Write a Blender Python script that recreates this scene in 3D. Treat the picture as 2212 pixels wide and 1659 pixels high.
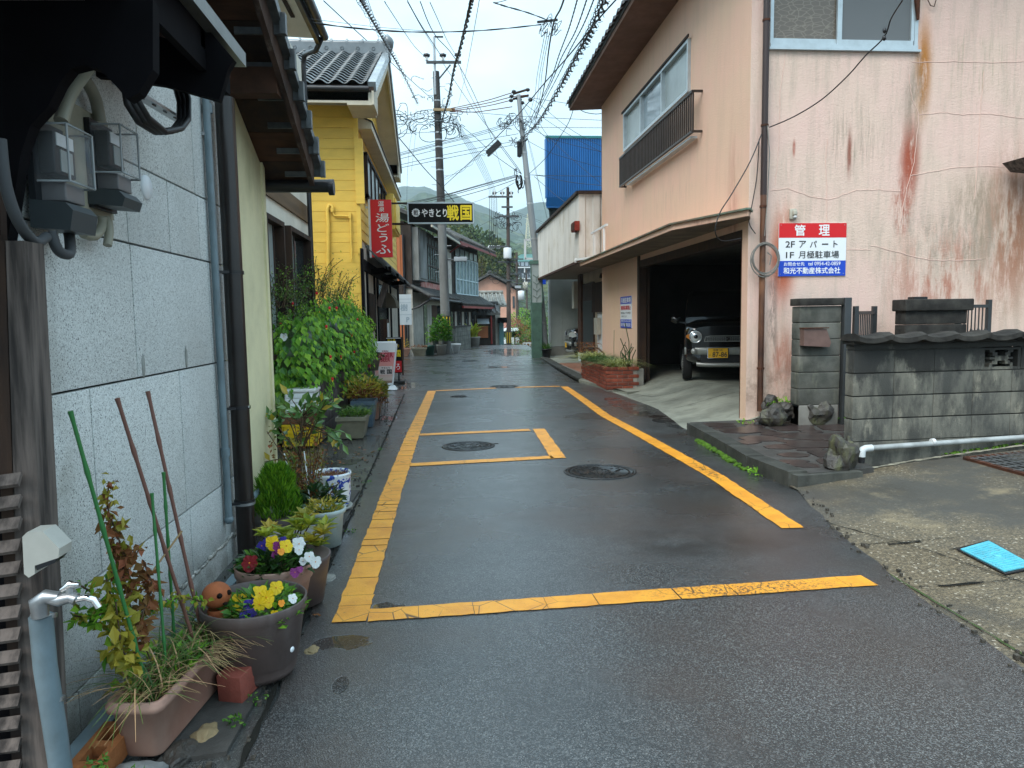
import bpy, bmesh, math, random
from math import sin, cos, tan, pi, radians, sqrt, atan2
from mathutils import Vector, Matrix, noise as mnoise
rng = random.Random(7)
U_ = rng.uniform
V = Vector
SC = bpy.context.scene
for o in list(bpy.data.objects): bpy.data.objects.remove(o, do_unlink=True)
COL = SC.collection

# ------------------------------------------------------------------ camera
CAM_H = 1.45
YAW, PITCH, ROLL = radians(5.0), radians(5.3), 0.0150
_f0 = V((sin(YAW), cos(YAW), 0)); _r0 = V((cos(YAW), -sin(YAW), 0)); _u0 = V((0, 0, 1))
C_FW = _f0*cos(PITCH) - _u0*sin(PITCH); _up = _u0*cos(PITCH) + _f0*sin(PITCH)
C_R = _r0*cos(ROLL) - _up*sin(ROLL); C_U = _up*cos(ROLL) + _r0*sin(ROLL)
cam_d = bpy.data.cameras.new('camera'); cam = bpy.data.objects.new('camera', cam_d); COL.objects.link(cam)
mw = Matrix((C_R, C_U, -C_FW)).transposed().to_4x4(); mw.translation = V((0, 0, CAM_H))
cam.matrix_world = mw
cam_d.sensor_width = 36.0; cam_d.lens = 36.0*1555/2212; cam_d.clip_start = 0.05; cam_d.clip_end = 6000
SC.camera = cam

# ------------------------------------------------------------------ sky and light (overcast, after rain)
world = bpy.data.worlds.new("World"); SC.world = world; world.use_nodes = True
wn, wl = world.node_tree.nodes, world.node_tree.links
for n in list(wn): wn.remove(n)
SUN_EL, SUN_AZ = radians(50), radians(220)
out = wn.new('ShaderNodeOutputWorld'); bg = wn.new('ShaderNodeBackground'); bg.inputs[1].default_value = 0.12
sky = wn.new('ShaderNodeTexSky'); sky.sky_type = 'NISHITA'; sky.sun_disc = False
sky.sun_elevation = SUN_EL; sky.sun_rotation = SUN_AZ; sky.dust_density = 4.0; sky.air_density = 1.4
tc = wn.new('ShaderNodeTexCoord'); sep = wn.new('ShaderNodeSeparateXYZ'); wl.new(tc.outputs['Generated'], sep.inputs[0])
def wmath(op, a, b=None, c=None, clamp=False):
    n = wn.new('ShaderNodeMath'); n.operation = op; n.use_clamp = clamp
    for i, v in enumerate((a, b, c)):
        if v is None: continue
        if isinstance(v, (int, float)): n.inputs[i].default_value = v
        else: wl.new(v, n.inputs[i])
    return n.outputs[0]
zc = wmath('MAXIMUM', sep.outputs[2], 0.0)
grad = wmath('MULTIPLY_ADD', zc, 6.4, 4.3)          # overcast sky: about three times brighter overhead than at the horizon
mp = wn.new('ShaderNodeMapping'); mp.inputs['Scale'].default_value = (1.0, 1.0, 2.4); wl.new(tc.outputs['Generated'], mp.inputs[0])
nz = wn.new('ShaderNodeTexNoise'); nz.inputs['Scale'].default_value = 1.9; nz.inputs['Detail'].default_value = 5; nz.inputs['Roughness'].default_value = 0.5
wl.new(mp.outputs[0], nz.inputs['Vector'])
cr = wn.new('ShaderNodeValToRGB'); cr.color_ramp.elements[0].position = 0.38; cr.color_ramp.elements[1].position = 0.62
cr.color_ramp.elements[0].color = (0.43, 0.66, 0.82, 1); cr.color_ramp.elements[1].color = (0.78, 0.98, 1.10, 1)
wl.new(nz.outputs[0], cr.inputs[0])
vm = wn.new('ShaderNodeVectorMath'); vm.operation = 'SCALE'; wl.new(cr.outputs[0], vm.inputs[0]); wl.new(grad, vm.inputs['Scale'])
mx = wn.new('ShaderNodeMix'); mx.data_type = 'RGBA'; mx.inputs[0].default_value = 0.92
wl.new(sky.outputs[0], mx.inputs[6]); wl.new(vm.outputs[0], mx.inputs[7])
wl.new(mx.outputs[2], bg.inputs[0]); wl.new(bg.outputs[0], out.inputs[0])

sun_d = bpy.data.lights.new('sun', 'SUN'); sun_d.energy = 1.5; sun_d.angle = radians(40); sun_d.color = (1.0, 0.95, 0.88)
sun = bpy.data.objects.new('sun', sun_d); COL.objects.link(sun)
sd = V((sin(SUN_AZ)*cos(SUN_EL), cos(SUN_AZ)*cos(SUN_EL), sin(SUN_EL)))
sun.rotation_euler = sd.to_track_quat('Z', 'Y').to_euler(); sun.location = (0, 0, 30)
vs = SC.view_settings
vs.view_transform = 'Standard'; vs.look = 'None'; vs.gamma = 1; vs.use_curve_mapping = False; vs.exposure = 1.05
SC.render.engine = 'CYCLES'
SC.cycles.use_denoising = True; SC.cycles.max_bounces = 7; SC.cycles.diffuse_bounces = 4; SC.cycles.glossy_bounces = 3
SC.cycles.transmission_bounces = 4; SC.cycles.transparent_max_bounces = 6; SC.cycles.volume_bounces = 1
SC.cycles.sample_clamp_indirect = 6
HAZE = 0.00024

# ------------------------------------------------------------------ measuring: sight lines met with real planes
_C = V((0, 0, CAM_H))
def _ray(x, y): return C_FW*1555.0 + C_R*(x-1106.0) - C_U*(y-829.5)
def onX(x, y, v): d = _ray(x, y); return _C + d*(v/d.x)
def onY(x, y, v): d = _ray(x, y); return _C + d*(v/d.y)
def onZ(x, y, v=0.0): d = _ray(x, y); return _C + d*((v-CAM_H)/d.z)

# ------------------------------------------------------------------ materials
MATS = {}
class NT:
    def __init__(s, name):
        s.m = bpy.data.materials.new(name); s.m.use_nodes = True; s.t = s.m.node_tree; s.n = s.t.nodes; s.l = s.t.links
        s.p = s.n['Principled BSDF']; s.out = s.n['Material Output']; s._pos = None
    def pos(s, kind='W'):
        if kind == 'W':
            g = s.n.new('ShaderNodeNewGeometry'); return g.outputs['Position']
        t = s.n.new('ShaderNodeTexCoord'); return t.outputs['Object']
    def set(s, sock, v):
        if isinstance(v, (int, float, tuple, list)):
            if isinstance(v, (tuple, list)) and len(v) == 3 and sock.type == 'RGBA': v = (*v, 1)
            sock.default_value = v
        else: s.l.new(v, sock)
    def noise(s, scale, detail=3, rough=0.55, stretch=None, kind='W', off=None, dist=0.0):
        v = s.pos(kind)
        if stretch or off:
            m = s.n.new('ShaderNodeMapping'); s.l.new(v, m.inputs[0]); v = m.outputs[0]
            if stretch: m.inputs['Scale'].default_value = stretch
            if off: m.inputs['Location'].default_value = off
        n = s.n.new('ShaderNodeTexNoise'); n.inputs['Scale'].default_value = scale; n.inputs['Detail'].default_value = detail
        n.inputs['Roughness'].default_value = rough; n.inputs['Distortion'].default_value = dist
        s.l.new(v, n.inputs['Vector']); return n.outputs[0]
    def voro(s, scale, feature='F1', out='Distance', kind='W', stretch=None, rnd=1.0):
        v = s.pos(kind)
        if stretch:
            m = s.n.new('ShaderNodeMapping'); s.l.new(v, m.inputs[0]); v = m.outputs[0]; m.inputs['Scale'].default_value = stretch
        n = s.n.new('ShaderNodeTexVoronoi'); n.feature = feature; n.inputs['Scale'].default_value = scale; n.inputs['Randomness'].default_value = rnd
        s.l.new(v, n.inputs['Vector']); return n.outputs[out]
    def ramp(s, f, a, b, va=0.0, vb=1.0):
        n = s.n.new('ShaderNodeMapRange'); s.l.new(f, n.inputs[0]); n.interpolation_type = 'SMOOTHSTEP'
        n.inputs[1].default_value = a; n.inputs[2].default_value = b; n.inputs[3].default_value = va; n.inputs[4].default_value = vb
        return n.outputs[0]
    def math(s, op, a, b=0.0, clamp=False):
        n = s.n.new('ShaderNodeMath'); n.operation = op; n.use_clamp = clamp; s.set(n.inputs[0], a); s.set(n.inputs[1], b); return n.outputs[0]
    def mix(s, f, a, b, mode='MIX'):
        n = s.n.new('ShaderNodeMix'); n.data_type = 'RGBA'; n.blend_type = mode
        s.set(n.inputs[0], f); s.set(n.inputs[6], a); s.set(n.inputs[7], b); return n.outputs[2]
    def xyz(s):
        n = s.n.new('ShaderNodeSeparateXYZ'); s.l.new(s.pos(), n.inputs[0]); return n.outputs
    def bump(s, h, strength=0.5, dist=0.01, prev=None):
        n = s.n.new('ShaderNodeBump'); n.inputs['Strength'].default_value = strength; n.inputs['Distance'].default_value = dist
        s.l.new(h, n.inputs['Height'])
        if prev is not None: s.l.new(prev, n.inputs['Normal'])
        return n.outputs[0]
    def blob(s, ax, c, r, soft=0.6):
        """soft ellipse mask in world coordinates; ax = two axis letters, c centre, r radii"""
        o = s.xyz(); i = {'x': 0, 'y': 1, 'z': 2}
        a = s.math('DIVIDE', s.math('SUBTRACT', o[i[ax[0]]], c[0]), r[0]); b = s.math('DIVIDE', s.math('SUBTRACT', o[i[ax[1]]], c[1]), r[1])
        d = s.math('SQRT', s.math('ADD', s.math('MULTIPLY', a, a), s.math('MULTIPLY', b, b)))
        return s.ramp(d, 1.0, 1.0-soft, 0.0, 1.0)

def mat(name, col, rough=0.75, metal=0.0, var=0.0, vs_=4.0, vcol=None, bs=None, bd=0.004, bstr=0.5, rand=0.0, coat=0.0,
        trans=0.0, emit=None, estr=0.0, stretch=None, dirt=None, dscale=2.0, spec=0.5, alpha=1.0, kind='W', rvar=0.0, island=0.0, transl=0.0, ior=1.45):
    if name in MATS: return MATS[name]
    t = NT(name); p = t.p
    c = None
    def cur(): return c if c is not None else (*col, 1)
    if var > 0:
        f = t.ramp(t.noise(vs_, 5, 0.6, stretch, kind), 0.3, 0.72)
        v2 = vcol if vcol else tuple(x*(1-var) for x in col)
        c = t.mix(f, (*col, 1), (*v2, 1))
    if dirt:
        f = t.ramp(t.noise(dscale, 6, 0.65, (1, 1, 0.35), kind, (7, 3, 1)), 0.5, 0.75, 0, dirt[1]); c = t.mix(f, cur(), (*dirt[0], 1))
    if rand > 0:
        oi = t.n.new('ShaderNodeObjectInfo'); c = t.mix(t.math('MULTIPLY', oi.outputs['Random'], 1.0), cur(), t.mix(rand, cur(), (0.01, 0.01, 0.01, 1)))
    if island > 0:
        g = t.n.new('ShaderNodeNewGeometry'); h = t.n.new('ShaderNodeHueSaturation')
        t.l.new(t.math('MULTIPLY_ADD' if False else 'ADD', t.math('MULTIPLY', g.outputs['Random Per Island'], island*1.1), 1-island*0.75), h.inputs['Value'])
        t.l.new(t.math('ADD', t.math('MULTIPLY', g.outputs['Random Per Island'], -0.05*min(1, island*1.5)), 0.5+0.02), h.inputs['Hue'])
        t.set(h.inputs['Color'], cur()); c = h.outputs[0]
    t.set(p.inputs['Base Color'], cur())
    p.inputs['Roughness'].default_value = rough
    if rvar > 0: t.l.new(t.ramp(t.noise(vs_*1.7, 4, 0.6, stretch, kind, (3, 9, 4)), 0.3, 0.7, max(0.04, rough-rvar), min(1, rough+rvar)), p.inputs['Roughness'])
    p.inputs['Metallic'].default_value = metal; p.inputs['Specular IOR Level'].default_value = spec if spec != 0.5 or rough < .55 else .22; p.inputs['IOR'].default_value = ior
    p.inputs['Coat Weight'].default_value = coat; p.inputs['Coat Roughness'].default_value = 0.05
    p.inputs['Transmission Weight'].default_value = trans; p.inputs['Alpha'].default_value = alpha
    if emit: p.inputs['Emission Color'].default_value = (*emit, 1); p.inputs['Emission Strength'].default_value = estr
    if bs: t.l.new(t.bump(t.noise(bs, 4, 0.65, stretch, kind), bstr, bd), p.inputs['Normal'])
    if transl > 0:
        tr = t.n.new('ShaderNodeBsdfTranslucent'); t.set(tr.inputs[0], t.mix(1.0, cur(), (1.25, 1.25, 0.7, 1), 'MULTIPLY'))
        ms = t.n.new('ShaderNodeMixShader'); ms.inputs[0].default_value = transl; t.l.new(p.outputs[0], ms.inputs[1]); t.l.new(tr.outputs[0], ms.inputs[2])
        t.l.new(ms.outputs[0], t.out.inputs[0])
    MATS[name] = t.m; return t.m

# ------------------------------------------------------------------ mesh builder and object tree
ORG = {}
class MB:
    def __init__(s): s.v = []; s.f = []; s.mi = []; s.cm = 0; s.sm = []
    def add(s, vs, fs, smooth=False):
        b = len(s.v); s.v += [tuple(x) for x in vs]; s.f += [tuple(b+i for i in f) for f in fs]; s.mi += [s.cm]*len(fs); s.sm += [smooth]*len(fs); return s
    def box(s, x0, x1, y0, y1, z0, z1, M=None):
        vs = [V((x, y, z)) for x in (x0, x1) for y in (y0, y1) for z in (z0, z1)]
        if M is not None: vs = [M @ v for v in vs]
        return s.add(vs, [(0, 1, 3, 2), (4, 6, 7, 5), (0, 4, 5, 1), (2, 3, 7, 6), (0, 2, 6, 4), (1, 5, 7, 3)])
    def cbox(s, c, size, M=None, bev=0.0):
        x, y, z = c; a, b, d = size[0]/2, size[1]/2, size[2]/2
        if bev <= 0: return s.box(x-a, x+a, y-b, y+b, z-d, z+d, M)
        bm = bmesh.new(); bmesh.ops.create_cube(bm, size=1.0)
        for v in bm.verts: v.co = V((v.co.x*2*a, v.co.y*2*b, v.co.z*2*d))
        bmesh.ops.bevel(bm, geom=bm.edges[:], offset=min(bev, a*.9, b*.9, d*.9), segments=2, profile=0.6, affect='EDGES')
        bm.verts.index_update(); vs = [V(v.co)+V(c) for v in bm.verts]
        if M is not None: vs = [M @ v for v in vs]
        fs = [[v.index for v in f.verts] for f in bm.faces]; bm.free(); return s.add(vs, fs, True if bev else False)
    def beam(s, a, b, w, h, up=V((0, 0, 1))):
        a, b = V(a), V(b); d = (b-a).normalized(); r = d.cross(up)
        if r.length < 1e-4: r = V((1, 0, 0))
        r.normalize(); u = r.cross(d)
        vs = [p + r*sx*w/2 + u*sz*h/2 for p in (a, b) for sx, sz in ((-1, -1), (1, -1), (1, 1), (-1, 1))]
        return s.add(vs, [(0, 3, 2, 1), (4, 5, 6, 7), (0, 1, 5, 4), (1, 2, 6, 5), (2, 3, 7, 6), (3, 0, 4, 7)])
    def tube(s, pts, r, seg=8, cap=True, smooth=True):
        pts = [V(p) for p in pts]; n = len(pts); rs = r if isinstance(r, (list, tuple)) else [r]*n
        vs = []; pr = None
        for i, p in enumerate(pts):
            d = (pts[min(i+1, n-1)] - pts[max(i-1, 0)])
            d = d.normalized() if d.length > 1e-9 else V((0, 0, 1))
            if pr is None:
                ref = V((0, 0, 1)) if abs(d.z) < 0.9 else V((1, 0, 0)); pr = d.cross(ref).normalized()
            else:
                pr = pr - d*pr.dot(d)
                pr = pr.normalized() if pr.length > 1e-6 else d.orthogonal().normalized()
            q = d.cross(pr)
            for k in range(seg):
                a = 2*pi*k/seg; vs.append(p + (pr*cos(a)+q*sin(a))*rs[i])
        fs = [(i*seg+k, i*seg+(k+1) % seg, (i+1)*seg+(k+1) % seg, (i+1)*seg+k) for i in range(n-1) for k in range(seg)]
        s.add(vs, fs, smooth)
        if cap: s.add([vs[k] for k in range(seg)], [tuple(range(seg))[::-1]]); s.add([vs[(n-1)*seg+k] for k in range(seg)], [tuple(range(seg))])
        return s
    def lathe(s, prof, c=(0, 0, 0), seg=28, M=None, smooth=True, axis='z', sx=1.0, sy=1.0):
        vs = []
        for r, z in prof:
            for k in range(seg):
                a = 2*pi*k/seg
                p = V((r*cos(a)*sx, r*sin(a)*sy, z))
                if axis == 'y': p = V((p.x, p.z, p.y))
                if axis == 'x': p = V((p.z, p.x, p.y))
                vs.append(p + V(c))
        if M is not None: vs = [M @ v for v in vs]
        fs = [(i*seg+k, i*seg+(k+1) % seg, (i+1)*seg+(k+1) % seg, (i+1)*seg+k) for i in range(len(prof)-1) for k in range(seg)]
        return s.add(vs, fs, smooth)
    def poly(s, pts, d, M=None):
        """polygon pts (3D, planar) extruded by vector d"""
        n = len(pts); a = [V(p) for p in pts]; b = [p+V(d) for p in a]
        vs = a+b
        if M is not None: vs = [M @ v for v in vs]
        return s.add(vs, [tuple(range(n))[::-1], tuple(range(n, 2*n))] + [(i, (i+1) % n, n+(i+1) % n, n+i) for i in range(n)])
    def ball(s, c, r, sc=(1, 1, 1), sub=2, jit=0.0, seed=0, smooth=True):
        bm = bmesh.new(); bmesh.ops.create_icosphere(bm, subdivisions=sub, radius=1.0); vs = []
        for v in bm.verts:
            k = 1.0 + (jit*mnoise.noise(v.co*1.6+V((seed*3.1, seed*1.7, seed))) if jit else 0)
            vs.append(V((v.co.x*sc[0], v.co.y*sc[1], v.co.z*sc[2]))*r*k + V(c))
        fs = [[v.index for v in f.verts] for f in bm.faces]; bm.free(); return s.add(vs, fs, smooth)
    def quad(s, a, b, c, d): return s.add([a, b, c, d], [(0, 1, 2, 3)])
    def build(s, name, m, parent=None, kind=None, label=None):
        me = bpy.data.meshes.new(name); 
        if parent is None or True:
            n = len(s.v); lo = [min(v[i] for v in s.v) for i in range(3)]; hi = [max(v[i] for v in s.v) for i in range(3)]
            c = V([(lo[i]+hi[i])/2 for i in range(3)])
            if parent is None: c.z = lo[2]
        me.from_pydata([V(v)-c for v in s.v], [], s.f)
        for mm in (m if isinstance(m, (list, tuple)) else [m]): me.materials.append(mm)
        me.polygons.foreach_set('material_index', s.mi); me.polygons.foreach_set('use_smooth', s.sm); me.update()
        o = bpy.data.objects.new(name, me); COL.objects.link(o); ORG[o.name] = c
        if parent is not None: o.parent = parent; o.location = c - ORG[parent.name]
        else: o.location = c
        if kind: o['kind'] = kind
        if label: o['label'] = label
        return o
def tag(o, label, cat=None, group=None, kind=None):
    if label: o['label'] = label
    if cat: o['category'] = cat
    if group: o['group'] = group
    if kind: o['kind'] = kind
    return o
def empty(name, loc, label, cat, group=None):
    o = bpy.data.objects.new(name, None); COL.objects.link(o); o.location = loc; o.empty_display_size = 0.1; ORG[o.name] = V(loc)
    return tag(o, label, cat, group)
def place(mesh_obj, parent, loc, rot=(0, 0, 0), name=None):
    """another piece sharing the mesh of mesh_obj; loc in design coordinates"""
    o = mesh_obj.copy(); COL.objects.link(o); o.parent = parent; o.location = V(loc) - ORG[parent.name]; o.rotation_euler = rot
    ORG[o.name] = V(loc); return o
def copy_tree(o, parent=None):
    c = o.copy(); COL.objects.link(c); ORG[c.name] = ORG[o.name]
    if parent: c.parent = parent
    for ch in list(o.children): copy_tree(ch, c)
    return c
def kids(o): return list(o.children)

_tx = {}
def text_mesh(s, bold=0.0):
    k = (s, bold)
    if k in _tx: return _tx[k]
    cu = bpy.data.curves.new('t', 'FONT'); cu.body = s; cu.resolution_u = 3; cu.offset = bold; cu.size = 1.0; cu.extrude = 0.0; cu.fill_mode = 'FRONT'
    ob = bpy.data.objects.new('t', cu); COL.objects.link(ob); bpy.context.view_layer.update()
    me = bpy.data.meshes.new_from_object(ob.evaluated_get(bpy.context.evaluated_depsgraph_get()))
    vs = [v.co.copy() for v in me.vertices]; fs = [tuple(p.vertices) for p in me.polygons]
    bpy.data.objects.remove(ob); bpy.data.curves.remove(cu); bpy.data.meshes.remove(me)
    _tx[k] = (vs, fs); return vs, fs
def text_on(mb, s, o, right, up, x0, x1, z0, z1, bold=0.0, lift=0.003, keep=False, shear=0.0):
    """lettering fitted to the box x0..x1, z0..z1 on the plane through o spanned by right, up"""
    vs, fs = text_mesh(s, 0.0)
    if not vs: return
    ax, bx = min(v.x for v in vs), max(v.x for v in vs); ay, by = min(v.y for v in vs), max(v.y for v in vs)
    kx, kz = (x1-x0)/max(bx-ax, 1e-6), (z1-z0)/max(by-ay, 1e-6)
    cx0 = x0
    if keep:
        k = min(kx, kz); cx0 = (x0+x1)/2 - (bx-ax)*k/2; z0 = (z0+z1)/2-(by-ay)*k/2; kx = kz = k
    right, up = V(right).normalized(), V(up).normalized(); nrm = right.cross(up)
    e = bold*0.62
    for k, (du, dv) in enumerate(((0, 0), (1, 0), (-1, 0), (0, 1), (0, -1), (.7, .7), (-.7, -.7)) if bold else ((0, 0),)):
        mb.add([V(o) + right*(cx0+(v.x-ax+du*e)*kx + shear*(v.y-ay)*kz) + up*(z0+(v.y-ay+dv*e)*kz) + nrm*(lift+k*.00012) for v in vs], fs)

# leaf makers -----------------------------------------------------------
def leaf(mb, p, d, w, l, nrm=None, fold=0.25, tip=0.3, droop=0.0):
    d = V(d).normalized(); n = V(nrm) if nrm is not None else V((U_(-1, 1), U_(-1, 1), U_(0.2, 1)))
    r = d.cross(n)
    if r.length < 1e-3: r = d.orthogonal()
    r.normalize(); n = r.cross(d)
    p = V(p); dn = V((0, 0, -1))*droop*l
    mb.add([p, p+d*l*0.45+r*w/2+n*fold*w, p+d*l+dn, p+d*l*0.45-r*w/2+n*fold*w, p+d*l*0.5+dn*0.3], [(0, 1, 4), (1, 2, 4), (2, 3, 4), (3, 0, 4)])
def rdir(zb=0.0):
    while True:
        v = V((U_(-1, 1), U_(-1, 1), U_(-1, 1)))
        if 0.05 < v.length < 1: break
    v.normalize(); v.z += zb; return v.normalized()
def blade(mb, p, h, w, lean, ang, seg=3):
    d = V((cos(ang), sin(ang), 0)); r = V((-sin(ang), cos(ang), 0)); pts = []
    for i in range(seg+1):
        t = i/seg; c = V(p) + V((0, 0, h*(t - 0.45*lean*t*t*t))) + d*(lean*h*t*t); ww = w*(1-t**2)*0.5 + 0.0005
        pts += [c-r*ww, c+r*ww]
    mb.add(pts, [(2*i, 2*i+1, 2*i+3, 2*i+2) for i in range(seg)])
# ------------------------------------------------------------------ shared materials
m_white = mat('white_paint', (0.72, 0.74, 0.74), 0.45, var=0.12, vs_=3, dirt=((0.35, 0.34, 0.31), 0.4))
m_black = mat('black_metal', (0.014, 0.014, 0.016), 0.38, bs=60, bd=0.001)
m_pipeb = mat('brown_black_pipe', (0.022, 0.016, 0.014), 0.28, var=0.4, vs_=6, spec=0.6)
m_steel = mat('galvanised', (0.45, 0.46, 0.47), 0.35, 0.8, var=0.3, vs_=12)
m_chrome = mat('chrome', (0.8, 0.8, 0.8), 0.12, 1.0)
m_pvc = mat('grey_pvc', (0.17, 0.23, 0.26), 0.35, var=0.3, vs_=5, dirt=((0.1, 0.1, 0.09), 0.5), dscale=8)
m_wood_old = mat('weathered_wood', (0.16, 0.13, 0.115), 0.85, var=0.65, vs_=9, vcol=(0.035, 0.03, 0.028), stretch=(3, 3, 0.25), bs=20, bd=0.006)
m_wood_dark = mat('dark_wood', (0.022, 0.015, 0.013), 0.65, var=0.5, vs_=6, vcol=(0.05, 0.028, 0.018), stretch=(2, 2, 0.4), bs=30, bd=0.003)
m_wood_brown = mat('brown_wood', (0.085, 0.04, 0.024), 0.7, var=0.5, vs_=5, vcol=(0.04, 0.02, 0.012), stretch=(1, 3, 1), bs=24, bd=0.004)
m_tile = mat('roof_tile', (0.10, 0.115, 0.125), 0.24, var=0.45, vs_=5, vcol=(0.05, 0.058, 0.062), rand=0.35, bs=40, bd=0.002, spec=0.8)
m_tile_old = mat('old_roof_tile', (0.10, 0.10, 0.095), 0.6, var=0.6, vs_=3, vcol=(0.045, 0.045, 0.045), dirt=((0.22, 0.21, 0.18), 0.5), bs=30, bd=0.004)
m_glassd = mat('dark_window_glass', (0.03, 0.04, 0.045), 0.06, spec=0.9, var=0.3, vs_=1.5)
m_glassf = mat('frosted_glass', (0.36, 0.42, 0.42), 0.22, var=0.25, vs_=1.2, bs=22, bd=0.004, spec=0.7)
m_alu = mat('aluminium_frame', (0.50, 0.57, 0.60), 0.32, 0.4, var=0.15, vs_=8)
m_conc = mat('concrete', (0.27, 0.265, 0.24), 0.85, var=0.35, vs_=3, dirt=((0.07, 0.07, 0.06), 0.6), bs=60, bd=0.004)
m_soil = mat('potting_soil', (0.05, 0.035, 0.022), 0.95, var=0.6, vs_=40, bs=60, bd=0.02)
m_twig = mat('twig', (0.13, 0.085, 0.055), 0.85, var=0.5, vs_=30, bs=80, bd=0.003)
m_moss = mat('moss', (0.09, 0.19, 0.02), 0.95, var=0.6, vs_=25, bs=90, bd=0.02, vcol=(0.04, 0.09, 0.012))
m_leaf = mat('leaf_green', (0.075, 0.22, 0.03), 0.42, island=0.75, transl=0.30, spec=0.4)
m_leafb = mat('leaf_bright', (0.18, 0.42, 0.04), 0.45, island=0.7, transl=0.35, spec=0.35)
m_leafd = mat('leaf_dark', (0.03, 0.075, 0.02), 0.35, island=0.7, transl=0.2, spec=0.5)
m_leafy = mat('leaf_yellow', (0.42, 0.36, 0.05), 0.5, island=0.6, transl=0.35)
m_leafbr = mat('leaf_brown', (0.26, 0.12, 0.045), 0.7, island=0.7, transl=0.2)
m_grass = mat('grass_blade', (0.12, 0.22, 0.045), 0.5, island=0.8, transl=0.3)
m_straw = mat('dry_straw', (0.36, 0.25, 0.12), 0.85, island=0.6)
m_red = mat('red_petal', (0.62, 0.02, 0.03), 0.5, transl=0.25)
m_cable = mat('cable_black', (0.010, 0.010, 0.012), 0.5)
m_cableg = mat('cable_grey', (0.07, 0.075, 0.08), 0.55)

def asphalt(name, base, lite, agg=210.0, wet=0.38, brown=True):
    t = NT(name); p = t.p
    g = t.voro(agg, 'F1', 'Color'); gs = t.n.new('ShaderNodeSeparateColor'); t.l.new(g, gs.inputs[0])
    c = t.mix(t.ramp(gs.outputs[0], 0.45, 1.0), (*base, 1), (*lite, 1))
    c = t.mix(t.ramp(gs.outputs[1], 0.965, 0.985), c, (0.20, 0.20, 0.19, 1))
    big = t.noise(0.55, 5, 0.6); c = t.mix(t.ramp(big, 0.40, 0.70, 0, 0.55), c, (base[0]*0.55, base[1]*0.52, base[2]*0.5, 1))
    if brown:
        c = t.mix(t.ramp(t.noise(0.8, 4, 0.55, off=(5, 2, 0)), 0.46, 0.68, 0, 0.7), c, (0.044, 0.031, 0.025, 1))
        st = t.math('MULTIPLY', t.blob('xy', (1.55, 4.35), (0.75, 0.45), 0.9), t.ramp(t.noise(2.2, 4), 0.35, 0.6)); c = t.mix(st, c, (0.012, 0.009, 0.007, 1))
        s2 = t.math('MULTIPLY', t.blob('xy', (1.9, 2.9), (1.1, 0.8), 1.0), 0.35); c = t.mix(s2, c, (0.045, 0.03, 0.024, 1))
    t.l.new(c, p.inputs['Base Color'])
    r = t.ramp(t.noise(0.7, 4, 0.55, off=(1, 8, 0)), 0.36, 0.66, wet-0.15, wet+0.16)
    pud = None
    for (cc, rr) in (((2.85, 11.3), (0.33, 1.9)), ((2.95, 9.6), (0.25, 1.0)), ((-0.95, 15.8), (0.42, 1.3)), ((-0.46, 2.80), (0.045, 0.10)), ((-0.33, 3.58), (0.12, 0.10)), ((-1.15, 7.6), (0.3, 0.8)), ((-1.0, 10.6), (0.35, 0.5)), ((1.45, 21.0), (0.5, 0.9)), ((-0.5, 3.18), (0.2, 0.12)), ((2.6, 30), (1.6, 5))):
        b = t.blob('xy', cc, rr, 0.7); pud = b if pud is None else t.math('MAXIMUM', pud, b)
    pm = t.ramp(t.math('MULTIPLY', pud, t.ramp(t.noise(3.5, 5, 0.6), 0.3, 0.62)), 0.28, 0.42)
    t.l.new(t.math('ADD', t.math('MULTIPLY', r, t.math('SUBTRACT', 1.0, pm)), t.math('MULTIPLY', pm, 0.035)), p.inputs['Roughness'])
    p.inputs['Specular IOR Level'].default_value = 0.52
    h = t.math('ADD', t.voro(agg, 'F1', 'Distance'), t.math('MULTIPLY', t.noise(agg*0.35, 3), 0.8))
    h = t.math('MULTIPLY', h, t.math('SUBTRACT', 1.0, pm))
    n1 = t.bump(h, 0.55, 0.0030); n2 = t.bump(t.noise(1.4, 3), 0.2, 0.03, n1)
    p.inputs['Coat Weight'].default_value = 0.55; p.inputs['Coat Roughness'].default_value = 0.17; t.l.new(t.bump(h, 0.22, 0.002), p.inputs['Coat Normal'])
    t.l.new(n2, p.inputs['Normal']); return t.m
m_asph = asphalt('wet_asphalt', (0.024, 0.026, 0.027), (0.125, 0.130, 0.130), 215, 0.33)
m_asph2 = asphalt('older_asphalt', (0.045, 0.047, 0.045), (0.10, 0.10, 0.095), 260, 0.30, False)

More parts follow.
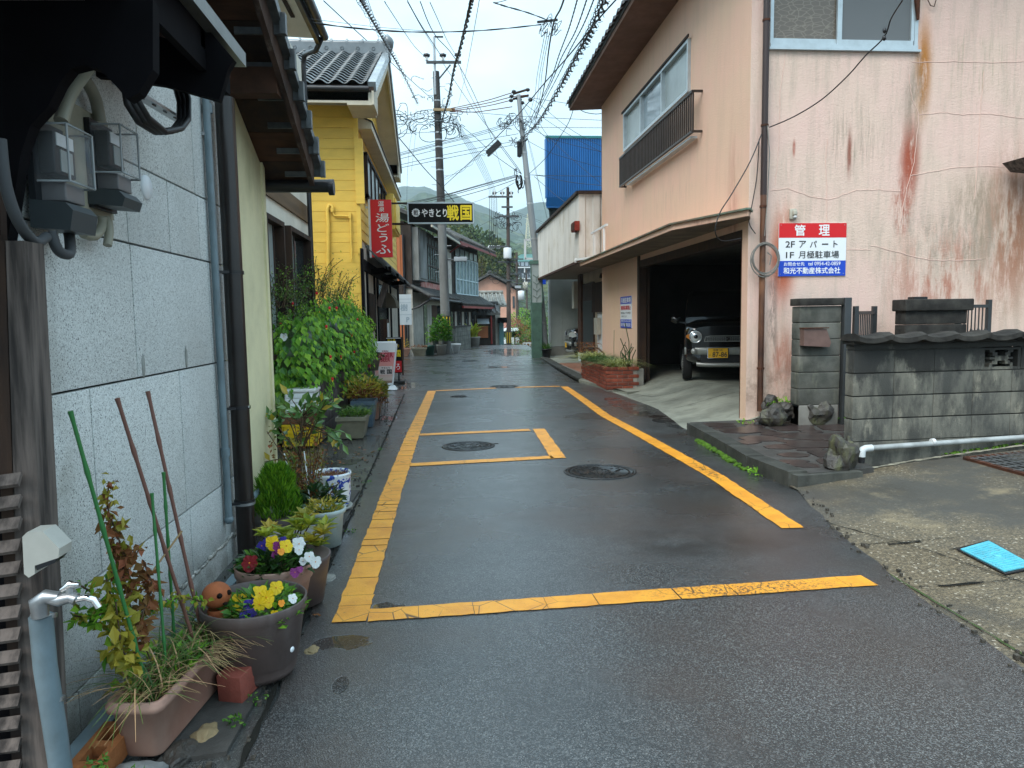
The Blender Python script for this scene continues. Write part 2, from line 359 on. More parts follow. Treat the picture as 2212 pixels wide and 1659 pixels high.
def paint_mat():
    t = NT('orange_line_paint'); p = t.p
    c = t.mix(t.ramp(t.noise(5, 5, 0.65), 0.35, 0.7), (0.82, 0.36, 0.03, 1), (0.66, 0.26, 0.022, 1))
    c = t.mix(t.ramp(t.noise(38, 4, 0.7), 0.60, 0.72, 0, 0.7), c, (0.36, 0.15, 0.03, 1))
    cr = t.ramp(t.voro(6, 'DISTANCE_TO_EDGE'), 0.022, 0.004); cr = t.math('MULTIPLY', cr, t.ramp(t.noise(1.7, 3, off=(3, 0, 0)), 0.46, 0.56))
    c = t.mix(t.math('MULTIPLY', cr, 0.85), c, (0.03, 0.025, 0.02, 1))
    wear = t.math('MULTIPLY', t.blob('xy', (1.55, 3.56), (0.75, 0.2), 0.8), t.ramp(t.noise(70, 4, 0.75), 0.52, 0.56)); c = t.mix(wear, c, (0.04, 0.035, 0.03, 1))
    w2 = t.math('MULTIPLY', t.blob('xy', (2.36, 6.35), (0.09, 0.55), 0.8), t.ramp(t.noise(30, 4, 0.75), 0.50, 0.56)); c = t.mix(w2, c, (0.04, 0.035, 0.03, 1))
    t.l.new(c, p.inputs['Base Color']); p.inputs['Roughness'].default_value = 0.42
    t.l.new(t.bump(t.noise(120, 3), 0.5, 0.003), p.inputs['Normal']); return t.m
m_line = paint_mat()
def apron_mat():
    t = NT('exposed_aggregate_concrete'); p = t.p
    g = t.voro(95, 'F1', 'Color'); gs = t.n.new('ShaderNodeSeparateColor'); t.l.new(g, gs.inputs[0])
    c = t.mix(t.ramp(gs.outputs[0], 0.2, 1.0), (0.085, 0.070, 0.046, 1), (0.19, 0.15, 0.095, 1))
    c = t.mix(t.ramp(gs.outputs[1], 0.95, 0.98), c, (0.40, 0.35, 0.27, 1))
    c = t.mix(t.ramp(t.noise(0.9, 6, 0.65), 0.38, 0.62), c, (0.065, 0.06, 0.05, 1))
    c = t.mix(t.ramp(t.noise(1.6, 6, 0.7, off=(4, 4, 0)), 0.55, 0.72, 0, 0.7), c, (0.27, 0.215, 0.13, 1))
    t.l.new(c, p.inputs['Base Color']); t.l.new(t.ramp(t.noise(1.0, 4), 0.35, 0.65, 0.42, 0.72), p.inputs['Roughness'])
    t.l.new(t.bump(t.math('ADD', t.voro(95, 'F1', 'Distance'), t.noise(30, 3)), 0.6, 0.004), p.inputs['Normal']); return t.m
m_apron = apron_mat()
m_ramp = mat('pale_ramp_concrete', (0.29, 0.30, 0.25), 0.6, var=0.45, vs_=1.3, vcol=(0.15, 0.155, 0.13), dirt=((0.08, 0.08, 0.07), 0.45), dscale=5, bs=70, bd=0.004, rvar=0.15)
m_ground = mat('bare_ground', (0.075, 0.07, 0.055), 0.9, var=0.5, vs_=1.5, bs=20, bd=0.02)

# ------------------------------------------------------------------ ground, road
def zR(y):
    if y < 37: return 0.0
    if y < 42: return -0.011*(y-37)**2
    return max(-6.5, -0.275-0.11*(y-42))
def zA(x, y): return max(-0.004, min(0.22, 0.082*(x-2.62)))
def sheet(name, xs_f, ys, nx, m, zf, kind='structure', lift=0.0):
    mb = MB(); vs = []
    for y in ys:
        a, b = xs_f(y)
        for i in range(nx+1):
            x = a+(b-a)*i/nx; vs.append((x, y, zf(x, y)+lift))
    fs = [(j*(nx+1)+i, j*(nx+1)+i+1, (j+1)*(nx+1)+i+1, (j+1)*(nx+1)+i) for j in range(len(ys)-1) for i in range(nx)]
    mb.add(vs, fs, True); return mb.build(name, m, None, kind)
def interp(tab, y):
    if y <= tab[0][0]: return tab[0][1]
    for (a, u), (b, v) in zip(tab, tab[1:]):
        if y <= b: return u+(v-u)*(y-a)/(b-a)
    return tab[-1][1]
RE = [(-3, 2.3), (2.62, 2.31), (3.48, 2.38), (4.5, 2.55), (5.56, 2.85), (6.5, 2.78), (8.3, 2.92), (11, 3.22), (14, 3.05), (16, 2.82), (20, 2.95), (25, 3.2), (34, 3.9), (120, 9)]
LE = [(-3, -0.66), (2.7, -0.70), (4.6, -0.73), (8.7, -0.78), (14, -0.86), (17, -1.0), (24, -1.9), (30, -1.25), (34, -0.7), (40, 0.5), (46, 1.4), (120, 7)]
def redge(y): return interp(RE, y) + 0.022*mnoise.noise(V((y*4.2, 1.3, 0))) + 0.010*mnoise.noise(V((y*15, 7.3, 0)))
def ledge(y): return interp(LE, y) + 0.022*mnoise.noise(V((y*5.2, 9.3, 0))) + 0.014*mnoise.noise(V((y*19, 2.3, 0)))
ys = [-3+0.07*i for i in range(0, 170)] + [9+0.3*i for i in range(0, 120)] + [45+2.5*i for i in range(0, 31)]
sheet('road', lambda y: (ledge(y), redge(y)), ys, 6, m_asph, lambda x, y: zR(y))
yg = [-3+0.5*i for i in range(0, 34)]+[14+i*2 for i in range(0, 50)]
# side strip of older asphalt along the left house walls
sheet('side_strip', lambda y: (-2.6, -0.6 if y < 15 else 0.4), [-3+0.25*i for i in range(0, 180)], 8, m_asph2, lambda x, y: zR(y)-0.012 + 0.004*mnoise.noise(V((x*6, y*6, 0))), lift=0)
def zG(x, y):
    d = sqrt(x*x+y*y)
    return zR(y) - 0.06 if d < 130 else -6.6
mb = MB(); gx = [-1800, -700, -300, -120, -40, -12, -5, 0, 5, 12, 40, 120, 300, 700, 1800]; gy = [-60, -10, 0, 15, 30, 37, 38, 39, 40, 41, 42, 46, 55, 70, 90, 110, 200, 500, 1200, 3000]
mb.add([(x, y, zR(y)-0.07) for y in gy for x in gx], [(j*15+i, j*15+i+1, (j+1)*15+i+1, (j+1)*15+i) for j in range(len(gy)-1) for i in range(14)])
mb.build('ground', m_ground, None, 'structure')
# left line
def line_blocks(name, pts, w, n, gap=0.006, label=None):
    mb = MB()
    for (a, b) in zip(pts, pts[1:]):
        a, b = V((*a, 0)), V((*b, 0)); L = (b-a).length; d = (b-a)/L; r = V((d.y, -d.x, 0)); k = max(1, int(L/n)); t = 0.0
        while t < L-0.01:
            s = min(L, t+n*U_(0.5, 1.5)); m = max(1, int((s-t)/0.06)); g = gap*U_(0.1, 1.2) if s < L else 0
            row = []
            for q in range(m+1):
                c = a + d*(t+(s-t-g)*q/m); j = lambda: U_(-0.005, 0.005)
                row += [c-r*(w/2+j()), c+r*(w/2+j())]
            mb.add([(v.x, v.y, zR(v.y)+0.005) for v in row], [(2*i, 2*i+1, 2*i+3, 2*i+2) for i in range(m)])
            t = s
    return mb.build(name, m_line, None, 'structure')
line_blocks('painted_line', [(-0.505, 3.40), (-0.50, 6.0), (-0.47, 9.0), (-0.35, 14.45)], 0.165, 0.24, .014)
line_blocks('painted_line', [(2.29, 4.57), (2.36, 6.2), (2.31, 8.5), (2.25, 10.2), (2.32, 12.5), (2.37, 14.7)], 0.155, 1.3, 0.004)
line_blocks('painted_line', [(-0.42, 3.465), (2.24, 3.60)], 0.15, 0.3, 0.007)
line_blocks('painted_line', [(-0.27, 14.45), (0.95, 14.72)], 0.15, 3)
line_blocks('painted_line', [(1.35, 14.78), (2.29, 14.78)], 0.15, 3)
line_blocks('painted_line', [(-0.385, 8.98), (1.02, 9.12)], 0.15, 0.8, 0.003)
line_blocks('painted_line', [(-0.41, 7.12), (1.05, 7.28)], 0.15, 0.45, 0.003)
line_blocks('painted_line', [(1.10, 7.22), (1.14, 9.18)], 0.155, 2, 0.003)
m_iron = mat('cast_iron', (0.045, 0.048, 0.05), 0.30, 0.55, var=0.4, vs_=14, bs=120, bd=0.001, dirt=((0.07, 0.045, 0.03), 0.5), dscale=8)
def manhole(c, R, label, seed, ears=False):
    r_ = random.Random(seed); t = empty('manhole_cover', (c[0], c[1], 0), label, 'manhole cover', 'iron covers in the road')
    z = 0.004
    MB().lathe([(R, 0.0), (R+0.004, z), (R*0.985, z+0.003), (R*0.945, z+0.003), (R*0.94, z-0.004)], (c[0], c[1], 0), 48).build('frame_ring', m_iron, t)
    lid = MB(); lid.lathe([(0.0001, 0.0015), (R*0.925, 0.0015), (R*0.93, 0.004), (R*0.92, 0.007), (R*0.895, 0.007), (R*0.89, 0.0025)], (c[0], c[1], 0), 48); 
    # raised relief: waves, bars, blocks and a central crest, as cast in the lid
    for ring, nb in ((0.83, 40), (0.30, 16)):
        for i in range(nb):
            a = 2*pi*i/nb; M = Matrix.Translation((c[0], c[1], 0)) @ Matrix.Rotation(a, 4, 'Z')
            lid.box(R*(ring-0.05), R*ring, -R*0.035, R*0.035, 0.0015, 0.007, M)
    for i in range(46):
        a = r_.uniform(0, 2*pi); rr = R*r_.uniform(0.36, 0.74); L = R*r_.uniform(0.05, 0.2); M = Matrix.Translation((c[0]+cos(a)*rr, c[1]+sin(a)*rr, 0)) @ Matrix.Rotation(r_.choice([0.5, 0.6, 2.1, 1.2, a]), 4, 'Z')
        lid.box(-L/2, L/2, -R*0.018, R*0.018, 0.0015, 0.0068, M)
    for i in range(7): lid.lathe([(R*0.02, 0.0015), (R*0.022, 0.007), (R*0.0001, 0.008)], (c[0]+cos(i)*R*0.16, c[1]+sin(i)*R*0.16, 0), 8)
    lo = lid.build('lid', m_iron, t)
    if ears: MB().box(c[0]+R*0.95, c[0]+R*1.16, c[1]+R*0.3, c[1]+R*0.42, 0, 0.006).build('hinge_lug', m_iron, t)
    return t
manhole((1.385, 6.53), 0.335, 'large patterned iron manhole cover standing outside the orange boxes, nearest to the camera', 3)
manhole((0.20, 8.09), 0.30, 'patterned iron manhole cover with a hinge lug inside the small orange box', 5, True)
manhole((0.17, 13.3), 0.16, 'small round iron valve cover just short of the far orange line', 8)
manhole((1.15, 15.0), 0.31, 'manhole cover interrupting the far orange line', 9)
manhole((0.72, 24.3), 0.31, 'farthest manhole cover on the wet road beyond the orange box', 11)

# ------------------------------------------------------------------ right apron, cover, grate
def seam_apron(x, y):
    z = zA(x, y)
    return z
sheet('apron', lambda y: (interp(RE, y)-0.03, 12.0), [-3+0.14*i for i in range(0, 65)], 34, m_apron, lambda x, y: zA(x, y)-0.006+0.004*mnoise.noise(V((x*4, y*4, 3))))
m_crack = mat('dark_joint', (0.012, 0.012, 0.010), 0.95)
def joint(pts, w, zf=zA, name='joint', m=None, lift=0.002):
    mb = MB(); vs = []
    pp = []
    for (a, b) in zip(pts, pts[1:]):
        a, b = V((*a, 0)), V((*b, 0)); k = max(2, int((b-a).length/0.05)); pp += [a+(b-a)*i/k for i in range(k)]
    pp.append(V((*pts[-1], 0)))
    for i, p in enumerate(pp):
        d = (pp[min(i+1, len(pp)-1)]-pp[max(i-1, 0)]).normalized(); r = V((d.y, -d.x, 0)); ww = w*U_(0.4, 1.3); o = r*U_(-0.004, 0.004)
        for s in (-1, 1):
            q = p+o+r*s*ww/2; vs.append((q.x, q.y, zf(q.x, q.y)+lift))
    mb.add(vs, [(2*i, 2*i+1, 2*i+3, 2*i+2) for i in range(len(pp)-1)]); return mb.build(name, m or m_crack, None, 'structure')
for pts, w in (([(2.42, 4.22), (3.15, 4.12)], 0.006), ([(2.70, 4.15), (2.90, 4.13)], 0.022), ([(2.40, 3.50), (3.0, 3.45)], 0.006), ([(2.56, 3.49), (2.80, 3.47)], 0.024), ([(2.36, 2.72), (3.2, 2.62)], 0.02),
               ([(2.55, 4.8), (2.62, 4.6), (2.84, 4.0), (2.97, 3.4), (3.1, 2.4)], 0.009), ([(2.95, 3.95), (3.15, 3.98), (3.22, 4.0)], 0.01)): joint(pts, w)
joint([(2.40, 4.6), (2.44, 4.1), (2.41, 3.6), (2.40, 3.0), (2.38, 2.4)], 0.014, m=mat('dull_moss', (.05, .075, .025), .95), name='moss_line', lift=0.003)
m_cyan = mat('cyan_paint', (0.10, 0.48, 0.60), 0.4, var=0.25, vs_=12, dirt=((.14, .20, .19), .7), dscale=14, bs=200, bd=0.0015)
def meter_cover():
    t = empty('meter_box_cover', (3.2, 3.9, zA(3.2, 3.9)), 'bright cyan water meter box lid set in the concrete apron', 'meter cover')
    P = [onZ(x, y, 0.052) for x, y in ((2075, 1182), (2136, 1171), (2232, 1222), (2170, 1229))]
    zz = [zA(p.x, p.y)+0.004 for p in P]
    c = sum(P, V())/4
    def pt(u, v, l=0.0, grow=1.0):
        a = P[0].lerp(P[3], u); b = P[1].lerp(P[2], u); q = a.lerp(b, v); q = c+(q-c)*grow; q.z = zA(q.x, q.y)+l; return q
    MB().poly([pt(0, 0, 0.0, 1.12), pt(1, 0, 0.0, 1.12), pt(1, 1, 0.0, 1.12), pt(0, 1, 0.0, 1.12)], (0, 0, 0.006)).build('rim', m_black, t)
    lid = MB().poly([pt(0, 0), pt(1, 0), pt(1, 1), pt(0, 1)], (0, 0, 0.012)).build('lid', m_cyan, t)
    r = MB()
    for i in range(13):
        for (v0, v1) in ((0.08, 0.36), (0.64, 0.92)) if 4 < i < 9 else ((0.08, 0.92),):
            u = 0.07+i*0.068
            r.poly([pt(u, v0, 0.012), pt(u+0.03, v0, 0.012), pt(u+0.03, v1, 0.012), pt(u, v1, 0.012)], (0, 0, 0.003))
    q = pt(0.5, 0.55); r.lathe([(0.0001, 0.017), (0.02, 0.017), (0.024, 0.012)], q, 16)
    r.build('relief_pattern', m_cyan, t)
meter_cover()
m_rust = mat('rusty_steel', (0.10, 0.035, 0.018), 0.7, var=0.6, vs_=14, vcol=(0.04, 0.02, 0.014), bs=60, bd=0.002)
def grate():
    t = empty('drain_grate', (4.9, 5.5, zA(4.9, 5.5)), 'rusty framed steel drain grate in the concrete below the block wall', 'drain grate')
    x0, x1, y0, y1, z = 4.50, 5.7, 5.10, 5.86, 0.163
    g = lambda x, y: zA(x, y)+0.003
    fr = MB()
    for a, b in (((x0, y0), (x1, y0)), ((x0, y1), (x1, y1)), ((x0, y0), (x0, y1)), ((x1, y0), (x1, y1))):
        fr.beam((a[0], a[1], g(*a)), (b[0], b[1], g(*b)), 0.05, 0.022)
    fr.build('frame', m_rust, t)
    mb = MB(); mb.quad((x0, y0, g(x0, y0)-0.001), (x1, y0, g(x1, y0)-0.001), (x1, y1, g(x1, y1)-0.001), (x0, y1, g(x0, y1)-0.001)); mb.build('pit_shade_sheet', m_crack, t)  # flat dark sheet, its colour stands in for shade below the bars
    for i in range(20):
        x = x0+0.04+i*(x1-x0-0.08)/19
        MB().beam((x, y0, g(x, y0)+0.004), (x, y1, g(x, y1)+0.004), 0.008, 0.012).build('bar', m_steel, t)
    for i in range(6):
        y = y0+0.1+i*0.12; MB().beam((x0, y, g(x0, y)+0.009), (x1, y, g(x1, y)+0.009), 0.007, 0.006).build('cross_rod', m_steel, t)
grate()

# ------------------------------------------------------------------ crazy paved step beside the gate
m_slab = mat('mortar_slab', (0.075, 0.072, 0.067), 0.6, var=0.4, vs_=5, bs=70, bd=0.006, dirt=((0.03, 0.03, 0.028), 0.7))
m_flag = mat('brown_flagstone', (0.060, 0.040, 0.036), 0.30, var=0.5, vs_=6, vcol=(0.032, 0.024, 0.024), rand=0.2, bs=22, bd=0.006, dirt=((0.10, 0.09, 0.08), 0.6), dscale=7)
m_kerb = mat('kerb_concrete', (0.060, 0.062, 0.055), 0.7, var=0.5, vs_=6, bs=45, bd=0.01, dirt=((0.14, 0.14, 0.12), 0.5))
ORGs = [(2.98, 8.65), (2.90, 6.35), (2.98, 5.68), (3.62, 5.80), (3.75, 6.4), (4.6, 6.4), (6.6, 6.6), (6.6, 8.72), (3.7, 8.72)]
slab = MB().poly([(x, y, -0.02) for x, y in ORGs], (0, 0, 0.135)).build('paved_step', m_slab, None, 'structure')
flags = [((3.42, 6.10), 0.15), ((3.22, 6.42), 0.13), ((3.60, 6.42), 0.20), ((3.95, 6.55), 0.14), ((3.30, 6.85), 0.14), ((3.68, 6.92), 0.24), ((4.10, 6.95), 0.16), ((3.30, 7.35), 0.20), ((3.82, 7.42), 0.25), ((4.30, 7.4), 0.2),
         ((3.36, 7.88), 0.25), ((3.95, 7.95), 0.25), ((4.5, 7.9), 0.25), ((3.25, 8.35), 0.2), ((3.75, 8.4), 0.22), ((4.95, 7.5), 0.25), ((5.0, 8.1), 0.27), ((4.75, 7.0), 0.22), ((3.06, 6.15), .12), ((3.5, 6.68), .11), ((3.08, 7.15), .12), ((3.56, 7.62), .12), ((4.05, 7.68), .13), ((3.12, 8.05), .12), ((3.6, 8.15), .12), ((4.2, 8.2), .14), ((4.45, 7.1), .16), ((4.0, 7.2), .1), ((3.5, 7.15), .1), ((4.6, 8.45), .2), ((3.1, 5.98), .11)]
for (x, y), r in flags:
    n = rng.randint(5, 7); a0 = U_(0, 6); pts = []
    for i in range(n):
        a = a0+2*pi*i/n+U_(-.2, .2); rr = r*U_(0.85, 1.2); pts.append(V((x+cos(a)*rr*1.18, y+sin(a)*rr*0.95, 0.112)))
    MB().poly(pts, (U_(-.003, .003), 0, U_(0.008, 0.014))).build('paving_stone', m_flag, slab)
kx = MB()
def kerb_piece(a, b, w=0.17, h=0.15, m=None):
    a, b = V((*a, h/2-0.02)), V((*b, h/2-0.02)); mb = MB(); mb.beam(a, b, w, h); return mb.build('kerb_stone', m or m_kerb, slab)
for a, b in (((2.89, 5.70), (2.83, 6.38)), ((2.83, 6.41), (2.88, 7.0)), ((2.885, 7.03), (2.93, 7.75)), ((2.93, 7.78), (2.97, 8.5))): kerb_piece(a, b)
kerb_piece((2.84, 5.66), (3.45, 5.74), 0.10, 0.13)
ms = MB()
for i in range(240):
    y = U_(6.35, 8.0); x = 2.74+(y-6.3)*0.06+U_(-0.05, 0.05)*(1 if y < 7 else 0.6); ms.ball((x, y, U_(0.0, 0.02)), U_(0.012, 0.035), (1, 1, 0.6), 1)
for i in range(120):
    y = U_(6.5, 8.0); ms.ball((2.79+(y-6.4)*0.05, y, U_(0.02, 0.12)), U_(0.008, 0.018), (0.6, 1, 1), 1)
ms.build('moss', m_moss, None, 'stuff')
def weeds(name, c, n, r, h, m, w=0.02, kind='stuff'):
    mb = MB()
    for i in range(n):
        a = U_(0, 2*pi); q = r*sqrt(U_(0, 1)); p = V((c[0]+cos(a)*q, c[1]+sin(a)*q, c[2]+U_(0, h))); leaf(mb, p, rdir(0.3), w*U_(.6, 1.3), w*U_(1, 2))
    return mb.build(name, m, None, kind)
weeds('weeds', (2.75, 6.18, 0.0), 60, 0.09, 0.06, m_leafb)
for c in ((-0.72, 3.75, 0), (-0.70, 4.9, 0), (-0.75, 6.4, 0), (-0.76, 2.72, 0), (-0.80, 3.35, 0), (-0.78, 8.0, 0)): weeds('weeds', c, 22, 0.04, 0.02, m_leaf, 0.010)
m_rock = mat('dark_boulder', (0.024, 0.021, 0.020), 0.5, var=0.6, vs_=7, vcol=(0.055, 0.050, 0.042), bs=26, bd=0.02, dirt=((0.14, 0.15, 0.06), 0.6), dscale=6)
joint([(LE_x, y) for LE_x, y in [(interp(LE, y)-.012, y) for y in (2.2, 2.7, 3.2, 3.9, 4.6, 5.5, 6.5, 7.6, 8.7, 10, 12, 14)]], .022, lambda x, y: 0.0, 'edge_crack', None, .0035)
for a_, b_, c_, d_ in ((2.35, 3.0, -.99, -.76), (3.9, 4.35, -.95, -.78), (4.4, 5.5, -.99, -.765), (5.55, 6.1, -1.1, -.78)):
    MB().poly([(c_, a_, -.03), (d_+U_(-.02, 0), a_+.03, -.03), (d_, b_, -.03), (c_-.02, b_-.03, -.03)], (0, 0, .036+U_(0, .006))).build('gutter_slab', m_slab, None, 'structure')
gt = MB()
for i in range(420):
    y = 2.0+9*U_(0, 1)**1.6; x = rng.choice([-1.30+U_(0, .12), ledge(y)+U_(-.12, .03), U_(-1.3, -.75)]); r = U_(.003, .010); gt.box(x-r, x+r*.8, y-r, y+r, -.01, r*.9, None)
for i in range(160):
    y = U_(2.2, 9); gt.cbox((redge(y)+U_(-.06, .10), y, .004+max(0, zA(redge(y)+.05, y) if y < 5.5 else 0)), (U_(.006, .02),)*3)
gt.build('grit', mat('grit_stone', (.09, .08, .065), .8, var=.6, vs_=30, vcol=(.03, .028, .024)), None, 'stuff')  # loose grit, its dark pebbles also added as contact shade along walls
def rock(c, r, sc, label, seed, m=m_rock, group=None, jit=0.42):
    mb = MB(); mb.ball(c, r, sc, 3, jit, seed, False); o = mb.build('boulder', m); tag(o, label, 'rock', group); return o
rock((3.34, 5.84, 0.20), 0.165, (0.8, 0.7, 1.15), 'tall leaning boulder with a mossy face at the foot of the block wall end', 1, jit=0.5)
rock((3.52, 5.84, 0.05), 0.06, (1, 0.8, 0.9), 'small stone wedged under the wall between boulder and drain pipe', 12)
rock((3.50, 5.98, 0.26), 0.07, (0.6, 0.6, 1.3), 'small stone standing behind the tall boulder', 13)
rock((3.84, 8.2, 0.22), 0.17, (0.95, 0.8, 0.85), 'squarish black boulder beside the rusty downpipe', 4)
rock((4.06, 8.35, 0.27), 0.13, (1, 0.8, 0.8), 'round dark boulder in the middle of the row of three below the pink wall', 5)
rock((4.34, 8.22, 0.25), 0.20, (1.05, 0.8, 0.9), 'lichen-covered boulder against the grey gate pillar', 6)
rock((3.98, 8.58, 0.33), 0.11, (1, 0.7, 0.9), 'flat stone leaning on the pink wall behind the boulders', 7)
rock((3.72, 8.28, 0.12), 0.07, (1, 1, 0.6), 'small chipped stone left of the squarish boulder', 8)
weeds('weeds', (4.1, 8.5, 0.25), 160, 0.2, 0.14, m_leafb, 0.03); weeds('weeds', (3.62, 8.45, 0.1), 50, 0.12, 0.03, m_leafb, 0.02)
weeds('weeds', (4.72, 8.1, 0.12), 90, 0.14, 0.12, m_leaf, 0.03)
# ================================================================== RIGHT SIDE
FX = 3.75   # street face of the pink building
PY = 8.8    # its side wall
def stucco(name, base, stains, sk=.6):
    t = NT(name); p = t.p
    c = t.mix(t.ramp(t.noise(1.1, 5, 0.6), 0.3, 0.7), (*base, 1), (base[0]*0.95, base[1]*1.03, base[2]*0.98, 1))
    streak = t.noise(2.6, 6, 0.7, (3.2, 3.2, 0.35)); c = t.mix(t.ramp(streak, 0.42, 0.74, 0, sk), c, (base[0]*0.62, base[1]*0.72, base[2]*0.66, 1))
    for (ax, cen, rad, col, k, lo, hi, nsc, st) in stains:
        f = t.math('MULTIPLY', t.blob(ax, cen, rad, 0.85), t.ramp(t.noise(nsc, 8, 0.76, st, 'W', (cen[0], cen[1], 1)), lo, hi)); c = t.mix(t.math('MULTIPLY', f, k), c, (*col, 1))
    t.l.new(c, p.inputs['Base Color']); p.inputs['Roughness'].default_value = 0.9
    n = t.bump(t.noise(48, 5, 0.7), 0.75, 0.012); n = t.bump(t.noise(9, 3), 0.3, 0.012, n); t.l.new(n, p.inputs['Normal']); return t.m
S = (4, 4, 0.8); RED = (0.36, 0.085, 0.045); GR = (0.20, 0.17, 0.12); OR = (0.42, 0.17, 0.035); DK = (0.10, 0.085, 0.07)
wx = lambda x, y: (onY(x, y, PY).x, onY(x, y, PY).z)
st = [('xz', wx(1965, 345), (0.20, 0.75), RED, 1.0, 0.36, 0.50, 1.6, S), ('xz', wx(1950, 440), (0.22, 0.6), RED, 0.9, 0.42, 0.58, 2.4, S),
      ('xz', wx(2185, 500), (0.6, 1.5), (0.36, 0.17, 0.10), 1.0, 0.36, 0.55, 1.8, S), ('xz', wx(2050, 600), (1.2, 0.9), (0.42, 0.17, 0.11), 0.9, 0.42, 0.60, 1.5, S), ('xz', wx(2110, 480), (0.6, 1.0), (0.33, 0.26, 0.19), 0.9, 0.40, 0.60, 2.2, S), ('xz', wx(2050, 520), (1.6, .6), (0.36, 0.30, 0.24), .7, .44, .62, 3, S),
      ('xz', wx(1995, 150), (0.16, 0.9), OR, 1.0, 0.30, 0.52, 2.0, S), ('xz', wx(1975, 220), (0.22, 0.75), GR, 0.7, 0.36, 0.6, 2, S), ('xz', wx(2120, 150), (0.7, 0.8), (0.26, 0.25, 0.13), 0.6, 0.50, 0.66, 4, (6, 6, 0.4)),
      ('xz', wx(1690, 560), (0.26, 0.9), (0.46, 0.11, 0.05), 1.0, 0.32, 0.52, 1.6, (4, 4, 0.7)), ('xz', wx(1690, 780), (0.4, 0.6), (0.42, 0.13, 0.07), 0.75, 0.38, 0.6, 1.8, (3, 3, 0.6)), ('xz', wx(1668, 700), (0.10, 1.0), DK, 0.7, 0.42, 0.6, 3, S),
      ('xz', wx(1840, 300), (0.7, 0.6), GR, 0.55, 0.48, 0.66, 4.5, (5, 5, 0.3)), ('xz', wx(1835, 330), (0.05, 0.45), (0.25, 0.08, 0.05), 0.9, 0.3, 0.5, 2, S), ('xz', wx(1715, 320), (0.03, 0.16), RED, 0.9, 0.3, 0.5, 2, S),
      ('xz', (4.6, 0.5), (3.5, 0.45), (0.30, 0.20, 0.15), 0.75, 0.40, 0.62, 4, (1, 1, 1)), ('xz', wx(1760, 690), (0.7, 0.6), (0.44, 0.40, 0.36), 0.6, 0.36, 0.6, 2, (2, 2, 1))]
m_pinkside = stucco('stained_pink_stucco', (0.74, 0.52, 0.45), st)
m_pink = stucco('salmon_stucco', (0.74, 0.465, 0.35), [('yz', (12.2, 3.4), (2.2, 0.5), (0.36, 0.26, 0.19), 0.5, 0.5, 0.7, 6, (3, 3, 0.4)), ('yz', (15, 4.6), (3, 1.4), (0.46, 0.30, 0.22), 0.5, 0.5, 0.7, 4, (3, 3, 0.3)),
      ('yz', (9.3, 2.0), (0.3, 2.6), (0.35, 0.13, 0.10), 0.65, 0.38, 0.62, 2, (3, 3, 0.5)), ('yz', (16.3, 1.6), (1.3, 2), (0.76, 0.53, 0.34), 0.6, 0.3, 0.6, 1.2, (1, 1, 1))], .22)
pink = empty('apartment_building', (FX+1.5, 13, 0), 'pink stucco apartment building over a parking garage, stained side wall and tiled eave', 'building')
ZT = 6.42; GY0, GY1, GZ = 8.98, 14.0, 2.50
EY = 17.35
w = MB()      # street wall with the garage opening and a window opening
wy0, wy1 = 11.0, 15.05; wz0, wz1 = 4.85, 5.58
w.box(FX, FX+0.16, PY, GY0, 0, ZT); 
w.box(FX, FX+0.16, GY0, wy0, GZ, ZT); w.box(FX, FX+0.16, wy0, wy1, GZ, wz0); w.box(FX, FX+0.16, wy0, wy1, wz1, ZT); w.box(FX, FX+0.16, wy1, EY, GZ, ZT); w.box(FX, FX+0.16, GY1, EY, 0, GZ)
w.build('street_wall', m_pink, pink)
wsx0, wsx1 = wx(1664, 103)[0]-0.01, wx(1980, 103)[0]; wsz = wx(1800, 103)[1]
s = MB(); s.box(FX+0.001, wsx0, PY-0.001, PY+0.15, -0.05, ZT); s.box(wsx0, wsx1, PY-0.001, PY+0.15, -0.05, wsz); s.box(wsx1, 12.5, PY-0.001, PY+0.15, -0.05, ZT); s.box(wsx0, wsx1, PY-0.001, PY+0.15, wsz+1.1, ZT)
s.build('side_wall', m_pinkside, pink)
g = MB()
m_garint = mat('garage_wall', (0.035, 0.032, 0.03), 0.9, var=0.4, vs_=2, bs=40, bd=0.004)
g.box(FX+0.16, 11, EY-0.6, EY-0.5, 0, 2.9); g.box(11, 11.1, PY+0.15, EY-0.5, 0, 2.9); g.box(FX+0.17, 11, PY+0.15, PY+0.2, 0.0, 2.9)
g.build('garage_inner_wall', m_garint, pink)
MB().box(FX+0.17, 11, PY+0.2, EY-0.6, 2.62, 2.85).build('garage_ceiling', mat('garage_ceiling', (0.13, 0.13, 0.12), 0.9, var=0.3), pink)
MB().box(FX+0.2, 12.4, EY-0.15, EY, 0, ZT).build('far_wall', m_pink, pink)
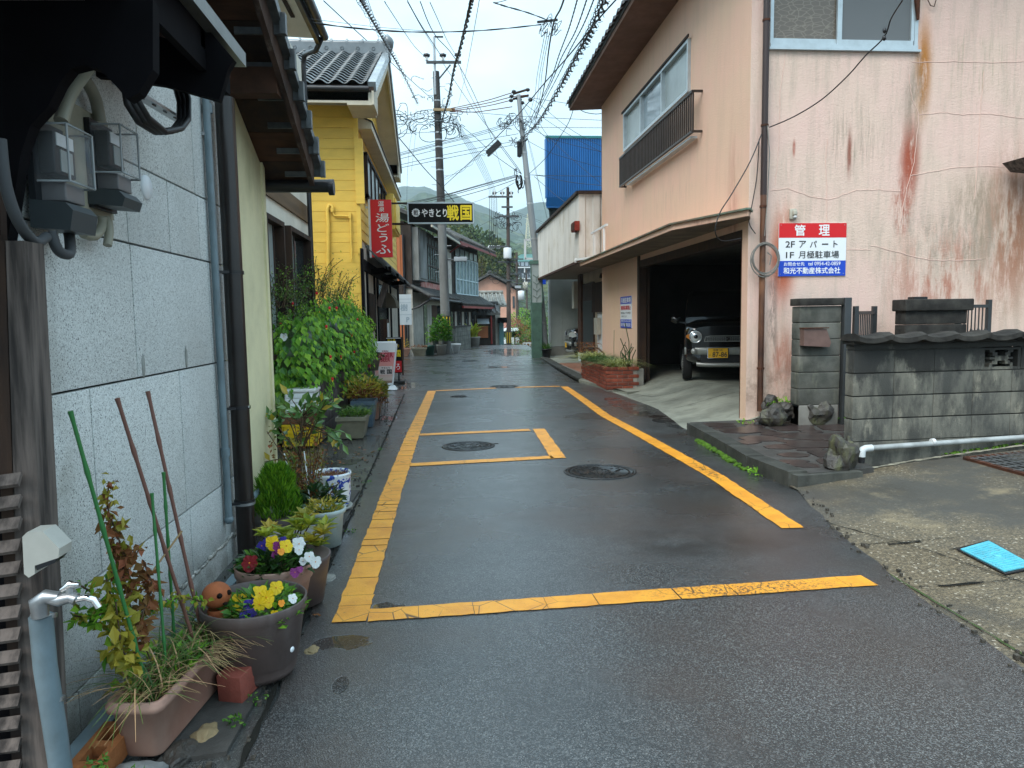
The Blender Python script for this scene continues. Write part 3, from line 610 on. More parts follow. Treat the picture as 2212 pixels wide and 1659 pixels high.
# repaired cracks, raised filler beads
m_fill = mat('crack_filler', (0.70, 0.50, 0.43), 0.9, bs=80, bd=0.003)
for ln in ([(1665, 412), (1700, 407), (1745, 423), (1790, 432), (1850, 411), (1900, 410), (1945, 413)], [(1958, 410), (1975, 350), (1980, 300), (1985, 248), (1970, 215), (1963, 160)], [(1945, 480), (1958, 410)], [(1985, 248), (2040, 243), (2080, 248), (2140, 246), (2212, 256)],
           [(1965, 380), (2010, 372), (2060, 362), (2120, 359), (2212, 362)], [(1970, 135), (2060, 133), (2130, 136), (2212, 133)], [(1788, 300), (1784, 350), (1787, 430), (1786, 480)], [(1698, 110), (1685, 200), (1683, 300), (1675, 400)], [(1880, 530), (1950, 548), (2000, 561), (2060, 563), (2120, 560)], [(1815, 538), (1880, 540)], [(2125, 155), (2118, 240), (2112, 350), (2105, 430)]):
    pts = []
    for a, b in zip(ln, ln[1:]):
        for i in range(6):
            q = i/6; p = onY(a[0]+(b[0]-a[0])*q, a[1]+(b[1]-a[1])*q, PY); pts.append((p.x+U_(-.006, .006), PY-0.002, p.z+U_(-.006, .006)))
    p = onY(*ln[-1], PY); pts.append((p.x, PY-0.002, p.z)); MB().tube(pts, 0.0042, 5).build('crack_filler', m_fill, pink)
# upper side window
t = MB(); x0, x1, z0 = wsx0, wsx1, wsz; xm = wx(1812, 50)[0]
f = MB(); f.box(x0, x1, PY-0.03, PY+0.02, z0-0.02, z0+0.035); f.box(x0, x0+0.04, PY-0.02, PY+0.02, z0+0.035, z0+1.09); f.box(x1-0.045, x1, PY-0.02, PY+0.02, z0+0.035, z0+1.09); f.box(x0-0.02, x1+0.03, PY-0.05, PY-0.005, z0-0.045, z0-0.02)
win = f.build('window', m_alu, pink, label='aluminium sliding window high on the stained wall')
f = MB(); f.box(x0+0.04, xm-0.02, PY+0.0, PY+0.03, z0+0.036, z0+0.10); f.box(xm-0.03, xm+0.03, PY-0.025, PY+0.01, z0+0.036, z0+1.08); f.box(xm+0.03, x1-0.06, PY-0.024, PY+0.01, z0+0.036, z0+0.09); f.box(x1-0.09, x1-0.05, PY-0.02, PY+0.012, z0+0.09, z0+1.08); f.build('sash', m_alu, win)
mt = NT('curtain_glass'); v = mt.voro(9, 'DISTANCE_TO_EDGE', stretch=(1, 1, 2.2)); cc = mt.mix(mt.ramp(v, 0.0, 0.09), (0.22, 0.19, 0.15, 1), (0.135, 0.115, 0.095, 1)); mt.l.new(cc, mt.p.inputs['Base Color']); mt.p.inputs['Roughness'].default_value = 0.16
MB().box(x0+0.04, xm-0.02, PY+0.025, PY+0.035, z0+0.1, z0+1.08).build('pane', mt.m, win)
MB().box(xm+0.03, x1-0.09, PY+0.005, PY+0.015, z0+0.09, z0+1.08).build('pane', mat('screen_mesh', (0.13, 0.14, 0.145), 0.5, bs=300, bd=0.002), win)
# street window with railing
a = MB(); d = 0.05
a.box(FX-d, FX+0.02, wy0, wy1, wz0-0.03, wz0+0.02); a.box(FX-d, FX+0.02, wy0, wy1, wz1-0.03, wz1+0.02)
for y in (wy0, wy0+1.35, wy0+2.7, wy1-0.05): a.box(FX-d+0.002, FX+0.03, y, y+0.05, wz0+0.02, wz1-0.03)
win2 = a.build('window', m_alu, pink, label='wide aluminium window above the garage behind a brown railing')
for i in range(3): MB().box(FX+0.02, FX+0.03, wy0+0.05+1.35*i, wy0+1.35*(i+1)-0.0, wz0+0.02, wz1-0.03).build('pane', m_glassf if i != 1 else mat('plain_glass', (0.25, 0.32, 0.36), 0.08, spec=0.8, var=0.4, vs_=2), win2)
MB().box(FX-0.07, FX-0.05, wy0-0.06, wy1+0.06, wz1+0.02, wz1+0.06).build('head_flashing', m_wood_dark, win2)
m_bronze = mat('bronze_railing', (0.045, 0.035, 0.03), 0.4, 0.3, var=0.3, vs_=10)
rail = empty('window_railing', (FX-0.25, 13, 4.3), 'dark bronze barred railing below the wide window of the pink building', 'railing')
RX = FX-0.14; rt = onX(1420, 268, RX).z; rb = onX(1420, 342, RX).z; r0, r1 = onX(1497, 240, RX).y, onX(1339, 360, RX).y
b = MB(); b.beam((RX, r0, rt), (RX, r1, rt), 0.04, 0.035); b.build('top_rail', m_bronze, rail); b = MB(); b.beam((RX, r0, rb), (RX, r1, rb), 0.04, 0.03); b.build('bottom_rail', m_bronze, rail)
b = MB()
for y in (r0, r1):
    for z in (rt, rb): MB().beam((RX, y, z), (FX, y, z), 0.03, 0.03).build('bracket', m_bronze, rail)
p0 = MB().box(RX-0.012, RX+0.012, r0-0.009, r0+0.009, rb, rt).build('baluster', m_bronze, rail)
for i in range(1, 47): place(p0, rail, (RX, r0+(r1-r0)*i/46, (rb+rt)/2))
for i in range(2): place(p0, rail, (RX+0.05+0.05*i, r1, (rb+rt)/2))
MB().box(RX+0.02, FX-0.02, r0+0.15, r1-0.5, rb-0.06, rb-0.03).build('sill_tray', m_alu, rail)
# eave: soffit, fascia, tiles
EX, EZ = 3.02, 6.36
m_soff = mat('brown_soffit', (0.16, 0.095, 0.07), 0.8, var=0.3)
e = MB(); e.poly([(EX, PY-0.75, EZ), (EX, EY+0.25, EZ), (FX+0.05, EY+0.25, EZ+0.04), (FX+0.05, PY-0.75, EZ+0.04)], (0, 0, 0.08)); e.box(FX+0.05, 13, PY-0.75, PY+0.1, EZ+0.05, EZ+0.1)
e.build('soffit', m_soff, pink)
MB().poly([(EX-0.02, PY-0.8, EZ+0.081), (EX-0.02, PY-0.8, EZ+0.16), (13, PY-0.8, EZ+2.6), (13, PY-0.8, EZ+0.11)], (0, EY-PY+1.1, 0)).build('roof', m_tile_old, pink)
tp = [(0.0, 0)]
prof = [(-0.15, 0.0), (-0.11, 0.035), (-0.05, 0.045), (0.0, 0.02), (0.06, -0.005), (0.12, -0.004), (0.15, 0.01)]
def eave_tile(name, m, parent, x, y, z, dx=-1):
    mb = MB(); vs = []
    for (q, h) in prof: vs += [(x-0.05*abs(dx)*(1), y+q, z+h), (x+0.3, y+q, z+h+0.10), (x-0.05, y+q, z+h-0.045)]
    fs = []
    for i in range(len(prof)-1): fs += [(3*i, 3*i+1, 3*i+4, 3*i+3), (3*i, 3*i+3, 3*i+5, 3*i+2)]
    mb.add(vs, fs); return mb.build(name, m, parent)
t0 = eave_tile('eave_tile', mat('brown_roof_tile', (0.075, 0.05, 0.042), 0.5, var=0.4, vs_=9, rand=0.4), pink, EX-0.03, PY-0.6, EZ+0.15); c0 = ORG[t0.name]
for i in range(1, 32): place(t0, pink, (c0.x, c0.y+0.3*i, c0.z))
# garage canopy (thin slab, near end tapering back to the wall)
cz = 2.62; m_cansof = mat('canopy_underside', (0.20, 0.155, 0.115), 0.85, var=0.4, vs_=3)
cn = empty('garage_canopy', (3.4, 13, cz), 'long thin pink canopy slab with a rusty metal edge over the garage mouth', 'canopy')
pts = [(3.12, 16.9, cz), (FX, 17.35, cz), (FX, PY-0.05, cz), (3.62, PY-0.30, cz), (3.12, 9.9, cz)]
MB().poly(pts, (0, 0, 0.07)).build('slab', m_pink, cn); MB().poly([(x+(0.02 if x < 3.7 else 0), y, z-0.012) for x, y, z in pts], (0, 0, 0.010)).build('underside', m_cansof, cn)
fl = MB(); q = [(3.11, 16.92), (3.11, 9.89), (3.61, PY-0.32), (FX, PY-0.07)]
for A, B in zip(q, q[1:]): fl.beam((A[0], A[1], cz+0.082), (B[0], B[1], cz+0.082), 0.05, 0.022)
fl.build('metal_edge', mat('rusty_flashing', (0.13, 0.075, 0.05), 0.6, var=0.8, vs_=3, vcol=(0.13, 0.22, 0.17)), cn)
# garage posts, floor
MB().box(FX-0.02, FX+0.12, 13.86, 14.02, 0.05, 2.6).build('garage_post', m_wood_dark, pink); MB().box(FX+0.14, FX+0.2, 13.9, 14.3, 0.05, 2.6).build('garage_post', m_wood_dark, pink)
MB().box(FX+0.002, FX+0.17, GY0-0.0, GY0+0.03, 0.05, 2.55).build('door_jamb', m_wood_brown, pink)
MB().box(FX-0.01, FX+0.14, GY0, GY1, GZ-0.12, GZ+0.01).build('garage_lintel', m_wood_dark, pink)
def zF(x, y):
    t = max(0, min(1, (x-3.2)/1.4)); base = 0.27*t*t*(3-2*t)
    t2 = max(0, min(1, (x-redge(y))/0.12)); return -0.02+0.025*t2+base
sheet('garage_floor', lambda y: (max(2.98, redge(y)-0.05) if y > 8.6 else 3.0, 11.0), [8.74+0.12*i for i in range(0, 73)], 60, m_ramp, lambda x, y: zF(x, y))
joint([(3.30, 13.2), (3.5, 12.2), (3.8, 12.0), (4.8, 11.9)], 0.012, lambda x, y: zF(x, y), 'floor_crack'); joint([(3.16, 11.8), (3.4, 11.4), (3.7, 11.35)], 0.01, lambda x, y: zF(x, y), 'floor_crack')
joint([(3.4, 10.7), (4.6, 10.6), (6, 10.55)], 0.014, lambda x, y: zF(x, y), 'floor_crack')
MB().box(4.2, 4.9, 12.9, 13.3, 0.18, 0.262).build('plywood_sheet', m_wood_brown).__setitem__('kind', 'stuff') if False else None
# drop post of the right corner: rusty downpipe
m_rustpipe = mat('rusty_downpipe', (0.20, 0.085, 0.04), 0.45, var=0.8, vs_=3, vcol=(0.035, 0.016, 0.012), stretch=(1, 1, 0.5), dirt=((0.08, 0.03, 0.02), 0.8), dscale=6)
m_darkpipe = mat('upper_downpipe', (0.035, 0.02, 0.018), 0.35)
dp = empty('downpipe', (3.86, PY-0.08, 0.2), 'tall rusty brown downpipe running up the corner of the stained pink wall', 'downpipe')
dx, dy = onY(1648, 500, PY-0.08).x, PY-0.08
MB().tube([(dx, dy, 0.22), (dx, dy, 2.9)], 0.037, 14).build('lower_pipe', m_rustpipe, dp); MB().tube([(dx, dy, 2.9), (dx, dy, 6.3)], 0.039, 14).build('upper_pipe', m_darkpipe, dp)
for z in (0.75, 1.9, 2.75, 3.72, 4.95): MB().tube([(dx, dy, z), (dx, dy, z+0.025)], 0.047, 14).build('pipe_clip', m_rust, dp)
# coil of wire hung on the pipe
coil = MB()
for i in range(9):
    r = 0.165+U_(-.02, .02); cx, czz = dx+0.02+U_(-.02, .02), onY(1648, 545, dy).z-0.09+U_(-.02, .02); ph = U_(0, 6)
    coil.tube([(cx+r*cos(a), dy-0.05+0.012*sin(2*a+ph), czz+1.15*r*sin(a)) for a in [2*pi*k/26 for k in range(27)]], 0.0045, 5, False)
coil.tube([(dx, dy-0.05, czz+0.3), (dx+0.04, dy-0.03, 2.9), (dx+0.06, dy-0.02, 3.4), (dx+0.01, dy-0.05, 3.72)], 0.006, 5); coil.tube([(dx+0.05, dy-0.03, czz+0.1), (dx+0.1, dy-0.03, czz+0.06), (dx+0.08, dy-0.03, czz-0.05)], 0.008, 5)
tag(coil.build('wire_coil', mat('grey_wire', (0.20, 0.19, 0.17), 0.5)), 'coil of grey wire hung round the rusty downpipe', 'wire coil')
# security sensor box
se = empty('motion_sensor', onY(1711, 463, PY-0.03), 'small beige sensor lamp fixed above the red, white and blue sign', 'sensor'); q = onY(1711, 463, PY)
m_beige = mat('beige_plastic', (0.42, 0.40, 0.33), 0.5)
MB().cbox((q.x, PY-0.02, q.z), (0.085, 0.035, 0.13), bev=0.01).build('housing', m_beige, se); MB().cbox((q.x+0.01, PY-0.055, q.z+0.01), (0.05, 0.04, 0.06), bev=0.012).build('head', m_beige, se); MB().cbox((q.x+0.012, PY-0.055, q.z-0.038), (0.04, 0.035, 0.03), bev=0.01).build('lens', m_white, se)
# ---- signs
m_sred = mat('sign_red', (0.62, 0.008, 0.012), 0.35); m_sblue = mat('sign_blue', (0.008, 0.06, 0.50), 0.35); m_swhite = mat('sign_white', (0.76, 0.80, 0.83), 0.35); m_ink = mat('sign_ink', (0.02, 0.02, 0.022), 0.5); m_sgrey = mat('white_lettering', (0.80, 0.82, 0.83), 0.4)
A, B, Cc = onY(1683, 482, PY-0.015), onY(1829, 482, PY-0.015), onY(1684, 597, PY-0.015)
x0, x1, z1, z0 = A.x, B.x, A.z, Cc.z; W, H = x1-x0, z1-z0
sg = empty('wall_sign', (x0+W/2, PY, z0), 'large red, white and blue Japanese estate agent sign on the stained pink wall', 'sign')
MB().box(x0, x1, PY-0.016, PY-0.004, z0, z1).build('board', m_swhite, sg)
MB().box(x0+0.001, x1-0.001, PY-0.0175, PY-0.0165, z1-0.275*H, z1-0.001).build('red_band', m_sred, sg); MB().box(x0+0.001, x1-0.001, PY-0.0175, PY-0.0165, z0+0.001, z0+0.29*H).build('blue_band', m_sblue, sg)
def T(mb, s, X0, X1, Z0, Z1, bold=0.0, o=(0, 0, 0), R=(1, 0, 0), **k): text_on(mb, s, o, R, (0, 0, 1), X0, X1, Z0, Z1, bold, **k)
o_ = (x0, PY-0.0178, z0)
mb = MB(); T(mb, '管', .23*W, .385*W, .765*H, .965*H, .03, o_, lift=.0008); mb.build('heading_character', m_sgrey, sg); mb = MB(); T(mb, '理', .59*W, .745*W, .765*H, .965*H, .03, o_, lift=.0008); mb.build('heading_character', m_sgrey, sg)
mb = MB(); T(mb, '2F', .10*W, .235*W, .545*H, .66*H, .02, o_, lift=.0008)
for i, ch in enumerate('アパート'):
    u = (.30, .46, .64, .81)[i]
    if ch == 'ー': T(mb, 'ー', u*W, (u+.09)*W, .592*H, .612*H, .02, o_, lift=.0008)
    else: T(mb, ch, u*W, (u+(.10 if ch != 'ト' else .06))*W, .54*H, .665*H, .02, o_, lift=.0008)
T(mb, '1F', .11*W, .225*W, .345*H, .455*H, .02, o_, lift=.0008); T(mb, '月極駐車場', .295*W, .895*W, .335*H, .475*H, .015, o_, lift=.0008); mb.build('black_text', m_ink, sg)
mb = MB(); T(mb, 'お問合せ先', .08*W, .385*W, .195*H, .265*H, .02, o_, lift=.0008); T(mb, 'tel 0954-42-0859', .44*W, .92*W, .20*H, .27*H, .015, o_, lift=.0008); T(mb, '和光不動産株式会社', .075*W, .92*W, .045*H, .165*H, .03, o_, lift=.0008); mb.build('footer_text', m_sgrey, sg)
sb = MB()
for u, v in ((.03, .96), (.97, .96), (.03, .04), (.97, .04)): sb.ball((x0+u*W, PY-0.02, z0+v*H), 0.006, (1, .5, 1), 1)
sb.build('screws', m_steel, sg)
# small street-side sign; faces -X, read from the road
sy0, sy1, sz0, sz1 = 15.44, 14.49, 1.19, 1.85; W, H = sy0-sy1, sz1-sz0
s2 = empty('wall_sign', (FX, (sy0+sy1)/2, sz0), 'small blue and white parking notice on the salmon wall left of the garage', 'sign')
MB().box(FX-0.012, FX-0.002, sy1, sy0, sz0, sz1).build('board', m_swhite, s2)
MB().box(FX-0.0135, FX-0.0125, sy1, sy0, sz1-.24*H, sz1).build('blue_band', m_sblue, s2); MB().box(FX-0.0135, FX-0.0125, sy1, sy0, sz0, sz0+.27*H).build('blue_band', m_sblue, s2)
o2, R2 = (FX-0.014, sy0, sz0), (0, -1, 0)
mb = MB(); T(mb, '月極駐車場', .06*W, .94*W, .79*H, .96*H, .03, o2, R2, lift=.001); T(mb, 'お問合せ先 tel 0954-42-0859', .06*W, .94*W, .19*H, .25*H, .02, o2, R2, lift=.001); T(mb, '和光不動産株式会社', .06*W, .94*W, .04*H, .16*H, .03, o2, R2, lift=.001); mb.build('white_text', m_sgrey, s2)
mb = MB(); T(mb, '無断駐車禁止', .06*W, .94*W, .57*H, .71*H, .03, o2, R2, lift=.001); mb.build('red_text', m_sred, s2)
mb = MB(); T(mb, '無断駐車は一万円の罰金を', .06*W, .94*W, .44*H, .51*H, 0, o2, R2, lift=.001); T(mb, '申受けます', .12*W, .6*W, .33*H, .40*H, 0, o2, R2, lift=.001); mb.build('black_text', m_ink, s2)
# white bracket frame on the canopy
br = empty('sign_bracket', (FX-0.2, 16, 2.7), 'white steel bracket frame left over on the far end of the canopy', 'bracket')
for a, b in (((3.35, 16.3, 2.74), (3.35, 16.3, 3.34)), ((3.35, 15.3, 2.74), (3.35, 15.3, 3.34)), ((3.35, 16.6, 3.34), (3.35, 15.0, 3.34)), ((3.0, 16.8, 2.76), (FX, 15.0, 2.76)), ((3.0, 16.8, 2.70), (3.0, 16.8, 2.80))):
    MB().beam(a, b, 0.045, 0.045).build('bar', m_white, br)
# ---- block wall
def soot():
    t = NT('sooty_concrete_block'); p = t.p; n1 = t.noise(3.4, 7, .68, (1.5, 1.5, .55)); c = t.mix(t.ramp(n1, .38, .62), (.17, .165, .135, 1), (.060, .060, .052, 1)); c = t.mix(t.ramp(t.noise(7, 6, .7, (1, 1, .4), off=(3, 1, 2)), .54, .70, 0, .7), c, (.33, .31, .24, 1))
    z = t.xyz()[2]; k = t.math('ADD', t.ramp(z, .55, 1.15, -.22, .18), t.noise(2.6, 6, .7, (1.3, 1.3, .6), off=(8, 8, 8))); c = t.mix(t.ramp(k, .47, .60, 0, .93), c, (.018, .018, .017, 1)); oi = t.n.new('ShaderNodeObjectInfo'); c = t.mix(t.math('MULTIPLY', oi.outputs['Random'], .3), c, (.05, .055, .055, 1))
    t.l.new(c, p.inputs['Base Color']); p.inputs['Roughness'].default_value = .85; t.l.new(t.bump(t.math('ADD', t.noise(70, 5, .7), n1), .7, .008), p.inputs['Normal']); return t.m
m_blk = soot()
m_blkd = mat('black_wall_coping', (0.020, 0.019, 0.018), 0.85, var=0.6, vs_=5, vcol=(0.055, 0.052, 0.046), bs=40, bd=0.01)
bw = empty('block_wall', (4.8, 6.1, 0.0), 'low sooty concrete block wall with tile coping and one pierced block', 'wall')
AX, AY = 3.56, 6.06; slope = 0.055; TH = 0.12
def bwpt(s, z, d=0.0): L = sqrt(1+slope*slope); return V((AX+s/L - d*slope/L*0, AY+s*slope/L+d, z))
RZ = math.atan(slope); RM = Matrix.Rotation(RZ, 4, 'Z')
rows = [0.295, 0.500, 0.705, 0.910, 1.115]; bh = 0.198; bl = 0.395
MB().poly([bwpt(-0.004, -0.05, 0.002), bwpt(3.6, -0.05, 0.002), bwpt(3.6, 0.29, 0.002), bwpt(-0.004, 0.29, 0.002)], (0, TH, 0)).build('footing', m_blk, bw)
mort = MB().poly([bwpt(0.008, 0.29, 0.012), bwpt(3.6, 0.29, 0.012), bwpt(3.6, 1.3, 0.012), bwpt(0.008, 1.3, 0.012)], (0, TH-0.02, 0))
vb = []
def blockat(s, z, L, h, first=False):
    mb = MB(); mb.cbox((0, 0, 0), (L-0.004, TH, h-0.0045), bev=0.003); me = mb
    o = mb.build('block', m_blk, bw); c = bwpt(s+L/2, z+h/2, TH/2); o.location = c-ORG[bw.name]; o.rotation_euler = (0, 0, RZ); return o
holeS, holeE = 1.27, 1.27+bl
for ri, z in enumerate(rows[:4]):
    s = 0.0 if ri % 2 == 0 else 0.0
    first = bl*0.62 if ri == 0 else bl
    if ri == 0: blockat(0, z, bl, bh); s = bl
    cells = []; s = 0.0; k = 0
    if ri == 0: s = bl
    while s < 3.55:
        top = (ri == 3)
        if top and abs(s-0.79) < 0.05: blockat(s, z, 0.48, bh); s += 0.48
        elif top and abs(s-1.27) < 0.05: s += bl
        else: blockat(s, z, bl, bh); s += bl
blockat(0, rows[4]-0.0, 3.58, 0.05)
m1 = MB(); m1.poly([bwpt(0.01, 0.28, 0.012), bwpt(1.265, 0.28, 0.012), bwpt(1.265, 1.12, 0.012), bwpt(0.01, 1.12, 0.012)], (0, TH-0.024, 0)); m1.poly([bwpt(1.67, 0.28, 0.012), bwpt(3.6, 0.28, 0.012), bwpt(3.6, 1.12, 0.012), bwpt(1.67, 1.12, 0.012)], (0, TH-0.024, 0)); m1.poly([bwpt(1.265, 0.28, 0.012), bwpt(1.67, 0.28, 0.012), bwpt(1.67, 0.905, 0.012), bwpt(1.265, 0.905, 0.012)], (0, TH-0.024, 0))
m1.build('mortar_core', mat('sooty_mortar', (0.06, 0.058, 0.052), .9, var=.5, vs_=8), bw)
pb = MB(); S0 = 1.27
def bit(u0, u1, v0, v1): 
    pb.poly([bwpt(S0+u0*bl, .91+v0*bh, 0.004), bwpt(S0+u1*bl, .91+v0*bh, 0.004), bwpt(S0+u1*bl, .91+v1*bh, 0.004), bwpt(S0+u0*bl, .91+v1*bh, 0.004)], (0, TH-0.01, 0))
for q in ((0, 1, 0, .12), (0, 1, .9, 1), (0, .07, .12, .9), (.93, 1, .12, .9), (.33, .67, .40, .62), (.27, .40, .62, .78), (.60, .73, .62, .78), (.27, .40, .24, .40), (.60, .73, .24, .40), (.2, .27, .12, .3), (.73, .8, .12, .3), (.2, .33, .78, .9), (.67, .8, .78, .9), (.67, .8, .46, .56), (.2, .33, .46, .56)): bit(*q)
pb.build('pierced_block', m_blk, bw); MB().poly([bwpt(S0, .9, TH-.008), bwpt(S0+bl, .9, TH-.008), bwpt(S0+bl, 1.12, TH-.008), bwpt(S0, 1.12, TH-.008)], (0, .004, 0)).build('hole_shade_sheet', m_crack, bw)  # dark sheet added behind the pierced block so its holes look shaded
# coping: curved tiles
ct = MB(); cp = [(-0.16, 0.012), (-0.10, -0.02), (-0.02, -0.028), (0.06, -0.005), (0.12, 0.028), (0.155, 0.03)]
vs = []; fs = []
for (q, h) in cp:
    for (dd, hh) in ((-0.075, -0.012), (-0.075, 0.03), (0.0, 0.055), (0.11, 0.052), (0.2, 0.03), (0.2, -0.012)): vs.append(V((q*1.04, dd, h*0.5+hh)))
for i in range(5):
    for k in range(5): fs.append((i*6+k, i*6+k+1, (i+1)*6+k+1, (i+1)*6+k))
    fs.append((i*6+5, i*6, (i+1)*6, (i+1)*6+5))
fs += [(0, 1, 2, 3, 4, 5), tuple(range(30, 36))[::-1]]
ct.add(vs, fs); c0 = ct.build('coping_tile', m_blkd, bw); c0.location = bwpt(0.13, 1.225, 0.0)-ORG[bw.name]; c0.rotation_euler = (0, 0, RZ)
for i in range(1, 12): o = place(c0, bw, bwpt(0.13+0.315*i, 1.225+U_(-.003, .003), 0.0), (0, U_(-.01, .01), RZ))
MB().poly([bwpt(-0.02, 1.165, -0.03), bwpt(3.6, 1.165, -0.03), bwpt(3.6, 1.205, -0.03), bwpt(-0.02, 1.205, -0.03)], (0, TH+0.06, 0)).build('coping_bed', m_blkd, bw)
m_cauk = mat('lime_wash', (0.36, 0.34, 0.26), 0.9, var=0.6, vs_=20, vcol=(0.12, 0.11, 0.09))
joint([(3.50, 5.86), (3.7, 5.92), (4.1, 5.99), (4.7, 6.04), (5.3, 6.07)], 0.05, zA, 'mortar_smear', m_cauk, 0.003)
mo = MB()
for i in range(200): x = U_(4.4, 7); mo.ball((x, AY+(x-AX)*slope-U_(0.0, 0.07), zA(x, 6)+0.005), U_(0.006, 0.02), (1, 1, .6), 1)
mo.build('moss', m_moss, None, 'stuff')
# pvc pipe along the wall
pp = empty('drain_pipe', bwpt(0.05, 0.1, -0.05), 'pale plastic drain pipe elbowing along the foot of the block wall', 'pipe')
y_ = -0.055; MB().tube([bwpt(0.12, 0.245, y_), bwpt(3.4, 0.325, y_)], 0.024, 12).build('pipe_run', mat('pale_pvc', (0.40, 0.43, 0.43), 0.35, var=0.4, vs_=7), pp)
MB().tube([bwpt(0.17, 0.246, y_), bwpt(0.11, 0.244, y_), bwpt(0.085, 0.235, y_), bwpt(0.075, 0.21, y_), bwpt(0.074, 0.17, y_)], 0.031, 12).build('elbow', mat('white_pvc', (0.55, 0.60, 0.62), 0.3), pp)
MB().tube([bwpt(0.074, 0.19, y_), bwpt(0.07, -0.04, y_)], 0.027, 12).build('black_sleeve', m_cable, pp)
for s_ in (0.75, 2.3): MB().tube([bwpt(s_, 0.262+s_*.02, y_), bwpt(s_+0.03, 0.262+s_*.02, y_)], 0.030, 12).build('pipe_clip', m_white, pp)
# ---- gate, pillars
m_pill = mat('grey_block_pillar', (0.17, 0.17, 0.15), 0.85, var=0.5, vs_=3, vcol=(0.07, 0.075, 0.065), rand=0.3, bs=50, bd=0.006, dirt=((0.30, 0.30, 0.22), 0.6), dscale=4)
gp = empty('gate_pillar', (4.35, 8.2, 0.3), 'grey block gate pillar with a dark cap carrying the letterbox', 'gate pillar')
px0, px1 = 4.10, 4.61
for i in range(6):
    z = 0.36+i*0.195; MB().cbox(((px0+px1)/2-.0, 8.22, z+.095), (px1-px0, 0.20, 0.192), bev=0.012).build('block', m_pill, gp)
MB().box(px0+.01, px1-.01, 8.124, 8.316, 0.1, 1.5).build('mortar_core', MATS['sooty_mortar'], gp)
MB().cbox(((px0+px1)/2, 8.22, 0.22), (px1-px0-.02, 0.2, 0.28), bev=0.01).build('footing', m_conc, gp)
MB().cbox(((px0+px1)/2, 8.21, 1.575), (px1-px0+.04, 0.25, 0.085), bev=0.01).build('cap', m_blkd, gp)
lb = empty('letterbox', (4.2, 8.05, 1.1), 'battered brown metal letterbox on the grey gate pillar', 'letterbox')
MB().poly([(4.10, 8.11, 1.07), (4.41, 8.11, 1.05), (4.43, 8.11, 1.10), (4.37, 8.11, 1.26), (4.10, 8.11, 1.27)], (0, -0.10, 0)).build('box', mat('dull_bronze_sheet', (0.21, 0.13, 0.11), 0.45, 0.3, var=0.3, vs_=6), lb)
MB().box(4.09, 4.39, 7.99, 8.112, 1.268, 1.278).build('lid', m_rust, lb)
p2 = empty('gate_pillar', (5.8, 8.2, 0.2), 'dark second gate pillar with a thick black cap seen over the block wall', 'gate pillar')
for i in range(7): MB().cbox((5.79, 8.22, 0.3+i*0.18), (0.78, 0.2, 0.175), bev=0.01).build('block', m_blkd if i > 4 else m_pill, p2)
MB().cbox((5.8, 8.21, 1.52), (0.86, 0.27, 0.14), bev=0.015).build('cap', m_blkd, p2); MB().cbox((5.6, 8.2, 1.605), (0.17, 0.12, 0.03)).build('lamp_base', m_black, p2)
m_gate = mat('grey_gate_metal', (0.050, 0.055, 0.058), 0.45, 0.3, var=0.2, vs_=5)
MBp = MB().cbox((4.655, 8.10, 0.87), (0.085, 0.085, 1.50), bev=0.006); tag(MBp.build('gate_post', m_gate), 'square dark grey steel gate post beside the letterbox pillar', 'gate post')
def gate(name, x0, y0, x1, y1, zb, zt, label, n):
    t = empty(name, (x0, y0, zb), label, 'gate'); d = V((x1-x0, y1-y0, 0))
    P = lambda q, z: V((x0+d.x*q, y0+d.y*q, z))
    for q in (0, 1): MB().beam(P(q, zb), P(q, zt+0.05), 0.05, 0.05, V((0, 1, 0))).build('stile', m_gate, t)
    for z in (zb+0.08, zt-0.03, (zb+zt)/2): MB().beam(P(0, z), P(1, z), 0.03, 0.04).build('rail', m_gate, t)
    for i in range(n):
        q = (i+0.7)/(n+0.4)
        b = MB(); b.tube([P(q, zb+0.08), P(q, zt-0.03)], 0.008, 6, False)
        if i % 2: b.tube([P(q, zt-0.42), P(q, zt-0.39), P(q, zt-0.36), P(q, zt-0.33), P(q, zt-0.30)], [0.008, 0.017, 0.009, 0.017, 0.008], 6, False)
        b.build('baluster', m_gate, t)
    return t
gate('garden_gate', 4.80, 8.15, 5.32, 8.62, 0.25, 1.47, 'open dark metal gate leaf with turned bars beside the letterbox pillar', 10)
gate('garden_gate', 6.2, 8.3, 6.75, 8.5, 0.25, 1.53, 'dark metal gate leaf right of the second pillar behind the block wall', 8)
MB().box(4.67, 4.74, 8.2, 8.24, 1.42, 1.50).build('hinge', m_gate).__setitem__('label', 'steel hinge plate between gate post and gate leaf'); bpy.data.objects['hinge']['category'] = 'hinge'
nb = empty('notice_strip', (4.72, 8.4, 0.4), 'narrow red and blue notice seen through the gap beside the gate', 'notice'); MB().box(4.715, 4.755, 8.5, 8.51, 0.45, 0.75).build('red_panel', m_sred, nb); MB().box(4.715, 4.755, 8.499, 8.509, 0.36, 0.45).build('blue_panel', m_sblue, nb)
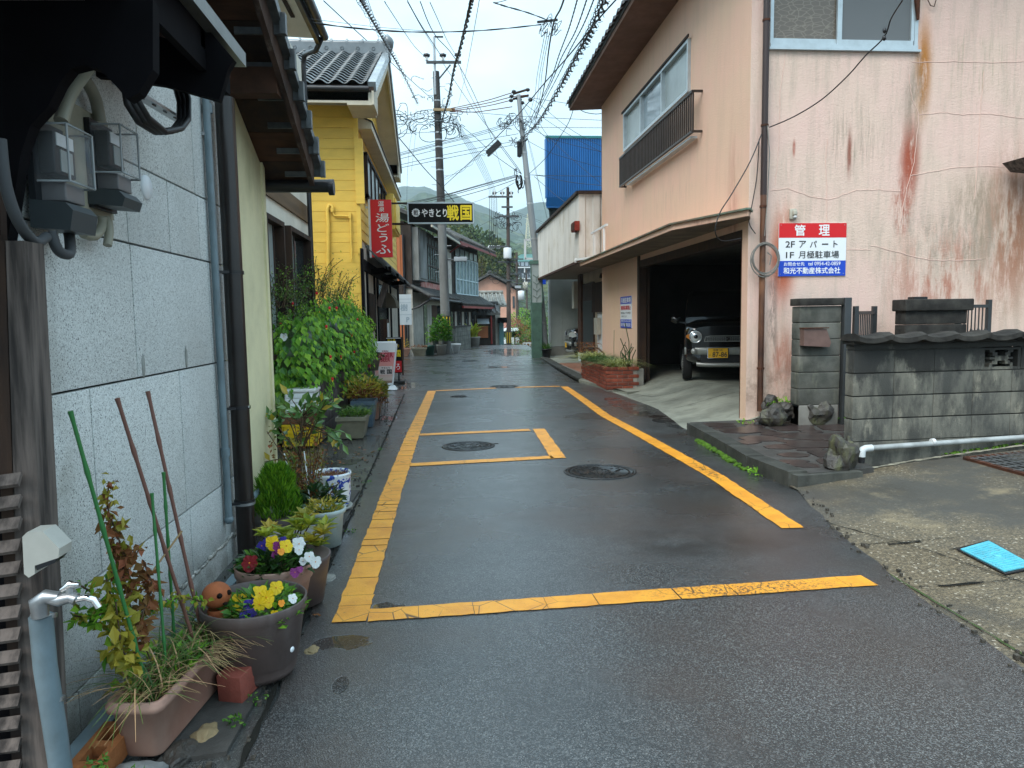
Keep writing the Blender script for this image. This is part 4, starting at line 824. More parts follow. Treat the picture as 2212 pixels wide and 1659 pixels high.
# bit of neighbouring roof at the right edge
q = onY(2205, 345, 8.4); MB().poly([(q.x, 8.1, q.z+0.02), (q.x+1.5, 8.1, q.z+0.25), (q.x+1.5, 8.1, q.z-0.2), (q.x+.12, 8.1, q.z-0.09)], (0, 0.6, 0)).build('wall_canopy', m_wood_old); tag(bpy.data.objects['wall_canopy'], 'tip of a small dark canopy on the pink wall at the right edge', 'canopy')
q = onY(1985, 20, PY-0.05); hk = MB(); hk.tube([(q.x-.03, PY-.03, q.z+.5), (q.x-.02, PY-.04, q.z+.1), (q.x, PY-.04, q.z-.12)], [.03, .035, .015], 8); hk.tube([onY(2000, -10, PY-.04), onY(2010, 12, PY-.04), onY(2018, 14, PY-.04), onY(2022, 0, PY-.04)], .006, 5); tag(hk.build('bracket_iron', m_rust), 'dark rusted iron bracket beside the upper side window', 'bracket')

# ---- brick planter
m_brick = mat('red_brick', (0.36, 0.085, 0.045), 0.75, var=0.4, vs_=12, vcol=(0.20, 0.06, 0.04), rand=0.45, bs=80, bd=0.003)
m_mortar = mat('mortar', (0.38, 0.35, 0.31), 0.9, var=0.4, vs_=20, bs=80, bd=0.004)
bp = empty('brick_planter', (3.3, 14.9, 0), 'low red brick planter holding striped and dark green grass at the garage corner', 'planter')
bx0, bx1, by0, by1, bz = 3.02, 3.64, 13.6, 16.3, 0.0
MB().box(bx0+.012, bx0+.10, by0+.012, by1-.012, bz, 0.40).build('mortar_core', m_mortar, bp); MB().box(bx0+.10, bx1-.02, by0+.012, by0+.10, bz, 0.40).build('mortar_core', m_mortar, bp); MB().box(bx0+.10, FX, by1-.11, by1-.012, bz, 0.40).build('mortar_core', m_mortar, bp)
MB().box(bx1-.02, FX, by0+.01, by0+.1, 0, 0.42).build('render_patch', m_conc, bp)
br1 = MB().cbox((0, 0, 0), (0.095, 0.205, 0.062), bev=0.004).build('brick', m_brick, bp); br2 = MB().cbox((0, 0, 0), (0.205, 0.095, 0.062), bev=0.004).build('brick', m_brick, bp)
first1 = first2 = True
for r_ in range(6):
    z = 0.03+r_*0.0735+0.031; off = 0.1075*(r_ % 2)
    y = by0+0.1+off
    while y < by1-0.05:
        if first1: br1.location = V((bx0+.048, y, z))-ORG[bp.name]; first1 = False
        else: place(br1, bp, (bx0+.048+U_(-.003, .003)-(0.01 if r_ == 5 else 0), y, z), (0, 0, U_(-.01, .01)))
        y += 0.2150
    x = bx0+0.102+(0.1 if r_ % 2 == 0 else 0.0)
    while x < bx1-0.03:
        if first2: br2.location = V((x, by0+.048, z))-ORG[bp.name]; first2 = False
        else: place(br2, bp, (x, by0+.048+U_(-.003, .003)-(0.01 if r_ == 5 else 0), z), (0, 0, U_(-.01, .01)))
        x += 0.215
MB().box(bx0+.1, FX, by0+.1, by1-.1, 0.30, 0.38).build('soil', m_soil, bp)
m_var = mat('striped_grass', (0.42, 0.46, 0.20), 0.5, island=0.5, transl=0.3); m_dgr = mat('mondo_grass', (0.035, 0.11, 0.02), 0.45, island=0.6, transl=0.2)
def tuft(name, cs, n, h, w, m, label, cat='grass plant', lean=1.6, parent=None):
    mb = MB()
    for c in cs:
        for i in range(n): blade(mb, V(c)+V((U_(-.05, .05), U_(-.05, .05), 0)), h*U_(.6, 1.15), w, lean*U_(.5, 1.2), U_(0, 2*pi), 4)
    o = mb.build(name, m, parent)
    if parent is None: tag(o, label, cat)
    return o
tuft('striped_grass', [(3.08, 16.1, .38), (3.2, 15.9, .38), (3.35, 16.1, .38)], 110, 0.46, 0.017, m_var, 'pale striped grass spilling over the far end of the brick planter')
tuft('striped_grass', [(3.2, 13.85, .38), (3.4, 13.9, .38), (3.5, 14.05, .38)], 100, 0.40, 0.016, m_var, 'pale striped grass at the near corner of the brick planter')
tuft('mondo_grass', [(3.15+0.2*(i % 2), 14.25+0.2*i, .38) for i in range(8)], 90, 0.40, 0.015, m_dgr, 'dark green clump grass in the middle of the brick planter')
hrt = empty('horsetail_rushes', (3.52, 13.9, .38), 'bare dark rush stems standing beside the garage post', 'plant')
for i in range(16):
    hr = MB()
    c = V((3.52+U_(-.1, .08), 13.85+U_(-.12, .25), .38)); h = U_(.25, 1.0) if i < 6 else U_(.2, .55); hr.tube([c, c+V((U_(-.04, .04), U_(-.04, .04), h*.6)), c+V((U_(-.12, .12), U_(-.1, .1), h))], 0.009, 5); hr.build('stem', m_leafd, hrt)
MB().tube([(3.4, 14.6, .38), (3.42, 14.7, .8), (3.45, 14.8, 1.15)], .005, 5).build('stem', m_leafd, hrt)
bn = MB(); bn.tube([(3.5, 16.1, .35), (3.52, 16.15, .6), (3.4, 16.2, .72), (3.3, 16.5, .74), (3.1, 16.7, .70)], [.03, .025, .02, .014, .008], 6); bt = bn.build('bonsai', m_twig); tag(bt, 'small gnarled bonsai branch behind the brick planter', 'tree')
fb = MB()
for i in range(260): leaf(fb, V((3.2+U_(-.22, .3), 16.45+U_(-.3, .3), .75+U_(-.13, .10))), rdir(), .02, .035)
o = fb.build('foliage', m_leafbr); o.parent = bt; o.location = o.location - bt.location; o['kind'] = 'stuff'
# concrete footing strip, roadside channel blocks and red tiles
MB().poly([(2.86, 15.7, -.02), (3.25, 12.9, -.02), (3.75, 13.2, -.02), (3.75, 14.0, -.02), (3.1, 13.8, -.02), (3.05, 16.3, -.02)], (0, 0, 0.07)).build('footing_strip', m_ramp, None, 'structure')
ch = empty('drain_channel', (2.98, 20, 0), 'dark concrete channel cover blocks along the right road edge', 'drain')
y = 16.0
for i in range(15):
    x = interp([(16, 2.93), (20, 3.02), (26, 3.25)], y); o = MB().cbox((x+.12, y+.29, 0.015), (0.24, 0.57, 0.07), bev=0.01).build('channel_block', m_kerb, ch); y += 0.6
m_rtile = mat('terracotta_floor_tile', (0.34, 0.15, 0.09), 0.45, var=0.3, vs_=3, rand=0.25)
fl = MB().box(3.3, 4.2, 16.4, 21.6, -0.05, 0.035).build('porch_floor', m_mortar, None, 'structure')
tl = MB().cbox((0, 0, 0), (0.292, 0.292, 0.02)).build('floor_tile', m_rtile, fl); k = 0
for i in range(3):
    for j in range(17):
        p = V((3.46+0.3*i, 16.6+0.3*j, 0.035))
        if k == 0: tl.location = p-ORG[fl.name]
        else: place(tl, fl, p)
        k += 1
sheet('forecourt', lambda y: (3.2, 7), [21.6+0.5*i for i in range(0, 10)], 8, m_ramp, lambda x, y: 0.0+0.05*(x-3.2))
# ================================================================== next house: overhanging metal clad upper floor
m_clad = mat('ribbed_white_cladding', (0.64, 0.63, 0.59), 0.5, var=0.2, vs_=2, stretch=(1, 1, .2), dirt=((0.30, 0.24, 0.14), 0.6), dscale=3)
hb = empty('house', (4.5, 21, 0), 'house with ribbed white metal upper floor overhanging a beige porch', 'house')
KX, KY0, KY1, kz0, kz1 = 3.2, 17.42, 25.4, 2.80, 4.38
rb = MB(); nr = 66; pts = []
for i in range(nr):
    y = KY0+(KY1-KY0)*i/nr; dy_ = (KY1-KY0)/nr
    for q, dxx in ((0, 0), (.35, 0), (.45, .018), (.9, .018)): pts.append((KX+dxx, y+q*dy_))
pts.append((KX, KY1))
rb.add([(x, y, z) for x, y in pts for z in (kz0, kz1)], [(2*i, 2*i+2, 2*i+3, 2*i+1) for i in range(len(pts)-1)])
rb.build('street_cladding', m_clad, hb)
rb = MB(); pts = []; nr2 = 5
for i in range(nr2):
    x = KX+0.001+(5.0-KX)*i/nr2*1.0; w_ = (5.0-KX)/nr2
    for q, dyy in ((0, 0), (.42, 0), (.5, .03), (.93, .03)): pts.append((x+q*w_, KY0+dyy))
pts.append((5.0, KY0))
rb.add([(x, y, z) for x, y in pts for z in (kz0, kz1)], [(2*i, 2*i+2, 2*i+3, 2*i+1) for i in range(len(pts)-1)]); rb.build('end_cladding', m_clad, hb)
c = MB(); c.beam((KX-.02, KY0-.03, kz1+.03), (KX-.02, KY1, kz1+.03), 0.09, 0.07); c.beam((KX-.02, KY0-.03, kz1+.03), (5.0, KY0-.03, kz1+.03), 0.09, 0.07); c.build('parapet_cap', m_wood_dark, hb)
MB().box(KX+.03, 7, KY0+.05, KY1, kz0-.05, kz0).build('soffit', mat('pale_soffit', (0.30, 0.25, 0.19), 0.8, var=0.2), hb)
c = MB(); c.beam((KX, KY0, kz0-.03), (KX, KY1, kz0-.03), 0.06, 0.06); c.beam((KX, KY0, kz0-.03), (4.2, KY0, kz0-.03), 0.06, 0.06); c.build('lower_edge', m_wood_brown, hb)
MB().box(KX+0.1, 7, KY0+.1, KY1-.02, kz1-.12, kz1-.05).build('roof', m_conc, hb)
m_bg = mat('beige_render', (0.42, 0.34, 0.25), 0.85, var=0.2, vs_=3)
wl_ = MB(); wl_.box(4.2, 4.35, 17.5, 20.4, 0, kz0-.05); wl_.box(4.2, 4.35, 20.4, 22.2, 2.45, kz0-.05); wl_.build('porch_wall', m_bg, hb)
MB().box(4.1, 4.2, 17.42, 19.6, 0, 1.55).build('white_wall', m_white, hb)
dr = MB().box(4.17, 4.21, 20.45, 22.1, 0.05, 2.42).build('door', m_wood_dark, hb, label='dark slatted entrance door under the overhang')
for i in range(9): MB().box(4.15, 4.17, 20.55+.17*i, 20.62+.17*i, 0.5, 1.9).build('slat', mat('steel_slat', (0.10, 0.12, 0.125), 0.35, .5), dr)
MB().box(4.12, 4.26, 22.2, 22.7, 0.3, kz0-.05).build('post', m_wood_brown, hb); MB().box(4.12, 4.26, 22.2, 22.7, 0, 0.3).build('post', m_white, hb)
gr_ = MB()
for i in range(22): gr_.box(4.02, 4.045, 17.6+.11*i, 17.65+.11*i, 1.55, 2.35)
gr_.box(4.045, 4.07, 17.55, 20.1, 1.55, 1.6); gr_.box(4.045, 4.07, 17.55, 20.1, 2.3, 2.35); gr_.build('window_lattice', m_wood_dark, hb)
MB().box(3.98, 4.09, 19.1, 19.5, 0.95, 1.4).build('meter_cabinet', m_beige, hb); MB().box(4.0, 4.12, 22.72, 23.1, 1.7, 2.55).build('electric_box', m_beige, hb)
MB().lathe([(0.0001, .12), (.08, .1), (.11, 0), (.10, -.02)], (4.05, 18.6, 2.45), 12).build('porch_lamp', m_wood_dark, hb)
# wall panel facing the camera
pw = MB(); m_panel = mat('pale_board', (0.40, 0.44, 0.42), 0.7, var=0.15, vs_=2, bs=30, bd=0.006)
for i in range(3): MB().box(3.66+i*.47, 3.66+i*.47+.464, 25.9, 26.0, 0.38, kz0-.02).build('wall_panel', m_panel, hb)
MB().box(3.64, 5.3, 25.92, 26.2, -.05, 0.37).build('plinth', m_conc, hb); MB().box(3.63, 3.70, 25.88, 26.0, 0.37, kz0).build('corner_trim', m_white, hb); MB().box(5.3, 7, 23.5, 26, 0, kz0-.06).build('inner_wall', m_bg, hb)
q = onX(1243, 490, KX-.05); rl = empty('red_lamp_box', q, 'small rusty red square box fixed on the ribbed white cladding', 'wall box'); MB().cbox(q, (0.12, 0.5, 0.22)).build('box', mat('rusty_red', (0.25, 0.035, 0.025), 0.6, var=.4, vs_=9), rl); MB().cbox((q.x-.07, q.y, q.z+.0), (0.015, 0.42, 0.17)).build('face', m_rust, rl)
# ---- blue clad building behind
m_blue = mat('blue_corrugated', (0.012, 0.145, 0.42), 0.42, var=0.15, vs_=2, stretch=(1, 1, .3))
bb = empty('blue_clad_house', (5, 27, 4), 'tall house clad in bright blue corrugated metal above an orange wall', 'house')
BY = 27.0; P = lambda x, y: onY(x, y, BY)
tl_, bl_, tr_, br_ = P(1180, 293), P(1181, 447), P(1340, 288), P(1340, 438)
rb = MB(); pts = []; n = 46
for i in range(n):
    x = tl_.x+(7.6-tl_.x)*i/n; w_ = (7.6-tl_.x)/n
    for q, dd in ((0, 0), (.4, 0), (.5, .07), (.9, .07)): pts.append((x+q*w_, BY+dd))
rb.add([(x, y, z) for x, y in pts for z in (bl_.z+.35, tl_.z-.08)], [(2*i, 2*i+2, 2*i+3, 2*i+1) for i in range(len(pts)-1)]); rb.build('cladding', m_blue, bb)
MB().box(tl_.x-.03, 7.6, BY-.03, BY+.06, tl_.z-.08, tl_.z).build('top_flashing', mat('teal_flashing', (0.02, 0.16, 0.17), .5), bb); MB().box(tl_.x-.03, tl_.x, BY-.02, BY+.3, bl_.z+.35, tl_.z-.08).build('corner_panel', m_blue, bb); MB().poly([(tl_.x-.02, BY-.02, bl_.z+.35), (7.6, BY-.02, bl_.z+.35), (7.6, BY+.14, bl_.z+.05), (tl_.x-.02, BY+.14, bl_.z+.05)], (0, .02, 0)).build('skirt', m_blue, bb)
MB().poly([(tl_.x, BY+.15, bl_.z), (7.6, BY+.15, bl_.z), (7.6, BY+6, bl_.z), (tl_.x+1.6, BY+6, bl_.z)], (0, 0, tl_.z-.2-bl_.z)).build('body', m_blue, bb)
MB().box(P(1213, 460).x, 7.6, BY+.6, BY+1, 0, bl_.z+.02).build('orange_wall', mat('orange_render', (0.55, 0.20, 0.06), .8, var=.2), bb); MB().poly([(tl_.x+.12, BY+.4, bl_.z), (P(1212, 460).x, BY+.4, bl_.z), (P(1212, 460).x, BY+.4, 0), (tl_.x+.65, BY+.4, 0)], (.4, 1.2, 0)).build('dark_wall', mat('dark_green_wall', (0.035, 0.05, 0.05), .7, var=.4), bb)
q = P(1252, 470); MB().tube([(q.x, BY+.5, q.z-.8), (q.x, BY+.5, q.z), (q.x+.05, BY+.4, q.z+.12)], .06, 8).build('vent_pipe', m_white, bb)
# green gate lamp post
gl = empty('lamp_post', (3.12, 25.3, 0), 'square green bollard lamp with a frosted leaf-patterned glass head', 'lamp post'); q = onY(1158, 610, 25.3)
m_grn = mat('green_bronze', (0.075, 0.15, 0.115), 0.5, var=.35, vs_=5)
MB().box(q.x-.16, q.x+.18, 25.2, 25.6, -.05, 1.95).build('shaft', m_grn, gl); zt = onY(1158, 563, 25.3).z
MB().box(q.x-.17, q.x+.19, 25.23, 25.57, 1.95, zt-.12).build('glass_head', m_glassf, gl); MB().box(q.x-.21, q.x+.23, 25.19, 25.61, zt-.12, zt).build('cap', m_grn, gl)
fr = MB()
for dx_ in (-.2, .19): fr.box(q.x+dx_, q.x+dx_+.03, 25.205, 25.24, 1.95, zt-.12)
for k in range(4):
    z = 2.05+k*.24; fr.tube([(q.x+.0, 25.22, z-.08), (q.x+.02, 25.22, z+.05), (q.x-.12, 25.22, z+.14)], .008, 4); fr.tube([(q.x+.02, 25.22, z+.05), (q.x+.14, 25.22, z+.16)], .008, 4)
fr.build('leaf_tracery', m_grn, gl)
dg = empty('display_case', onY(1146, 545, 30), 'white framed notice case standing on poles behind the leaning pole', 'notice case'); 
for a in (1134, 1162):
    p = onY(a, 517, 30); p2_ = onY(a, 560, 30); MB().beam(p, (p.x, 30, p2_.z), .08, .08, V((0, 1, 0))).build('frame_post', m_white, dg)
for yv in (518, 559): p = onY(1134, yv, 30); r = onY(1172, yv, 30); MB().beam(p, r, .08, .08).build('frame_bar', m_white, dg)
p = onY(1160, 530, 30); MB().box(p.x, p.x+.35, 29.98, 30.02, p.z-1.6, p.z).build('blue_panel', m_sblue, dg)
tuft('roadside_shrub', [(3.4, 25.2, .05), (3.5, 25.35, .1)], 45, .6, .03, m_leaf, 'dark leafy shrub squeezed between green lamp post and leaning pole', 'shrub', .6)
pt = empty('plant_pot', (3.38, 25.1, 0), 'dark plastic pot at the foot of the leaning pole', 'plant pot'); MB().lathe([(.12, 0), (.17, .3), (.18, .3), (.18, .33), (.15, .33), (.14, .2), (.0001, .2)], (3.42, 25.0, 0), 16).build('pot', m_black, pt)
# ================================================================== small hatchback in the garage, and the van nose further on
m_cblk = mat('black_car_paint', (0.004, 0.004, 0.005), 0.18, coat=1.0); m_csil = mat('silver_bumper', (0.33, 0.345, 0.33), 0.32, 0.35); m_tyre = mat('tyre_rubber', (0.018, 0.018, 0.018), 0.85, bs=60, bd=0.002)
m_lens = mat('clear_lens', (0.75, 0.8, 0.82), 0.08, 0.55); m_plate = mat('yellow_plate', (0.72, 0.40, 0.015), 0.45); m_cgl = mat('car_glass', (0.01, 0.012, 0.014), 0.04, spec=.8)
def loft(mb, secs, cap=True):
    n = len(secs[0]); vs = [v for s in secs for v in s]
    fs = [(i*n+k, i*n+(k+1) % n, (i+1)*n+(k+1) % n, (i+1)*n+k) for i in range(len(secs)-1) for k in range(n)]
    mb.add(vs, fs, True)
    if cap: mb.add(secs[0], [tuple(range(n))[::-1]]); mb.add(secs[-1], [tuple(range(n))])
def rsec(y, hw, z0, z1, p=5.0, n=28, tap=0.0):
    out = []
    for k in range(n):
        a = 2*pi*k/n; c_, s_ = cos(a), sin(a); x = abs(c_)**(2/p)*(1 if c_ > 0 else -1)*hw; z = abs(s_)**(2/p)*(1 if s_ > 0 else -1)
        zz = (z0+z1)/2+z*(z1-z0)/2; x *= 1-tap*max(0, z); out.append(V((x, y, zz)))
    return out
def kei_car(label, plate=('佐賀 581', '87-86', 'い'), logo=True, boxy=False):
    """built at the origin: nose at y=0 facing -Y, width along X"""
    t = empty('parked_car', (0, 0, 0), label, 'car')
    mb = MB()
    loft(mb, [rsec(0.03, .60, .40, .98), rsec(0.06, .68, .36, 1.02), rsec(0.18, .725, .30, 1.06), rsec(.45, .735, .28, 1.09), rsec(.9, .737, .27, 1.13), rsec(1.2, .737, .27, 1.16), rsec(3.1, .735, .27, 1.14), rsec(3.36, .70, .33, 1.05), rsec(3.40, .6, .4, 1.0)])
    mb.build('body', m_cblk, t)
    mb = MB(); loft(mb, [rsec(.80, .69, 1.0, 1.14, 7), rsec(.92, .69, 1.02, 1.30, 7, tap=.02), rsec(1.20, .68, 1.05, 1.58, 7, tap=.05), rsec(1.32, .68, 1.05, 1.64, 7, tap=.07), rsec(2.2, .68, 1.05, 1.67, 7, tap=.08), rsec(3.1, .60, 1.1, 1.64, 6, tap=.07), rsec(3.33, .58, 1.05, 1.2, 6)])
    mb.build('cabin', m_cblk, t)
    MB().poly([(-.60, .885, 1.17), (.60, .885, 1.17), (.56, 1.20, 1.555), (-.56, 1.20, 1.555)], (0, -.012, .012)).build('windscreen', m_cgl, t)
    for s in (-1, 1):
        w = MB(); w.lathe([(.0001, -.085), (.17, -.09), (.18, -.07), (.27, -.08), (.285, -.05), (.285, .05), (.27, .08), (.0001, .08)], (s*.66, .62, .285), 28, axis='x'); wh = w.build('wheel', m_tyre, t)
        r = MB(); r.lathe([(.0001, s*.092), (.05, s*.10), (.17, s*.088), (.18, s*.075)], (s*.66, .62, .285), 20, axis='x'); r.build('rim', m_csil, wh)
        w = MB(); w.lathe([(.0001, -.085), (.27, -.08), (.285, -.05), (.285, .05), (.27, .08), (.0001, .08)], (s*.66, 2.95, .285), 24, axis='x'); w.build('wheel', m_tyre, t)
        if not boxy:
            h = MB(); h.lathe([(.112, .0), (.114, -.03), (.100, -.045), (.090, -.035)], (s*.535, .03, .80), 28, axis='y'); hl = h.build('headlight', m_chrome, t)
            g = MB(); g.lathe([(.090, -.03), (.075, -.048), (.04, -.058), (.0001, -.06)], (s*.535, .03, .80), 24, axis='y'); g.build('lens', m_lens, hl)
            g = MB(); g.lathe([(.03, -.061), (.035, -.066), (.0001, -.07)], (s*.535, .03, .80), 14, axis='y'); g.build('reflector', m_cgl, hl)
            MB().poly([(s*.61, .02, .855), (s*.695, .07, .83), (s*.70, .075, .79), (s*.61, .02, .735)], (0, -.012, 0)).build('turn_lamp', mat('amber_lens', (.45, .16, .03), .15), hl)
        else:
            h = MB(); h.poly([(s*.42, .0, .90), (s*.70, .08, .96), (s*.73, .20, .80), (s*.70, .07, .76), (s*.42, .0, .78)], (0, -.02, 0)); h.build('headlight', m_lens, t)
        m = MB(); m.ball((s*.86, .98, 1.10), .1, (1.0, .7, .8), 2); m.beam((s*.70, 1.0, 1.04), (s*.82, .98, 1.06), .04, .04); m.build('door_mirror', m_cblk, t)
        f = MB(); f.lathe([(.0001, -.03), (.05, -.025), (.055, 0)], (s*.56, .02, .545), 16, axis='y'); f.build('fog_lamp', m_csil, t)
    z0b = .46
    b = MB()
    loft(b, [[V((x, 0.035+abs(x/.7)**4*.13-dd, z)) for (dd, z) in ((0.0, .615), (.05, .61), (.06, .58), (.05, .49), (.0, .475))] for x in [-.72+1.44*i/16 for i in range(17)]]); b.build('upper_bumper', m_csil, t)
    b = MB(); loft(b, [[V((x, 0.03+abs(x/.6)**4*.10-dd, z-(abs(x)/.55)**6*-.02)) for (dd, z) in ((0, .345), (.05, .34), (.055, .29), (.0, .265))] for x in [-.52+1.04*i/14 for i in range(15)]]); b.build('skid_plate', m_csil, t)
    g = MB(); g.box(-.37, .37, -.005, .03, .715, .80); g.build('grille', m_black, t)
    gb = MB(); gb.tube([(-.39, -.01, .715), (-.37, -.012, .795), (-.30, -.015, .81), (.30, -.015, .81), (.37, -.012, .795), (.39, -.01, .715), (-.39, -.01, .715)], .006, 6)
    for i in range(3):
        for j in range(24): gb.box(-.35+.03*j, -.335+.03*j, -.012, -.004, .725+.026*i+.003*(j % 2), .735+.026*i+.003*(j % 2))
    gb.build('grille_trim', m_csil, t)
    l = MB(); l.box(-.45, .45, -.0, .03, .35, .48); l.build('lower_grille', m_black, t)
    if logo:
        e = MB(); p = [(.038, .025), (.012, .042), (-.038, .012), (.006, -.008), (-.020, -.022), (-.038, -.010), (-.038, -.022), (-.012, -.042), (.038, -.012), (-.006, .008), (.020, .022), (.038, .012)]
        e.poly([(x, -.024, .765+z) for x, z in p], (0, .008, 0)); e.build('emblem', m_chrome, t)
    pl = MB().box(-.165, .165, -.055, -.045, .415, .58).build('number_plate', m_plate, t)
    tx = MB(); o = (-.165, -.056, .415)
    T(tx, plate[0], .085, .245, .115, .152, .02, o, lift=.001); T(tx, plate[1], .075, .315, .015, .098, .03, o, lift=.001); T(tx, plate[2], .02, .05, .03, .06, .01, o, lift=.001)
    if tx.v: tx.build('plate_lettering', m_ink, pl)
    fr = MB()
    for a, b_ in (((-.17, .41), (.17, .41)), ((-.17, .585), (.17, .585)), ((-.17, .41), (-.17, .585)), ((.17, .41), (.17, .585))): fr.beam((a[0], -.055, a[1]), (b_[0], -.055, b_[1]), .012, .008)
    fr.build('plate_frame', m_chrome, pl)
    return t
c1 = kei_car('black kei hatchback with round headlights and silver bumper parked nose-out in the garage'); c1.location = (4.80, 12.05, 0.265); c1.rotation_euler = (0, 0, radians(-17))
# plate sits left of the centre line
for ch in c1.children:
    if ch.name.startswith('number_plate'): ch.location.x -= 0.165; ch.location.z += 0.02
c2 = kei_car('black kei van whose nose pokes out beyond the porch post', ('佐賀 580', '12-34', 'あ'), False, True) if False else kei_car('black kei van whose nose pokes out beyond the porch post', ('', '', ''), False, True)
c2.location = (3.98, 23.9, 0.0); c2.rotation_euler = (0, 0, radians(-90+180)) if False else (0, 0, radians(-90))
# ================================================================== LEFT SIDE
WX = -1.35
def granite():
    t = NT('speckled_panel'); p = t.p
    v = t.voro(340, 'F1', 'Color', stretch=(1, 1, .8)); gs = t.n.new('ShaderNodeSeparateColor'); t.l.new(v, gs.inputs[0])
    c = t.mix(t.ramp(gs.outputs[0], 0.0, 1.0), (0.50, 0.525, 0.51, 1), (0.76, 0.785, 0.77, 1))
    c = t.mix(t.ramp(t.noise(165, 3, .6), .58, .70, 0, .6), c, (0.10, 0.115, 0.125, 1))
    c = t.mix(t.ramp(gs.outputs[1], .90, .95), c, (0.03, 0.035, 0.04, 1)); c = t.mix(t.ramp(t.noise(1.3, 5, .6), .4, .75, 0, .35), c, (0.30, 0.31, 0.29, 1))
    f = t.math('MULTIPLY', t.blob('yz', (2.45, 1.0), (.35, .9), .9), t.ramp(t.noise(3, 4), .3, .6)); c = t.mix(t.math('MULTIPLY', f, .6), c, (.20, .18, .13, 1)); c = t.mix(t.math('MULTIPLY', t.ramp(t.xyz()[2], .42, .0), t.ramp(t.noise(4, 6, .7), .3, .65, .15, .8)), c, (.17, .16, .13, 1)); oi = t.n.new('ShaderNodeObjectInfo'); c = t.mix(t.math('MULTIPLY', oi.outputs['Random'], .22), c, (.32, .34, .35, 1)); c = t.mix(t.ramp(t.noise(7, 6, .7, (1, 1, .12)), .55, .75, 0, .3), c, (.27, .28, .27, 1))
    t.l.new(c, p.inputs['Base Color']); p.inputs['Roughness'].default_value = .8; t.l.new(t.bump(t.noise(160, 3), .5, .003), p.inputs['Normal']); return t.m
m_gran = granite()
gh = empty('grey_house_wall', (WX-.1, 3.3, 0), 'speckled grey panel wall of the nearest house on the left', 'wall')
WY0, WY1, WZ = 2.30, 4.62, 2.75
MB().box(WX-.3, WX-.028, WY0, WY1-.01, -.05, WZ).build('backing', m_crack, gh)
rows = [(-.05, .14), (.14, .49), (.49, 1.21), (1.21, 1.79), (1.79, 2.14), (2.14, WZ)]
cols = [[1.2, 2.6, 3.6, 4.34, WY1], [1.2, 2.1, 2.90, 3.78, 4.34, WY1], [1.2, 1.9, 2.83, 3.74, 4.28, WY1], [1.2, 2.2, 3.26, 4.27, WY1], [1.2, 2.3, 3.25, 3.72, 4.15, WY1], [1.2, 2.45, 3.4, 4.12, WY1]]
for (z0, z1), cc in zip(rows, cols):
    for a, b in zip(cc, cc[1:]):
        a = max(a, WY0)
        if b-a < .05: continue
        MB().cbox((WX-.014, (a+b)/2, (z0+z1)/2), (.028, b-a-.009, z1-z0-.009), bev=.002).build('stone_panel', m_gran, gh)
m_lime = mat('white_mortar', (.55, .54, .5), .9, var=.5, vs_=12, vcol=(.2, .2, .18))
lm = MB()
for i in range(40): y = 3.3+1.3*i/40; lm.ball((WX+.004, y, .14+U_(-.01, .01)), U_(.012, .022), (.3, 1.6, .8), 1)
lm.build('mortar_fillet', m_lime, gh)
# disc and plaster blobs
q = onX(315, 405, WX); MB().lathe([(.0001, .012), (.05, .011), (.055, .004), (.056, 0)], q, 28, axis='x').build('blank_plate', m_swhite, gh)
for (x, y) in ((310, 790), (402, 770)): q = onX(x, y, WX+.001); MB().ball(q, .05, (.08, .35, 1), 2, .4, x).build('plaster_patch', mat('grey_plaster', (.30, .31, .29), .9, var=.3, vs_=20), gh)
# grey pvc riser
gp_ = empty('conduit', (WX+.03, 4.42, .5), 'slim grey plastic riser pipe near the end of the speckled wall', 'pipe'); a = onX(441, 215, WX+.03); b = onX(508, 1110, WX+.03); yy = onX(483, 900, WX+.03).y
MB().tube([(WX+.03, yy-.02, 2.72), (WX+.03, yy, b.z)], .021, 12).build('pipe_run', m_pvc, gp_)
for z in (2.62, .66): MB().tube([(WX+.03, yy, z), (WX+.03, yy, z+.05)], .027, 12).build('coupling', m_pvc, gp_)
MB().ball((WX+.03, yy, b.z), .028, (1, 1, 1), 2).build('end_cap', m_pvc, gp_); MB().cbox((WX+.01, yy, 2.5), (.03, .07, .02)).build('pipe_clip', m_steel, gp_)
# big black downpipe
bp_ = empty('downpipe', (WX+.08, 4.8, 0), 'thick dark brown downpipe between the speckled wall and the cream wall', 'downpipe'); X_ = WX+.08
yb = onX(515, 900, X_).y+.04; ps = [(X_, yb, 2.75), (X_, yb, .02)]; MB().tube(ps, .055, 20).build('pipe_run', m_pipeb, bp_)
for pz in (1.73, .92, .34): MB().tube([(X_, yb, pz), (X_, yb, pz+.02)], .062, 20).build('pipe_strap', m_black, bp_); MB().beam((X_-.1, yb-.1, pz+.01), (X_, yb-.05, pz+.01), .015, .015).build('strap_arm', m_black, bp_)
MB().tube([(X_, yb, .33), (X_, yb, .345)], .0635, 20).build('steel_band', m_steel, bp_); q = onX(524, 852, X_+.06); MB().cbox((X_+.058, yb-.01, .935), (.01, .03, .012)).build('bright_clip', m_chrome, bp_)
